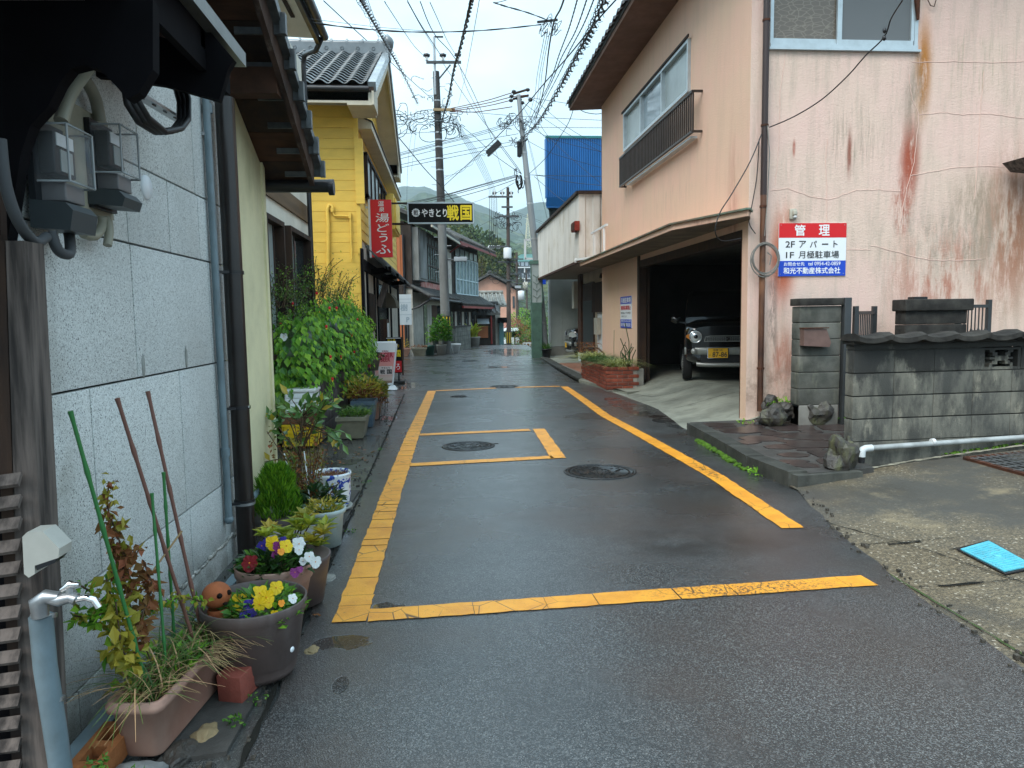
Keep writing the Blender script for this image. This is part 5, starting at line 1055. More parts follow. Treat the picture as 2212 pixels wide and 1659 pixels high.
# cream house
m_cream = mat('cream_wall', (0.76, 0.71, 0.46), .75, var=.2, vs_=2, dirt=((0.40, 0.40, .22), .6), dscale=2.5, bs=60, bd=.002)
chs = empty('cream_house', (-2.5, 5.2, 0), 'cream rendered house with a low tiled roof and wooden barge board on the left', 'house')
CY1 = 5.74
MB().box(-3.5, WX-.03, WY1+.17, CY1, .16, 3.4).build('wall', m_cream, chs); MB().box(-3.5, WX-.02, WY1, CY1+.02, -.05, .155).build('plinth', m_conc, chs)
MB().box(WX-.03, WX-.004, WY1+.22, WY1+.36, .2, 2.8).build('corner_trim', mat('white_plastic_trim', (.62, .68, .74), .35, dirt=((.35, .33, .25), .5), dscale=6), chs); MB().box(WX-.03, WX-.012, CY1-.055, CY1+.005, .16, 2.75).build('edge_trim', m_cream, chs)
MB().tube([onX(545, 1075, WX+.05), onX(608, 1012, WX+.05)], .02, 10).build('branch_pipe', m_pvc, chs); q = onX(582, 1035, WX+.05); MB().tube([q+V((0, -.03, -.012)), q+V((0, .03, .012))], .028, 10).build('pipe_joint', m_white, chs); MB().tube([onX(597, 1022, WX+.05), onX(597, 1012, WX+.05)], .016, 8).build('pipe_stub', m_pvc, chs)
# rake roof: slopes down away from the camera
RXc, sl = -0.99, .485; yT, zT = 5.72, 2.47      # barge board foot
def rk(y, dz=0): return zT+(yT-y)*sl+dz
y0r = 2.2
MB().poly([(RXc, yT, zT), (RXc, y0r, rk(y0r)), (RXc, y0r, rk(y0r)+.19), (RXc, yT, zT+.17)], (-.035, 0, 0)).build('barge_board', m_wood_old if False else mat('barge_wood', (.075, .045, .034), .8, var=.6, vs_=7, vcol=(.025, .018, .016), stretch=(3, .4, .4), bs=25, bd=.005, dirt=((.30, .27, .24), .35), dscale=9), chs)
for i in range(13):
    y = y0r+i*.29; MB().poly([(RXc-.035, y, rk(y)+.15), (RXc-.035, y+.283, rk(y+.283)+.15), (-3.6, y+.283, rk(y+.283)+.15), (-3.6, y, rk(y)+.15)], (0, 0, .02)).build('roof_board', m_wood_brown if i % 2 else m_wood_dark, chs)
MB().poly([(RXc+.02, yT+.1, rk(yT+.1)+.175), (RXc+.02, y0r, rk(y0r)+.175), (RXc+.02, y0r, rk(y0r)+.205), (RXc+.02, yT+.1, rk(yT+.1)+.205)], (-2.6, 0, 0)).build('roof_deck', m_wood_dark, chs)
for i in range(3): b = MB(); x = RXc-.45-.42*i; b.beam((x, yT+.1, rk(yT+.1)+.11), (x, y0r, rk(y0r)+.11), .06, .08, V((0, 0, 1))); b.build('rafter', m_wood_brown, chs)
for (yy_, dz) in ((yT-.9, .02), (yT-2.1, .04)): b = MB(); b.box(-1.75, RXc-.04, yy_-.06, yy_+.06, rk(yy_)-.06+dz, rk(yy_)+.1+dz); b.build('purlin', m_wood_brown, chs)
MB().box(RXc-.66, RXc-.5+.1, yT-.7, yT-.58, rk(yT-.6)-.12, rk(yT-.6)+.1).build('purlin_end', mat('pale_wood_end', (.25, .18, .12), .8, var=.3), chs)
vt = MB()       # verge tiles: stepped caps hanging over the barge board
m_verge = mat('verge_tile', (.12, .135, .14), .4, var=.5, vs_=12, vcol=(.05, .055, .06), rand=.3)
for i in range(15):
    y = yT+.08-i*.245; z = rk(y)+.205
    mb = MB(); mb.poly([(RXc+.05, y, z+.025), (RXc+.05, y-.26, z+.13), (RXc+.05, y-.26, z+.07), (RXc+.05, y-.02, z-.03), (RXc+.05, y-.02, z-.085), (RXc+.05, y, z-.085)], (-.28, 0, 0)); mb.box(RXc+.04, RXc+.075, y-.05, y+.0, z-.09, z+.03); mb.build('verge_tile', m_verge, chs)
g = MB(); gy, gz = yT+.18, rk(yT+.1)+.08; g.tube([(RXc+.09, gy, gz), (-2.6, gy, gz)], .05, 14); g.build('gutter', m_black, chs); MB().tube([(RXc+.12, gy, gz-.01), (RXc+.08, gy, gz-.01)], .062, 14).build('gutter_end', m_black, chs)
# white house behind it
m_wh = mat('ivory_wall', (0.78, 0.76, 0.66), .8, var=.15, vs_=2, dirt=((0.5, .47, .36), .4), bs=60, bd=.002)
wh = empty('ivory_house', (-3, 9, 0), 'two storey ivory house with dark window frames behind the flowering hedge', 'house'); HX = -2.1; HY1 = 11.45
MB().box(-6, HX, 6.4, HY1, -.05, 5.3).build('wall', m_wh, wh)
MB().poly([(HX+.42, 6.0, 5.2), (HX+.42, HY1-.0-1.25, 5.2), (HX-.05, HY1-1.25, 5.22), (HX-.05, 6.0, 5.22)], (0, 0, .05)).build('soffit', m_wh, wh)
E2y = HY1-1.2
# upper storey eave and gutter
MB().box(HX+.42, HX+.47, 5.2, E2y, 5.14, 5.34).build('fascia', m_black, wh); MB().tube([(HX+.53, 5.2, 5.26), (HX+.53, E2y+.05, 5.26)], .055, 10).build('gutter', m_black, wh); MB().box(-6, HX+.5, 5.2, E2y+.04, 5.35, 5.5).build('roof', m_tile_old, wh)
for k in range(2): MB().box(HX+.25, HX+.30, 8.9-.75*k, 9.5-.75*k, 5.185, 5.199).build('soffit_vent', m_wood_dark, wh)
q1 = onX(655, 125, HX+.1); MB().tube([(HX+.5, E2y-.05, 5.2), (HX+.4, E2y+.1, 5.1), (HX+.12, q1.y, q1.z+.05), (HX+.1, q1.y, q1.z-.1), (HX+.1, q1.y+.05, 0)], .035, 10).build('downpipe', m_black, wh)
MB().box(HX, HX+.03, 8.6, HY1-.02, 2.92, 3.16).build('belt_board', mat('brown_belt', (.17, .11, .06), .6, var=.4, vs_=3, stretch=(1, .3, 3)), wh)
def dwin(y0, y1, z0, z1, open_=0.5):
    f = MB(); X = HX
    for a, b, c, d in ((y0, y0+.06, z0, z1), (y1-.06, y1, z0, z1), (y0+.06, y1-.06, z1-.06, z1), (y0+.06, y1-.06, z0, z0+.06)): f.box(X, X+.13, a, b, c, d)
    w = f.build('window', m_wood_dark, wh); m = y0+(y1-y0)*open_
    MB().box(X+.01, X+.03, y0+.06, m, z0+.06, z1-.06).build('pane', m_glassf, w); MB().box(X+.01, X+.04, m, m+.05, z0+.06, z1-.06).build('mullion', m_wood_dark, w); MB().box(X+.01, X+.02, m+.05, y1-.06, z0+.06, z1-.06).build('pane', m_glassd, w)
dwin(8.3, 9.2, 1.0, 2.65, .75); dwin(9.55, 10.95, 1.3, 2.66, .42)
for i in range(9): MB().poly([(HX+.02, 11.0, 1.5+.1*i), (HX+.06, 11.0, 1.56+.1*i), (HX+.06, 11.4, 1.56+.1*i), (HX+.02, 11.4, 1.5+.1*i)], (0.012, 0, 0.0)).build('louvre_slat', m_wood_brown, wh)
# ================================================================== nearest dark eave, post, louvres and meters
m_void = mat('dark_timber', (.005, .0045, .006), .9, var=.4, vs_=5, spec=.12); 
ne = empty('near_eave', (-1.3, 2.2, 2.4), 'black shadowed timber eave with a metal edge hanging over the meters', 'eave')
ya, yb2 = .6, 3.42
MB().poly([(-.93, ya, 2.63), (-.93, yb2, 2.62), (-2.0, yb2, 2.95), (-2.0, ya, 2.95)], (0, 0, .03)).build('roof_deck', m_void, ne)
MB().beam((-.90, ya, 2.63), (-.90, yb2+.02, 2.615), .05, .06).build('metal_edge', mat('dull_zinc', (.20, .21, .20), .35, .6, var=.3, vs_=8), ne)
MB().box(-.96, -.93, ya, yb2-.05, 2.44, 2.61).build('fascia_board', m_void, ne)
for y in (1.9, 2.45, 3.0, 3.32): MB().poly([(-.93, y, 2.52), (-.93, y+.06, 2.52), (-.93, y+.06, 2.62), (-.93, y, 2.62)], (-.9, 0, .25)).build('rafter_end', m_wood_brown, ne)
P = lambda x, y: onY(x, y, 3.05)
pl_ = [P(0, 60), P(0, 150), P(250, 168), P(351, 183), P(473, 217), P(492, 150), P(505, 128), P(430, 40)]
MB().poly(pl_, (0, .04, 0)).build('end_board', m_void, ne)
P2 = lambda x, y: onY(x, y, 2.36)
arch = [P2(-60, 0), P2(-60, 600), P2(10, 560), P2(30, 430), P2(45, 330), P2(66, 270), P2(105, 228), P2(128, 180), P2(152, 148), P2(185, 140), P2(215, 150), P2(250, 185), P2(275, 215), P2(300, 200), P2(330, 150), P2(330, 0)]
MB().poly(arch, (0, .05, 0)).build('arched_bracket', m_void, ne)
MB().box(-2.0, -1.36, 1.2, 2.3, 1.9, 2.9).build('recess_shade_block', m_void, ne)  # solid near-black block, shade under the eave put into its colour
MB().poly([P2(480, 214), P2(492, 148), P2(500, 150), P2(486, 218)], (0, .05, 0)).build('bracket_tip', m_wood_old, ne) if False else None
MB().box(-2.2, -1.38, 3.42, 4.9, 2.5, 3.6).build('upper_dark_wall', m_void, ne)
# perforated rail and black cable loop
st_ = MB(); a, b = onX(255, 178, -1.15), onX(392, 262, -1.15); st_.beam(a, b, .012, .045, V((1, 0, 0))); sr = empty('steel_strut', a, 'short perforated steel rail carrying the looping black cable', 'bracket'); st_.build('rail', m_steel, sr)
for i in range(5): c = a.lerp(b, .12+.18*i); MB().cbox(c+V((.008, 0, 0)), (.006, .03, .02)).build('slot', m_black, sr)
cb = MB()
for k in range(3):
    o = V((.015*k, .01*k, .008*k)); cb.tube([onX(250, 150, -1.17)+o, onX(268, 185, -1.15)+o, onX(275, 225, -1.13)+o, onX(298, 262, -1.12)+o, onX(335, 285+3*k, -1.11)+o, onX(372, 283, -1.11)+o, onX(388, 262, -1.11)+o, onX(388, 220, -1.12)+o, onX(380, 190, -1.15)+o, onX(374, 150, -1.2)+o], .013, 8)
tag(cb.build('cable_loop', m_cable), 'thick black cable bundle drooping in a loop from the dark eave', 'cable')
# post and louvres
pw_ = empty('timber_post', (-1.25, 2.2, 0), 'weathered grey timber corner post at the left edge of the picture', 'post'); yP = 2.18
def pq(x, y): return onY(x, y, yP)
MB().poly([pq(48, 1660), pq(10, 520), pq(52, 520), pq(84, 1100), pq(112, 1660)], (0, .10, 0)).build('post', m_wood_old, pw_); MB().poly([pq(26, 1660), pq(-22, 520), pq(12, 520), pq(50, 1660)], (0, .06, 0)).build('frame_board', m_wood_dark, pw_)
lv = empty('louvred_shutter', (-1.2, 2.1, 0), 'grey louvred wooden shutter cut by the left edge', 'shutter')
for i in range(15):
    y = 1045+i*48; a, b = onY(-60, y+14, 2.14), onY(38, y+0, 2.14)
    MB().poly([a, b+V((0, 0, 0)), b+V((0, .02, .030)), a+V((0, .02, .030))], (0.0, .008, -.010)).build('slat', m_wood_old, lv)
MB().poly([onY(-100, 1700, 2.2), onY(40, 1700, 2.2), onY(20, 1000, 2.2), onY(-100, 1000, 2.2)], (0, .02, 0)).build('backing', m_void, lv)  # near-black sheet, its colour gives the slat gaps their shade
wb = empty('near_house_wall', (-1.7, 1.7, 0), 'dark timber wall of the near building above the louvres', 'wall'); MB().poly([onY(-120, 1000, 2.22), onY(22, 1000, 2.22), onY(-2, 400, 2.22), onY(-120, 400, 2.22)], (0, .03, 0)).build('board', m_wood_dark, wb)
# meters
m_mglass = mat('clear_polycarbonate', (.5, .53, .55), .08, alpha=.17, spec=.9); m_mbase = mat('grey_meter_base', (.045, .055, .06), .45, bs=150, bd=.0006); m_mdark = mat('meter_dark', (.010, .012, .015), .5)
def meter(name, x, y0, y1, zb, zt, label, lower):
    t = empty(name, (x, y0, zb), label, 'electric meter', 'electricity meters on the speckled wall')
    x0 = WX+.03; 
    MB().box(x0, x0+.02, y0-.015, y1+.015, zb-.13, zt+.02).build('back_plate', m_mdark, t)
    MB().cbox(((x0+x)/2+.0, (y0+y1)/2, (zb+zt)/2), (x-x0, y1-y0, zt-zb), bev=.008).build('clear_cover', m_mglass, t)
    e = MB()
    for z in (zb, zt): e.tube([(x0, y0, z), (x, y0, z), (x, y1, z), (x0, y1, z)], .004, 5)
    for y in (y0, y1): e.tube([(x, y, zb), (x, y, zt)], .004, 5)
    e.build('cover_edge', mat('polycarbonate_edge', (.30, .33, .34), .15), t)
    MB().cbox(((x0+x)/2-.015, (y0+y1)/2, (zb+zt)/2+.005), (x-x0-.07, (y1-y0)*.8, (zt-zb)*.75), bev=.006).build('meter_body', m_mdark, t)
    MB().box(x-.052, x-.047, y0+.03, y1-.03, zt-.06, zt-.02).build('label_strip', m_swhite, t); MB().box(x-.052, x-.047, y0+.05, y1-.04, zb+.04, zb+.11).build('dial', m_glassf, t)
    s = MB(); s.cbox(((x0+x)/2-.01, (y0+y1)/2, zb-.03), (x-x0-.03, (y1-y0)*.75, .06), bev=.005); s.build('terminal_neck', mat('dull_neck', (.16, .16, .165), .4), t)
    l0, l1 = lower; MB().poly([(x0, y0-.02, zb-.06), (x-.01, y0-.02, zb-.07), (x+.012, y0-.02, zb-.095), (x+.0, y0-.02, l0), (x0, y0-.02, l0+.01)], (0, y1-y0+.0, 0)).build('terminal_cover', m_mbase, t)
    return t
zq = lambda x, y: onX(x, y, -1.2).z
meter('electric_meter', -1.20, onX(147, 330, -1.2).y, onX(200, 330, -1.2).y, zq(150, 390), zq(150, 270), 'nearer of two clear-fronted electric meters over a grey terminal box', (zq(150, 497), 0))
meter('electric_meter', -1.20, onX(260, 300, -1.2).y, onX(297, 300, -1.2).y, zq(265, 372), zq(265, 272), 'farther of two clear-fronted electric meters over a grey terminal box', (zq(262, 445), 0))
MB().box(WX+.002, WX+.028, 2.62, 3.06, 1.86, 2.24).build('meter_board', mat('cream_board', (.36, .34, .26), .7, var=.3)) ; tag(bpy.data.objects['meter_board'], 'cream backing board between the two electric meters', 'board')
m_cond = mat('cream_conduit', (.27, .26, .20), .5)
def hose(pts, r, label, m, name='conduit'):
    pp = []
    P_ = [V(p) for p in pts]
    for i in range(len(P_)-1):
        p0, p1, p2, p3 = P_[max(i-1, 0)], P_[i], P_[i+1], P_[min(i+2, len(P_)-1)]
        for k in range(5):
            t = k/5; pp.append(0.5*((2*p1)+(-p0+p2)*t+(2*p0-5*p1+4*p2-p3)*t*t+(-p0+3*p1-3*p2+p3)*t**3))
    pp.append(P_[-1]); o = MB().tube(pp, r, 10).build(name, m); tag(o, label, 'conduit'); return o
hose([onX(132, 262, -1.22), onX(150, 205, -1.22), onX(185, 155, -1.24), onX(215, 120, -1.28)], .022, 'thick cream conduit rising from the nearer meter into the eave', m_cond)
hose([onX(216, 262, -1.30), onX(205, 210, -1.30), onX(178, 165, -1.30), onX(150, 145, -1.3)], .022, 'thick cream conduit rising from the farther meter and arching back', m_cond)
hose([onX(0, 300, -1.2), onX(12, 400, -1.2), onX(40, 480, -1.2), onX(75, 522, -1.22), onX(100, 512, -1.25)], .016, 'dark hose curving down the left edge below the nearer meter', m_cableg)
hose([onX(110, 500, -1.26), onX(125, 540, -1.25), onX(150, 548, -1.25), onX(150, 510, -1.27), onX(143, 495, -1.3)], .017, 'grey hose looping out under the nearer meter', m_cableg)
hose([onX(180, 505, -1.3), onX(205, 510, -1.3), onX(220, 490, -1.3), onX(222, 470, -1.3)], .017, 'cream conduit bending under the farther meter', m_cond)
hose([onX(232, 470, -1.29), onX(236, 500, -1.28), onX(232, 530, -1.28)], .016, 'short cream conduit stub hanging below the farther meter', m_cond)
# tap and standpipe
tp_ = empty('garden_tap', (-1.2, 2.3, .4), 'steel garden tap on a grey plastic standpipe by the wooden post', 'tap'); XT = -1.19
f = lambda x, y, X=XT: onX(x, y, X)
MB().tube([f(88, 1330), f(98, 1440), f(118, 1570), f(140, 1720)], .031, 16).build('standpipe', m_pvc, tp_)
for yy_ in (1335, 1515): q = f(94 if yy_ < 1400 else 112, yy_); MB().tube([q, q+V((0, .004, .012))], .034, 16).build('hose_clamp', m_steel, tp_)
f = lambda x, y, X=0: onY(x, y, 2.10)
MB().tube([f(88, 1332), f(84, 1300), f(100, 1288), f(128, 1290)], [.022, .026, .020, .016], 14).build('tap_elbow', m_steel, tp_)
MB().tube([f(100, 1292), f(128, 1296), f(152, 1290), f(165, 1294)], [.015, .019, .016, .018], 14).build('tap_body', m_steel, tp_)
MB().tube([f(165, 1294), f(185, 1290), f(203, 1296), f(214, 1312)], .0095, 12).build('spout', m_chrome, tp_); MB().tube([f(150, 1290), f(152, 1265)], [.012, .010], 10).build('stem', m_steel, tp_)
MB().tube([f(132, 1275), f(152, 1262), f(172, 1262)], [.006, .013, .007], 10).build('handle', m_chrome, tp_)
so = empty('outdoor_socket', f(90, 1200), 'white hooded weatherproof socket on the timber post', 'socket'); XS = XT
MB().poly([f(48, 1160), f(58, 1150), f(92, 1148), f(128, 1185), f(126, 1205), f(75, 1222), f(75, 1240), f(62, 1248), f(52, 1240)], (0, .07, 0)).build('hood', mat('aged_white_plastic', (.50, .49, .44), .4, var=.2), so)
MB().poly([f(76, 1222), f(126, 1206), f(118, 1216), f(80, 1232)], (0, .05, 0)).build('socket_face', m_mdark, so)
# ================================================================== potted plants along the left wall
m_terra = mat('faded_terracotta_plastic', (.30, .155, .115), .55, var=.5, vs_=5, vcol=(.36, .23, .18), dirt=((.14, .12, .10), .4), dscale=6); m_brownpot = mat('grey_brown_pot', (.105, .075, .068), .5, var=.35, vs_=5, dirt=((.20, .17, .16), .4), dscale=7)
m_clay = mat('orange_clay', (.38, .115, .045), .7, var=.3, vs_=12, bs=60, bd=.002); m_petals = {'yellow': mat('yellow_petal', (.85, .58, .005), .5, transl=.2), 'blue': mat('blue_petal', (.030, .015, .24), .5, transl=.15), 'white': mat('white_petal', (.80, .82, .84), .5, transl=.2),
    'purple': mat('purple_petal', (.22, .012, .16), .5, transl=.15), 'maroon': mat('maroon_petal', (.22, .004, .008), .5, transl=.1), 'orange': mat('orange_petal', (.80, .28, .01), .5)}
def rings(name, parent, c, prof, m, seg=40): return MB().lathe(prof, c, seg).build(name, m, parent)
def pansy(parent, c, face, size, kind, centre='orange'):
    """five rounded petals facing `face`"""
    n = V(face).normalized(); c = V(c)+(V((0, 0, CAM_H))-V(c)).normalized()*.05; size *= 1.12; r = n.cross(V((0, 0, 1))).normalized(); u = r.cross(n); mb = MB()
    for (a, l, w, dz) in ((90+38, .95, .62, 0), (90-38, .95, .62, 0), (180+8, .85, .55, .12), (-8, .85, .55, .12), (270, .95, .80, .16)):
        a = radians(a); d = r*cos(a)+u*sin(a); s = n.cross(d); vs = [V(c)+n*size*dz]
        for k in range(9):
            b = -1.25+2.5*k/8; rad = size*l*(.62+.38*cos(b*1.15)); off = size*w*sin(b)*.80
            vs.append(V(c)+d*rad*cos(b*.55)+s*off+n*size*(dz+.10*sin(k*2.3)+U_(-.03, .05)))
        mb.add(vs, [(0, k+1, k+2) for k in range(8)], True)
    o = mb.build('flower', m_petals[kind], parent)
    MB().ball(V(c)+n*size*.2, size*.10, (1, 1, 1), 1).build('flower_eye', m_petals[centre], o); return o
def greens(parent, c, R, h, n, m, size=.03, name='foliage', flat=.6, kind='stuff', up=.4):
    mb = MB()
    for i in range(n):
        a = U_(0, 2*pi); q = R*sqrt(U_(0, 1)); z = h*U_(.1, 1)*(1-.5*(q/R)**2); p = V((c[0]+cos(a)*q, c[1]+sin(a)*q, c[2]+z)); d = V((cos(a)*.7+U_(-.6, .6), sin(a)*.7+U_(-.6, .6), U_(-.1, up+.4)))
        leaf(mb, p, d, size*U_(.45, 1.0), size*U_(.9, 1.8), V((U_(-.5, .5), U_(-.5, .5), 1)))
    return mb.build(name, m, parent, kind)
view = V((.30, -.85, .45))
# pot 1
c = (-.815, 2.93, 0.02); p1 = empty('flower_pot', c, 'big grey-brown round plastic pot of yellow and blue pansies', 'plant pot')
rings('pot', p1, c, [(.0001, 0), (.150, 0), (.158, .02), (.160, .05), (.166, .055), (.195, .235), (.199, .24), (.199, .25), (.207, .258), (.210, .30), (.206, .305), (.200, .300), (.192, .25), (.188, .23), (.0001, .23)], m_brownpot, 48)
MB().lathe([(.0001, .225), (.188, .232)], c, 30).build('soil', m_soil, p1)
MB().lathe([(.0001, 0), (.010, 0), (.011, -.002)], (0, 0, 0), 14, Matrix.Translation(onY(632, 1403, 2.76)) @ Matrix.Rotation(radians(60), 4, 'Z') @ Matrix.Rotation(radians(90), 4, 'X')).build('sticker', m_swhite, p1)
greens(p1, (c[0]+.03, c[1]+.0, .245), .15, .10, 300, m_leaf, .034); greens(p1, (c[0]+.05, c[1], .25), .16, .08, 120, m_leafb, .028)
for (x, y, Y_, s, k) in ((561, 1282, 2.95, .034, 'yellow'), (597, 1270, 3.02, .030, 'yellow'), (577, 1290, 2.92, .032, 'yellow'), (561, 1305, 2.90, .030, 'yellow'), (517, 1300, 2.98, .036, 'yellow'), (543, 1312, 2.90, .036, 'blue'), (582, 1302, 2.9, .022, 'yellow'), (608, 1303, 2.88, .014, 'orange'), (632, 1293, 2.92, .02, 'white'), (593, 1328, 2.84, .018, 'yellow'), (524, 1330, 2.85, .014, 'blue')):
    pansy(p1, onY(x, y, Y_), view+V((U_(-.4, .4), 0, U_(-.3, .4))), s, k)
# clay figure in the pot
cf = empty('clay_figure', onY(480, 1330, 2.88), 'small orange clay figure with round head and hollow eyes in the pansy pot', 'figurine'); q = onY(468, 1290, 2.88)
hd = MB().ball(q+V((0, 0, .01)), .056, (1.0, 1.0, .92), 3).build('head', m_clay, cf)
m_hole = mat('hollow_dark', (.01, .006, .004), .9)
fd = V((.8, -.6, .12)).normalized(); rt = fd.cross(V((0, 0, 1))).normalized()
for s in (-1, 1): MB().ball(q+fd*.049+rt*s*.021+V((0, 0, .016)), .011, (1, 1, 1), 2).build('eye', m_hole, cf)
MB().ball(q+fd*.053+V((0, 0, -.022)), .010, (1, 1, .6), 2).build('mouth', m_hole, cf)
for s in (-1, 1): MB().ball(q+rt*s*.054+V((0, 0, 0)), .015, (1, 1, 1), 1).build('ear', m_clay, cf)
MB().lathe([(.036, -.045), (.040, -.06), (.034, -.075), (.045, -.10), (.05, -.14)], q, 20).build('body', m_clay, cf)
MB().tube([q+rt*.04+V((0, 0, -.07)), q+rt*.045+fd*.035+V((0, 0, -.085)), q+rt*.02+fd*.06+V((0, 0, -.08))], [.014, .013, .010], 8).build('arm', m_clay, cf); MB().tube([q-rt*.04+V((0, 0, -.07)), q-rt*.045+fd*.03+V((0, 0, -.09)), q-rt*.01+fd*.055+V((0, 0, -.10))], [.014, .013, .010], 8).build('arm', m_clay, cf)
# pot 2
c = (-.855, 3.45, 0.02); p2_ = empty('flower_pot', c, 'round terracotta-coloured pot of mixed dark red, purple, yellow and white pansies', 'plant pot')
rings('pot', p2_, c, [(.0001, 0), (.12, 0), (.165, .195), (.175, .205), (.172, .225), (.183, .235), (.186, .275), (.182, .282), (.174, .275), (.168, .25), (.0001, .24)], m_terra, 44)
greens(p2_, (c[0], c[1], .25), .165, .10, 380, m_leafd, .042); greens(p2_, (c[0], c[1], .26), .16, .09, 150, m_leaf, .036)
for (x, y, Y_, s, k) in ((540, 1217, 3.36, .040, 'maroon'), (547, 1205, 3.5, .02, 'maroon'), (566, 1180, 3.52, .028, 'blue'), (578, 1173, 3.55, .028, 'blue'), (566, 1190, 3.5, .02, 'blue'), (588, 1173, 3.5, .036, 'yellow'), (601, 1181, 3.45, .028, 'purple'), (592, 1198, 3.44, .018, 'purple'), (612, 1168, 3.56, .022, 'blue'), (618, 1180, 3.45, .034, 'yellow'), (607, 1192, 3.4, .018, 'orange'), (645, 1175, 3.5, .034, 'white'), (645, 1188, 3.45, .024, 'white'), (668, 1203, 3.38, .026, 'white'), (682, 1214, 3.34, .028, 'white'), (655, 1212, 3.38, .02, 'white'), (637, 1237, 3.32, .024, 'purple'), (648, 1230, 3.33, .016, 'purple')):
    pansy(p2_, onY(x, y, Y_), view+V((U_(-.4, .4), 0, U_(-.3, .4))), s, k)
c = (-.80, 3.66, .02); pb_ = empty('flower_pot', c, 'dark brown plastic pot tucked behind the mixed pansy pot', 'plant pot'); rings('pot', pb_, c, [(.0001, 0), (.13, 0), (.17, .22), (.175, .24), (.165, .24), (.0001, .2)], m_brownpot)
# yellowing leafy plant
def whorl(mb, c, n, l, w, tilt=.5):
    a0 = U_(0, 6)
    for i in range(n): a = a0+2.4*i; leaf(mb, c, V((cos(a), sin(a), tilt+.9*(i/n))), w*U_(.7, 1.1), l*U_(.7, 1.1), V((0, 0, 1)), .15, droop=.25)
c = (-.90, 4.12, .02); py_ = empty('leafy_plant', c, 'shrub with whorls of yellow-green leaves behind the mixed pansies', 'plant'); rings('pot', py_, c, [(.0001, 0), (.14, 0), (.16, .19), (.165, .22), (.155, .22), (.0001, .18)], m_conc)
mb = MB(); mb2 = MB(); st2 = MB()
for i, (x, y, Y_) in enumerate(((583, 1148, 3.9), (575, 1160, 3.75), (612, 1155, 3.85), (660, 1120, 3.95), (668, 1135, 3.85), (702, 1140, 3.9), (695, 1155, 3.8), (650, 1148, 4.0), (622, 1168, 3.8), (672, 1172, 3.75), (688, 1180, 3.75), (640, 1135, 4.05))):
    q = onY(x, y, Y_); whorl(mb if i % 3 else mb2, q, 11, .105, .042); st2.tube([(c[0]+U_(-.03, .03), c[1], .18), q], [.006, .003], 5)
mb.build('leaves', mat('leaf_lime', (.30, .36, .04), .45, island=.6, transl=.35), py_, 'stuff'); mb2.build('yellow_leaves', m_leafy, py_, 'stuff'); st2.build('stems', m_twig, py_)
# white rimmed pot
c = (-.82, 4.62, .01); pw2 = empty('flower_pot', c, 'pale fluted pot with a white rim behind the yellowing leaves', 'plant pot')
prof = [(.0001, 0), (.10, 0), (.122, .20), (.138, .215), (.141, .235), (.13, .24), (.122, .225), (.0001, .2)]
rings('pot', pw2, c, prof, mat('pale_green_pot', (.42, .50, .48), .45, var=.3, vs_=9)); MB().lathe([(.0001, .215), (.12, .212)], c, 24).build('soil', m_soil, pw2); greens(pw2, (c[0], c[1], .21), .11, .10, 180, m_leafy, .03); greens(pw2, (c[0], c[1], .21), .11, .06, 100, m_leaf, .02)
# conifer
c = (-1.19, 4.95, 0.0); cf_ = empty('dwarf_conifer', c, 'small bright green cone-shaped conifer against the cream wall', 'tree')
mb = MB()
for i in range(5200):
    t = U_(0, 1)**.8; z = .12+.33*t; R_ = .122*(1-t**2.2)**.5*(1-.18*t)+.01; a = U_(0, 2*pi); q = R_*(1.1-.45*U_(0, 1)**2)*(1+.35*mnoise.noise(V((cos(a)*3, sin(a)*3, z*12))))
    p = V((c[0]+cos(a)*q, c[1]+sin(a)*q, z)); d = V((cos(a)*.45, sin(a)*.45, 1.0)); 
    leaf(mb, p, d+V((U_(-.35, .35), U_(-.35, .35), 0)), .009, U_(.035, .07), None, .1)
mb.build('foliage', mat('conifer_green', (.13, .33, .02), .5, island=.8, transl=.25), cf_, 'stuff'); MB().tube([c, (c[0], c[1], .3)], .015, 6).build('trunk', m_twig, cf_); MB().lathe([(.0001, 0), (.09, 0), (.11, .12), (.10, .12), (.0001, .1)], c, 16).build('pot', m_brownpot, cf_)
# camellia-like sapling
c = V((-1.06, 5.35, 0)); cm = empty('camellia_sapling', c, 'spindly glossy-leaved sapling spreading in front of the yellow crate', 'tree'); tr = MB(); tw = MB(); lf = MB(); ly = MB()
fk = onY(645, 1050, 5.35); top = onY(648, 990, 5.4)
tr.tube([c, c+V((-.01, 0, .22)), fk], [.022, .018, .014], 8); tr.tube([c+V((-.06, 0, 0)), c+V((-.08, .02, .25)), fk+V((-.04, 0, -.02)), fk+V((-.05, 0, .16))], [.014, .012, .009, .005], 7); tr.tube([fk, top, onY(650, 925, 5.4), onY(662, 885, 5.5)], [.014, .011, .009, .006], 7)
ends = [(665, 880), (612, 872), (585, 893), (603, 915), (572, 890), (620, 850), (640, 880), (700, 855), (718, 870), (735, 860), (690, 885), (672, 860), (650, 868), (712, 850), (655, 900), (630, 900), (735, 948), (742, 960), (728, 955), (565, 1010), (560, 1000), (615, 945), (600, 935), (680, 915), (645, 960), (633, 995), (620, 1000), (660, 945), (598, 868), (690, 870), (700, 880), (668, 895), (745, 935)]
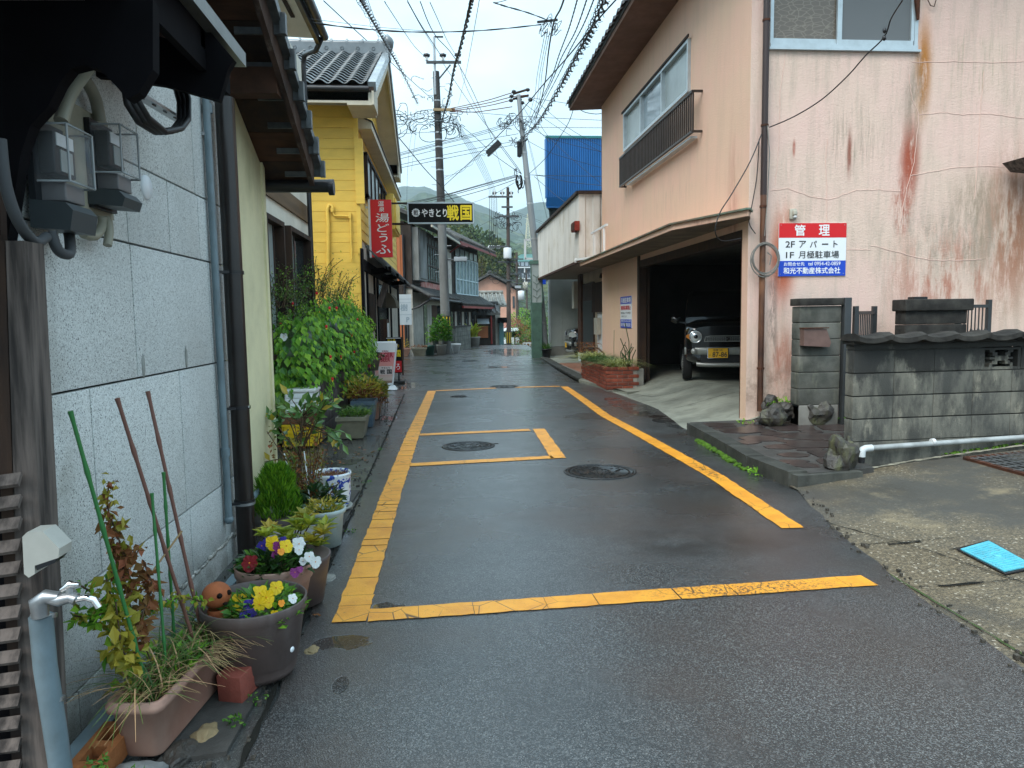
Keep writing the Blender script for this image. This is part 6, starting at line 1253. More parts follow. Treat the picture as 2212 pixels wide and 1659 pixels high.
for (x, y) in ends:
    e = onY(x, y, 5.4+U_(-.25, .35)); s = top.lerp(onY(655, 895, 5.45), U_(0, 1)) if y < 1000 else top.lerp(fk, .5)
    mid = s.lerp(e, .55)+V((0, 0, U_(-.02, .06))); tw.tube([s, mid, e], [.005, .004, .002], 5)
    for k in range(rng.randint(4, 8)):
        p = mid.lerp(e, U_(.1, 1.05)); d = (e-s).normalized()+rdir()*.9; leaf(ly if U_(0, 1) < .08 else lf, p, d+V((0, 0, -.2)), U_(.032, .048), U_(.07, .105), V((U_(-.3, .5), -.9+U_(-.4, .4), .8)), .12)
tr.build('trunk', m_twig, cm); tw.build('twigs', m_twig, cm, 'stuff'); lf.build('leaves', mat('camellia_leaf', (.10, .22, .05), .28, island=.6, transl=.22, spec=.7), cm, 'stuff'); ly.build('yellow_leaves', m_leafy, cm, 'stuff')
for i, (a, b) in enumerate((((614, 980), (640, 1080)), ((657, 975), (673, 1118)))):
    o = MB().tube([onY(*a, 5.3), onY(*b, 5.0)], .005, 6).build('plant_stake', m_swhite); tag(o, 'thin white plant stake leaning %s the sapling trunk' % ('left of' if i == 0 else 'right of'), 'stake')
# rusty, dying shrub round the sapling
ds = MB(); dsb = MB(); c2 = MB(); b0 = V((-1.02, 5.25, .0))
for i in range(26):
    e = V((b0.x+U_(-.28, .26), b0.y+U_(-.3, .5), U_(.25, .75))); c2.tube([b0+V((U_(-.08, .08), U_(-.1, .1), 0)), b0.lerp(e, .5)+V((0, 0, .08)), e], .003, 4, False)
    for k in range(34): p = b0.lerp(e, U_(.25, 1))+V((U_(-.05, .05), U_(-.05, .05), U_(-.04, .05))); leaf(ds if U_(0, 1) < .55 else dsb, p, rdir(), .018, .032)
t = empty('dying_shrub', b0, 'yellow and rust coloured twiggy shrub beside the blue and white pot', 'shrub'); ds.build('brown_leaves', m_leafbr, t, 'stuff'); dsb.build('yellow_leaves', mat('olive_leaf', (.22, .22, .035), .5, island=.7, transl=.3), t, 'stuff'); c2.build('stems', m_twig, t)
# blue and white ceramic pot
def ceramic():
    t = NT('blue_white_glaze'); p = t.p; s = t.noise(9, 4, .6, kind='O', dist=1.2); f = t.math('MULTIPLY', t.ramp(s, .52, .56), t.ramp(t.noise(26, 3, .6, kind='O', dist=.8), .42, .50))
    t.l.new(t.mix(f, (.72, .76, .78, 1), (.02, .06, .36, 1)), p.inputs['Base Color']); p.inputs['Roughness'].default_value = .12; return t.m
c = (-.915, 5.50, .01); cp_ = empty('ceramic_pot', c, 'white ceramic pot with blue landscape painting, holding dried moss', 'plant pot'); m_cer = ceramic()
rings('pot', cp_, c, [(.0001, .02), (.115, .02), (.135, .05), (.145, .12), (.148, .26), (.155, .275), (.15, .29), (.138, .28), (.132, .25), (.0001, .25)], m_cer, 44)
# painted pine, hill and pavilion as slightly raised glaze
pn = MB(); 
def onpot(u, z): a = -pi/2+.25+u/.15; return V((c[0]+cos(a)*.1495, c[1]+sin(a)*.1495, c[2]+z))
for ln, r in (([(.05, .09), (.045, .13), (.062, .16), (.055, .20), (.075, .235)], .006), ([(-.10, .15), (-.06, .20), (-.03, .165)], .004), ([(-.12, .10), (-.05, .105), (.0, .095), (.10, .10)], .004), ([(0, .11), (.0, .14), (-.02, .15), (.02, .15)], .003), ([(-.13, .055), (.13, .055)], .005)):
    pn.tube([onpot(*q) for q in ln], r, 5)
for i in range(14): q = onpot(.06+U_(-.03, .03), U_(.19, .255)); pn.ball(q, .009, (1, 1, .8), 1)
pn.build('painted_landscape', mat('cobalt_glaze', (.015, .05, .34), .15), cp_)
MB().lathe([(.0001, 0), (.12, 0), (.15, .012), (.155, .03), (.145, .03), (.12, .015)], c, 40).build('saucer', mat('grey_saucer', (.35, .36, .33), .3), cp_)
g = MB()
for i in range(420): a = U_(0, 2*pi); q = .13*sqrt(U_(0, 1)); blade(g, (c[0]+cos(a)*q, c[1]+sin(a)*q, .26), U_(.02, .07), .003, 1.4, U_(0, 6.3), 2)
g.build('dried_moss', m_leafbr, cp_, 'stuff')
c = (-.97, 5.05, .0); sp_ = empty('saucer_pot', c, 'pink terracotta pot half hidden beside the blue and white pot', 'plant pot'); rings('pot', sp_, c, [(.0001, 0), (.10, 0), (.125, .14), (.13, .16), (.12, .16), (.0001, .13)], mat('pink_clay', (.45, .22, .17), .6, var=.3)); greens(sp_, (c[0]+.03, c[1]-.02, .14), .16, .14, 130, m_leafd, .06)
# long planter
m_pl = m_terra; pt_ = empty('long_planter', (-1.03, 2.65, 0), 'long faded terracotta trough planter with canes, dry stems and grass', 'planter')
ang = radians(-6.5); PM = Matrix.Translation((-1.01, 2.64, .02)) @ Matrix.Rotation(ang, 4, 'Z')
def rrect(hx, hy, r, z, n=5):
    o = []
    for cx, cy, a0 in ((hx-r, hy-r, 0), (-hx+r, hy-r, pi/2), (-hx+r, -hy+r, pi), (hx-r, -hy+r, 3*pi/2)):
        for k in range(n): a = a0+pi/2*k/(n-1); o.append(PM @ V((cx+r*cos(a), cy+r*sin(a), z)))
    return o
mb = MB(); loft(mb, [rrect(.062, .28, .03, 0), rrect(.065, .285, .03, .012), rrect(.083, .315, .035, .168), rrect(.095, .33, .035, .172), rrect(.097, .332, .035, .192), rrect(.092, .326, .035, .196), rrect(.092, .326, .035, .205), rrect(.079, .312, .03, .205), rrect(.075, .308, .03, .17)]); mb.build('trough', m_pl, pt_)
mb = MB(); mb.add(rrect(.075, .308, .03, .172), [tuple(range(20))]); mb.build('soil', m_soil, pt_)
gr = MB(); sw = MB()
for i in range(380): p = PM @ V((U_(-.065, .065), U_(-.28, .28), .17)); blade(gr if U_(0, 1) < .55 else sw, p, U_(.07, .22), .005, U_(.5, 2.0), U_(0, 6.3), 4)
for i in range(90): p = PM @ V((.085, U_(-.05, .30), .20)); blade(sw, p, U_(.03, .08), .004, 2.5, U_(-.8, .8), 3)
for i in range(120): a = V((-.86+U_(-.02, .05), 2.90+U_(-.1, .12), U_(.02, .23))); sw.tube([a, a+V((U_(-.04, .05), U_(-.04, .04), U_(-.05, .03)))], .0014, 3, False)
gr.build('grass', m_grass, pt_, 'stuff'); sw.build('dry_straw', m_straw, pt_, 'stuff')
greens(pt_, (-1.05, 2.62, .18), .12, .10, 120, m_leafb, .03)
m_caneb = mat('brown_cane', (.17, .075, .055), .45); m_caneg = mat('green_cane', (.035, .17, .045), .4)
def cane(tx, ty, bx, by, YT, YB, m, r, label):
    a, b = onY(tx, ty, YT), onY(bx, by, YB); mb = MB(); n = 26; pts = []; rs = []
    for i in range(n+1):
        t = i/n; pts.append(a.lerp(b, t)); rs.append(r*(1.35 if i % 5 == 0 else 1.0))
    mb.tube(pts, rs, 7); o = mb.build('garden_cane', m); tag(o, label, 'garden cane'); return o
cane(253, 860, 428, 1415, 2.62, 2.75, m_caneb, .0068, 'taller brown plastic garden cane leaning left out of the trough')
cane(319, 845, 440, 1385, 2.85, 2.85, m_caneb, .0068, 'brown garden cane at the rear of the trough with its tip near the wall')
cane(152, 888, 325, 1510, 2.30, 2.45, m_caneg, .0062, 'long green garden cane at the front of the trough leaning far left')
cane(353, 1020, 378, 1400, 2.75, 2.75, m_caneg, .0055, 'green cane standing just left of the rear brown cane')
cane(328, 1065, 362, 1480, 2.6, 2.55, m_caneg, .005, 'shortest green cane in the middle of the trough')
o = MB().tube([onY(393, 1147, 2.75), onY(300, 1275, 2.6)], .0035, 6).build('bamboo_stick', m_straw); tag(o, 'thin split bamboo stick tied diagonally across the canes', 'stick')
# dying climbing plant in the trough
vb1, vb2, vg, vs_m = MB(), MB(), MB(), MB()
def vine(pts, n, mbs, sz, spread=.04):
    P_ = [onY(*p) for p in pts]; vs_m.tube(P_, .0028, 4, False)
    for i in range(n):
        t = U_(0, len(P_)-1.001); k = int(t); p = P_[k].lerp(P_[k+1], t-k)+rdir()*U_(0, spread); leaf(rng.choice(mbs), p, rdir(-.4), sz*U_(.5, 1), sz*U_(.9, 1.6), None, .3)
vine([(235, 1040, 2.5), (232, 1085, 2.5), (240, 1150, 2.5), (258, 1220, 2.5), (285, 1320, 2.52), (330, 1440, 2.55)], 150, [vb1, vb2], .026, .03)
vine([(240, 1120, 2.5), (270, 1200, 2.5), (290, 1290, 2.52)], 90, [vb1, vb1, vb2], .034, .05); vine([(300, 1185, 2.5), (262, 1195, 2.5), (270, 1260, 2.5)], 50, [vb1], .025, .03)
vine([(230, 1250, 2.45), (250, 1330, 2.45), (240, 1420, 2.45), (300, 1500, 2.45)], 110, [vb2, vb2, vg], .044, .05); vine([(160, 1330, 2.4), (200, 1335, 2.42), (250, 1310, 2.45)], 80, [vg, vg, vb2], .030, .045)
vine([(310, 1330, 2.6), (345, 1300, 2.62), (400, 1290, 2.68), (440, 1300, 2.7)], 110, [vb2, vg], .020, .035); vine([(290, 1400, 2.5), (310, 1320, 2.5), (330, 1270, 2.6), (310, 1210, 2.6)], 110, [vb1], .032, .04)
vine([(250, 1300, 2.4), (262, 1400, 2.4), (285, 1440, 2.4)], 70, [vb2], .04, .05); vine([(175, 1265, 2.4), (215, 1290, 2.42)], 30, [vg, vb2], .022, .03)
t = empty('withered_climber', (-1.1, 2.5, .19), 'withered climbing plant with yellow and brown leaves on the green cane', 'plant')
vb1.build('brown_leaves', m_leafbr, t, 'stuff'); vb2.build('yellow_leaves', mat('yellow_green_leaf', (.36, .33, .04), .5, island=.6, transl=.35), t, 'stuff'); vg.build('green_leaves', m_leafb, t, 'stuff'); vs_m.build('stems', m_twig, t)
# bricks and stones
m_redb = mat('red_paver', (.27, .075, .055), .6, var=.35, vs_=12, bs=80, bd=.003); m_orb = mat('orange_hollow_brick', (.38, .14, .05), .85, var=.4, vs_=14, bs=70, bd=.006)
b = MB(); b.cbox((0, 0, 0), (.10, .21, .11), Matrix.Translation((-.83, 2.80, .065)) @ Matrix.Rotation(radians(-16), 4, 'Z') @ Matrix.Rotation(radians(4), 4, 'X'), bev=.004); tag(b.build('loose_brick', m_redb), 'solid red brick wedged between the trough and the big pansy pot', 'brick')
ob = empty('hollow_brick', (-1.13, 2.38, 0), 'orange brick with two square holes at the bottom edge of the picture', 'brick'); M = Matrix.Translation((-1.145, 2.325, .06)) @ Matrix.Rotation(radians(-6), 4, 'Z') @ Matrix.Rotation(radians(6), 4, 'X'); b = MB()
L, Wd, Hh = .22, .105, .075
xs = [-Wd/2, -Wd/2+.026, Wd/2-.026, Wd/2]; ys_ = [-L/2, -L/2+.03, -.014, .014, L/2-.03, L/2]
for i in range(3):
    for j in range(5):
        if i == 1 and j in (1, 3): b.box(xs[1], xs[2], ys_[j], ys_[j+1], -Hh/2, -Hh/2+.01, M); continue
        b.box(xs[i], xs[i+1], ys_[j], ys_[j+1], -Hh/2, Hh/2, M)
b.build('brick_body', m_orb, ob)
m_st = mat('grey_slate_stone', (.20, .21, .21), .7, var=.3, vs_=10, bs=40, bd=.006)
rock((-1.00, 2.24, .015), .10, (1.1, .9, .35), 'flat pale grey stone beside the hollow brick', 21, m_st, jit=.4); rock((-.935, 2.38, .0), .062, (.8, 1.2, .5), 'dark stone in front of the trough corner', 22, m_rock); rock((-.885, 2.50, .0), .05, (.8, 1.2, .5), 'tan stone beside the trough', 23, mat('tan_stone', (.27, .20, .11), .8, var=.3, bs=40)); rock((-.905, 2.2, -.01), .06, (1.4, .8, .5), 'black lump of asphalt at the bottom edge', 24, m_void, jit=.8)
rock((-.63, 3.12, .0), .03, (1, 1.3, .4), 'small tan pebble beside the big pansy pot', 25, mat('tan_stone', (.27, .20, .11), .8)); rock((-.70, 4.02, .0), .04, (1, 1.3, .5), 'small broken piece of kerb by the mixed pansy pot', 26, m_conc)
q = MB(); q.beam((-1.22, 1.9, .05), (-1.22, 3.0, .05), .07, .07); q.beam((-1.18, 3.2, .05), (-1.12, 3.75, .12), .05, .05); o = q.build('ground_pipe', m_pvc); tag(o, 'grey plastic pipe lying along the foot of the speckled wall', 'pipe')
for c in ((-.99, 2.18, .05), (-.80, 2.55, 0), (-1.1, 2.2, .08)): weeds('weeds', c, 30, .035, .03, m_leaf, .013)
# ---- crate stack by the hedge
kx0, kx1, ky = -1.90, -1.525, 8.3
m_ycr = mat('yellow_crate_plastic', (.68, .46, .01), .4, var=.2, vs_=5, dirt=((.25, .16, .03), .4), dscale=9)
cr_ = empty('yellow_crate', (-1.71, 8.45, 0), 'yellow plastic bottle crate at the bottom of the stack by the hedge', 'crate'); b = MB(); z0, z1 = .02, .27
b.box(kx0+.01, kx1-.01, ky+.02, ky+.36, z0, z0+.02)
for (a0, a1, c0, c1) in ((kx0, kx1, ky, ky+.012), (kx0, kx1, ky+.36, ky+.372)): b.box(a0, a1, c0, c1, z0+.10, z1); b.box(a0, a0+.13, c0, c1, z0, z0+.10); b.box(a1-.13, a1, c0, c1, z0, z0+.10); b.box(a0+.13, a1-.13, c0, c1, z0, z0+.035)
b.box(kx0, kx0+.012, ky, ky+.37, z0, z1); b.box(kx1-.012, kx1, ky, ky+.37, z0, z1); b.build('shell', m_ycr, cr_)
b = MB()
for zz in (z0+.0, z1-.02, z0+.15): b.box(kx0-.006, kx1+.006, ky-.014, ky, zz, zz+.02)
for i in range(7): x = kx0+(kx1-kx0)*i/6; b.box(x-.005, x+.005, ky-.012, ky, z0+.12, z1)
b.build('ribs', m_ycr, cr_); tx = MB(); T(tx, '黒糖焼酎', .14, .25, .11, .135, .02, (kx0, ky-.012, z0), lift=.003); tx.build('crate_lettering', m_ink, cr_)
m_btray = mat('rusty_brown_tray', (.17, .07, .035), .7, var=.5, vs_=6, vcol=(.09, .05, .03))
b = MB(); b.poly([(kx0-.0, ky, .275), (kx1, ky, .275), (kx1+.02, ky, .40), (kx0-.02, ky, .40)], (0, .36, 0)); b.box(kx0-.03, kx1+.03, ky-.012, ky+.37, .39, .405); tag(b.build('brown_trough', m_btray), 'reddish brown trough sitting on the yellow crate', 'planter')
wb_ = empty('white_letterbox', (-1.7, 8.45, .41), 'white drawer-fronted letterbox on top of the crate stack', 'letterbox'); MB().cbox((-1.695, 8.46, .525), (.335, .30, .235), bev=.004).build('box', m_white, wb_); MB().cbox((-1.695, 8.45, .655), (.365, .34, .03), bev=.008).build('lid', m_white, wb_)
for z in (.60, .54): MB().cbox((-1.695, 8.305, z), (.30, .012, .055 if z > .58 else .04), bev=.004).build('drawer_front', m_swhite, wb_)
MB().cbox((-1.695, 8.30, .465), (.30, .012, .09), bev=.004).build('drawer_front', m_swhite, wb_); MB().cbox((-1.695, 8.29, .435), (.05, .02, .018), bev=.004).build('handle', m_white, wb_)
# planter wall under the hedge
hw = empty('hedge_wall', (-1.55, 11.3, 0), 'low dark grey retaining wall below the flowering hedge', 'wall'); m_hw = mat('dark_ribbed_concrete', (.12, .105, .10), .8, var=.5, vs_=2.5, bs=30, bd=.012, stretch=(3, 3, .6), dirt=((.30, .27, .25), .5), dscale=9, rand=.2)
y = 8.62
for i in range(5):
    for k in range(4): MB().cbox((-1.60+.02*i, y+.56, .09+.178*k), (.14, 1.11, .174), bev=.006).build('wall_block', m_hw, hw)
    y += 1.125
MB().box(-2.1, -1.66, 8.62, 14.3, 0, .60).build('soil_bed', m_soil, hw)
# pots along it
def simplepot(c, r0, r1, h, m, label, name='plant_pot', sq=False, n=24):
    t = empty(name, c, label, 'plant pot')
    if sq: 
        mb = MB(); loft(mb, [[V((c[0]+sx*r, c[1]+sy*r*sq, c[2]+z)) for sx, sy in ((-1, -1), (1, -1), (1, 1), (-1, 1))] for r, z in ((r0, 0), (r1, h*.82), (r1*1.08, h*.84), (r1*1.08, h), (r1*.95, h), (r1*.9, h*.85))]); mb.sm = [False]*len(mb.sm); mb.build('pot', m, t)
    else: MB().lathe([(.0001, 0), (r0, 0), (r1, h*.85), (r1*1.08, h*.87), (r1*1.08, h), (r1*.96, h), (.0001, h*.9)], c, n).build('pot', m, t)
    return t
m_khaki = mat('khaki_plastic', (.21, .20, .15), .6, var=.3, vs_=5); m_bluep = mat('blue_grey_pot', (.08, .12, .16), .5, var=.4, vs_=6)
t = simplepot((-1.20, 9.05, 0), .13, .17, .27, m_khaki, 'khaki square-edged trough pot just beyond the yellow crate', sq=1.5); greens(t, (-1.2, 9.1, .25), .2, .10, 260, m_leaf, .03)
mb = MB()
for i in range(260): blade(mb, (-1.2+U_(-.15, .18), 9.15+U_(-.2, .25), .25), U_(.08, .26), .004, 1.3, U_(0, 6.3), 3)
mb.build('fine_leaves', m_grass, t, 'stuff')
t = simplepot((-1.16, 9.9, 0), .11, .15, .36, m_bluep, 'tall blue-grey pot beyond the khaki trough', sq=1.2); greens(t, (-1.2, 10.0, .36), .25, .35, 240, m_leafy, .05); greens(t, (-1.15, 10.0, .36), .22, .20, 160, m_leafbr, .05)
t = simplepot((-1.18, 10.7, .0), .13, .17, .26, m_terra, 'dusty terracotta pot in the wire rack', sq=1.3); greens(t, (-1.2, 10.7, .28), .3, .30, 420, mat('olive_leaf', (.22, .22, .035), .5), .06); greens(t, (-1.15, 10.6, .2), .22, .2, 150, m_leafbr, .05)
rk_ = empty('wire_rack', (-1.05, 10.5, 0), 'thin black wire plant rack standing round the dusty pots', 'plant rack'); b = MB()
for yy_ in (10.1, 10.35, 10.6, 10.85, 11.1, 11.4): b.tube([(-.98, yy_, 0), (-.98, yy_, .35)], .006, 5)
b.tube([(-.98, 10.1, .33), (-.98, 11.4, .33)], .006, 5); b.tube([(-.98, 10.1, .05), (-.98, 11.4, .05)], .006, 5); b.build('wires', m_black, rk_)
t = simplepot((-1.25, 11.7, 0), .13, .16, .24, m_terra, 'terracotta pot of green leaves and a red flower near the beer sign'); greens(t, (-1.32, 11.7, .25), .24, .30, 300, m_leaf, .07); pansy(t, (-1.25, 11.5, .72), (0.2, -1, .2), .03, 'maroon')
t = simplepot((-1.40, 12.7, 0), .14, .17, .22, m_brownpot, 'brown pot of dark strappy leaves just before the beer sign'); mb = MB()
for i in range(90): blade(mb, (-1.42+U_(-.1, .08), 12.7+U_(-.1, .1), .2), U_(.25, .45), .035, U_(.5, 1.2), U_(0, 6.3), 4)
mb.build('strap_leaves', mat('purple_green_leaf', (.07, .06, .035), .4, island=.7), t, 'stuff')
t = simplepot((-1.38, 13.3, .52), .09, .13, .22, m_khaki, 'hanging khaki pot at the end of the hedge wall'); greens(t, (-1.38, 13.3, .7), .2, .18, 200, m_leafd, .04)
# fallen leaves
fl_ = MB()
for i in range(46):
    x, y = (U_(-1.3, -.8), U_(6.6, 8.2)) if i < 28 else (U_(-1.25, -.6), U_(3, 13)); leaf(fl_, (x, y, .0), V((U_(-1, 1), U_(-1, 1), .05)), .03, .05, V((0, 0, 1)), .1)
fl_.build('fallen_leaves', m_leafbr, None, 'stuff')
# ---- the hedge
he = empty('flowering_hedge', (-1.75, 11, .6), 'large bright green heart-leaved hedge with hanging red and yellow lantern flowers', 'hedge')
lb_, ld_, lt_, tw_ = MB(), MB(), MB(), MB()
lob = [((-1.86, 9.1, .98), (.48, .8, .56)), ((-1.75, 10.2, 1.10), (.50, .9, .62)), ((-1.68, 11.4, 1.12), (.46, .95, .60)), ((-1.72, 12.5, 1.08), (.40, .9, .58)), ((-1.84, 13.4, 1.0), (.36, .6, .6)), ((-2.0, 9.0, 1.5), (.34, .8, .42)), ((-1.95, 10.6, 1.66), (.42, 1.2, .40)), ((-1.85, 12.4, 1.62), (.38, 1.1, .34)), ((-1.95, 8.8, .55), (.30, .35, .40))]
def hedge_pt(c, r, sh=1.0):
    d = rdir(); k = (1-.30*U_(0, 1)**2)*sh*(1+.30*mnoise.noise(V((d.x*3+c[0]*5, d.y*3+c[1], d.z*3)))); return V((c[0]+d.x*r[0]*k, c[1]+d.y*r[1]*k, c[2]+d.z*r[2]*k)), d
for (cc, r) in lob[:5]+lob[8:]:
    for i in range(1250): 
        p, d = hedge_pt(cc, r); s = U_(.05, .10)
        if p.x < -2.08: continue
        leaf(lb_ if U_(0, 1) < .68 else ld_, p, V((d.x*.5+U_(-.3, .3), d.y*.3-.1+U_(-.3, .3), -.75)), s*.85, s*1.15, d+V((.25, -.35, .45)), .18)
    for i in range(260):
        p, d = hedge_pt(cc, r, 1.16); s = U_(.04, .07); leaf(lb_, p, V((d.x*.5, d.y*.3, -.8)), s*.8, s*1.2, d+V((.2, -.3, .5)), .15)
for (cc, r) in lob[5:8]:
    for i in range(1500):
        p, d = hedge_pt(cc, r, U_(.75, 1.15))
        if p.x < -2.07: continue
        leaf(lt_, p, rdir(.4), .016, U_(.035, .06), None, .1)
for i in range(60):      # arching sprays above the hedge
    cc, r = rng.choice(lob[5:8]); a = V((cc[0]+U_(-.2, .2), cc[1]+U_(-.6, .6), cc[2]+.1)); e = a+V((U_(-.1, .35), U_(-.4, .3), U_(.25, .55))); tw_.tube([a, a.lerp(e, .6)+V((0, 0, .1)), e], .004, 4, False)
    for k in range(26): p = a.lerp(e, U_(.1, 1))+V((0, 0, .06))+rdir()*.04; leaf(lt_ if U_(0, 1) < .7 else lb_, p, rdir(.1), .014, .035, None, .1)
for i in range(30):
    cc, r = rng.choice(lob[:5]); a = V((cc[0], cc[1], cc[2]-.3)); p, d = hedge_pt(cc, r, 1.0); tw_.tube([a, a.lerp(p, .6)+V((0, 0, .1)), p], .006, 4, False)
for i in range(160):
    t = U_(0, 1); p = V((-1.54+.10*sin(t*9), 13.9+.2*t, 1.45-.65*t))+rdir()*.06; leaf(lb_, p, rdir(-.5), .035, .06)
lb_.build('bright_leaves', m_leafb, he, 'stuff'); ld_.build('leaves', m_leaf, he, 'stuff'); lt_.build('fine_leaves', mat('olive_fine_leaf', (.075, .13, .03), .5, island=.8, transl=.25), he, 'stuff'); tw_.build('twigs', m_twig, he)
core = MB()
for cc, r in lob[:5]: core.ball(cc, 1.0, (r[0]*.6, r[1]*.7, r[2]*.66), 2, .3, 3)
core.build('hedge_shade_core', m_leafd, he, 'stuff')  # dark solid blobs, colour standing in for shade deep in the hedge
m_wax = mat('yellow_skirt', (.8, .55, .05), .5)
for i, (x, y) in enumerate([(640, 730), (651, 728), (650, 738), (637, 737), (606, 700), (684, 633), (755, 720), (760, 722), (714, 770), (737, 770), (727, 665), (632, 655), (700, 740), (712, 665), (700, 812), (718, 818), (680, 820), (765, 760), (575, 705), (772, 690), (705, 705), (640, 752)]):
    X = -1.33+U_(-.03, .03); q = onX(x, y, X); q = q if 8 < q.y < 14 else onY(x, y, 9.0 if x < 700 else 11); q = onY(x, y, max(8.45, min(q.y, 12.5)))
    f = MB().lathe([(.0001, .018), (.012, .012), (.016, 0), (.012, -.012), (.008, -.02)], q, 8).build('lantern_flower', m_red, he); MB().lathe([(.009, -.02), (.011, -.03), (.0001, -.04)], q, 8).build('petal_skirt', m_wax, f)
q = onY(613, 728, 8.5); pansy(he, q, (.2, -1, .1), .045, 'white')
# ================================================================== yellow restaurant house
YX, YN = -1.62, 14.1
m_yel = mat('yellow_siding', (0.88, 0.58, 0.10), .5, var=.12, vs_=3, rand=.10, bs=30, bd=.002, stretch=(1, 1, 3))
m_trimw = mat('ivory_trim', (.56, .52, .42), .6, var=.15, vs_=4)
yh = empty('yellow_restaurant', (-2.6, 17, 0), 'yellow boarded restaurant house with glossy grey tiled gable roof', 'house')
RYn, RYr, RYf = 13.2, 16.85, 20.5; rz0 = onY(700, 183, RYn).z; rzr = onY(700, 116, RYr).z; RXv = -1.2
rs = (rzr-rz0)/(RYr-RYn)
def gz(y): return min(rz0+(y-RYn)*rs, rzr-(y-RYr)*rs)
MB().box(-6, YX-.03, YN+.02, 24.3, -.4, rz0+.2).build('core_wall', m_trimw, yh)
MB().poly([(YX-.03, YN+.02, rz0+.2), (YX-.03, RYr, gz(RYr)-.12), (YX-.03, RYf-.9, rz0+.2)], (-4.4, 0, 0)).build('gable_core', m_trimw, yh)
pz = 0.6; bdh = .193
while pz < rz0+.12:
    MB().poly([(-5.2, YN, pz), (-5.2, YN, pz+bdh-.012), (-5.2, YN+.012, pz+bdh), (-5.2, YN+.02, pz+bdh), (-5.2, YN+.02, pz)], (YX-.02+5.2-.0, 0, 0)).build('siding_board', m_yel, yh)
    pz += bdh
pz = 3.0
while pz < rzr-.2:
    ye = 24.2 if pz < rz0-.35 else RYf-.9
    if pz > rz0-.1: ya, ye = RYn+(pz+bdh-rz0+.12)/rs+.0, RYf-(pz+bdh-rz0+.12)/rs
    else: ya = YN+.02
    ya = max(ya, YN+.02)
    if ye-ya > .2: MB().poly([(YX, ya, pz), (YX-.012, ya, pz+bdh-.004), (YX-.03, ya, pz+bdh), (YX-.03, ya, pz)], (0, ye-ya, 0)).build('siding_board', m_yel, yh)
    pz += bdh
MB().box(YX-.06, YX+.02, YN-.02, YN+.06, 2.7, rz0-.05).build('corner_board', m_yel, yh)
MB().box(YX-.5, YX-.42, YN-.03, YN+.0, .6, 2.72).build('corner_board', m_yel, yh) if False else None
# roof
roof = MB().poly([(RXv, RYn, rz0-.10), (RXv, RYr, rzr-.10), (RXv, RYf, rz0-.10), (RXv, RYf, rz0-.0), (RXv, RYr, rzr+.0), (RXv, RYn, rz0+.0)], (-4.8, 0, 0)).build('roof', m_wood_dark, yh)
L = sqrt((RYr-RYn)**2+(rzr-rz0)**2); pitch = atan2(rzr-rz0, RYr-RYn); tw_, tl_n = .282, 17; tlen = L/tl_n
tb = MB(); ns = 9; vs = []
for k in range(ns):
    q = -tw_/2+tw_*k/(ns-1); t = k/(ns-1); h = .030*cos(2*pi*t)+.018*sin(2*pi*t)
    vs += [V((q, -.04, h+.058)), (q, tlen, h+.002), (q, -.04, h+.040)]
fs = []
for k in range(ns-1): fs += [(3*k, 3*k+3, 3*k+4, 3*k+1), (3*k, 3*k+2, 3*k+5, 3*k+3)]
tb.add(vs, fs, True)
m_gtile = mat('glossy_grey_tile', (.25, .285, .305), .2, var=.3, vs_=4, rand=.4, spec=.9, bs=30, bd=.002)
t0 = tb.build('tile', m_gtile, yh); base_off = ORG[t0.name].copy()
RM_ = Matrix.Rotation(pitch, 4, 'X'); first = True; nc = 13
for j in range(tl_n):
    for i in range(nc):
        p = V((RXv-.10-tw_*(i+.5), RYn+cos(pitch)*tlen*j, rz0+sin(pitch)*tlen*j+.02)); loc = p+RM_.to_3x3() @ base_off
        if first: t0.location = loc-ORG[yh.name]; t0.rotation_euler = (pitch, 0, 0); first = False
        else: place(t0, yh, loc, (pitch+U_(-.006, .006), 0, U_(-.006, .006)))
# verge tiles down both slopes
vb_ = MB(); vb_.box(-.07, .07, 0, tlen+.03, -.11, .055); v0 = vb_.build('verge_tile', m_gtile, yh); bo = ORG[v0.name].copy(); first = True
for j in range(tl_n):
    for side in (0, 1):
        y = RYn+cos(pitch)*tlen*j if side == 0 else RYf-cos(pitch)*tlen*j; a = pitch if side == 0 else -pitch
        z = rz0+sin(pitch)*tlen*j+.03; loc = V((RXv-.03, y+(.12 if side == 0 else -.12), z+.01))
        if first: v0.location = loc-ORG[yh.name]; v0.rotation_euler = (a+.03, 0, 0); first = False
        else: place(v0, yh, loc, (a+(.03 if side == 0 else -.03), 0, 0))
rd = MB(); rd.box(-6, RXv+.02, RYr-.13, RYr+.13, rzr-.02, rzr+.20); rd.tube([(-6, RYr, rzr+.22), (RXv+.03, RYr, rzr+.22)], .075, 12); rdo = rd.build('ridge', m_gtile, yh)
for i in range(13): x = RXv-.2-.34*i; MB().tube([(x-.02, RYr, rzr+.235), (x+.02, RYr, rzr+.235)], .092, 12).build('ridge_cap', m_gtile, rdo); MB().lathe([(.035, 0), (.045, .01), (.035, .02)], (x-.1, RYr-.145, rzr+.08), 10, axis='y').build('ridge_ornament', m_gtile, rdo)
b = MB(); b.ball((RXv+.02, RYr, rzr+.25), .15, (.8, 1, 1.1), 2, .3, 2); b.box(RXv-.05, RXv+.06, RYr-.22, RYr+.22, rzr-.1, rzr+.12); b.build('ridge_end_tile', m_gtile, rdo)
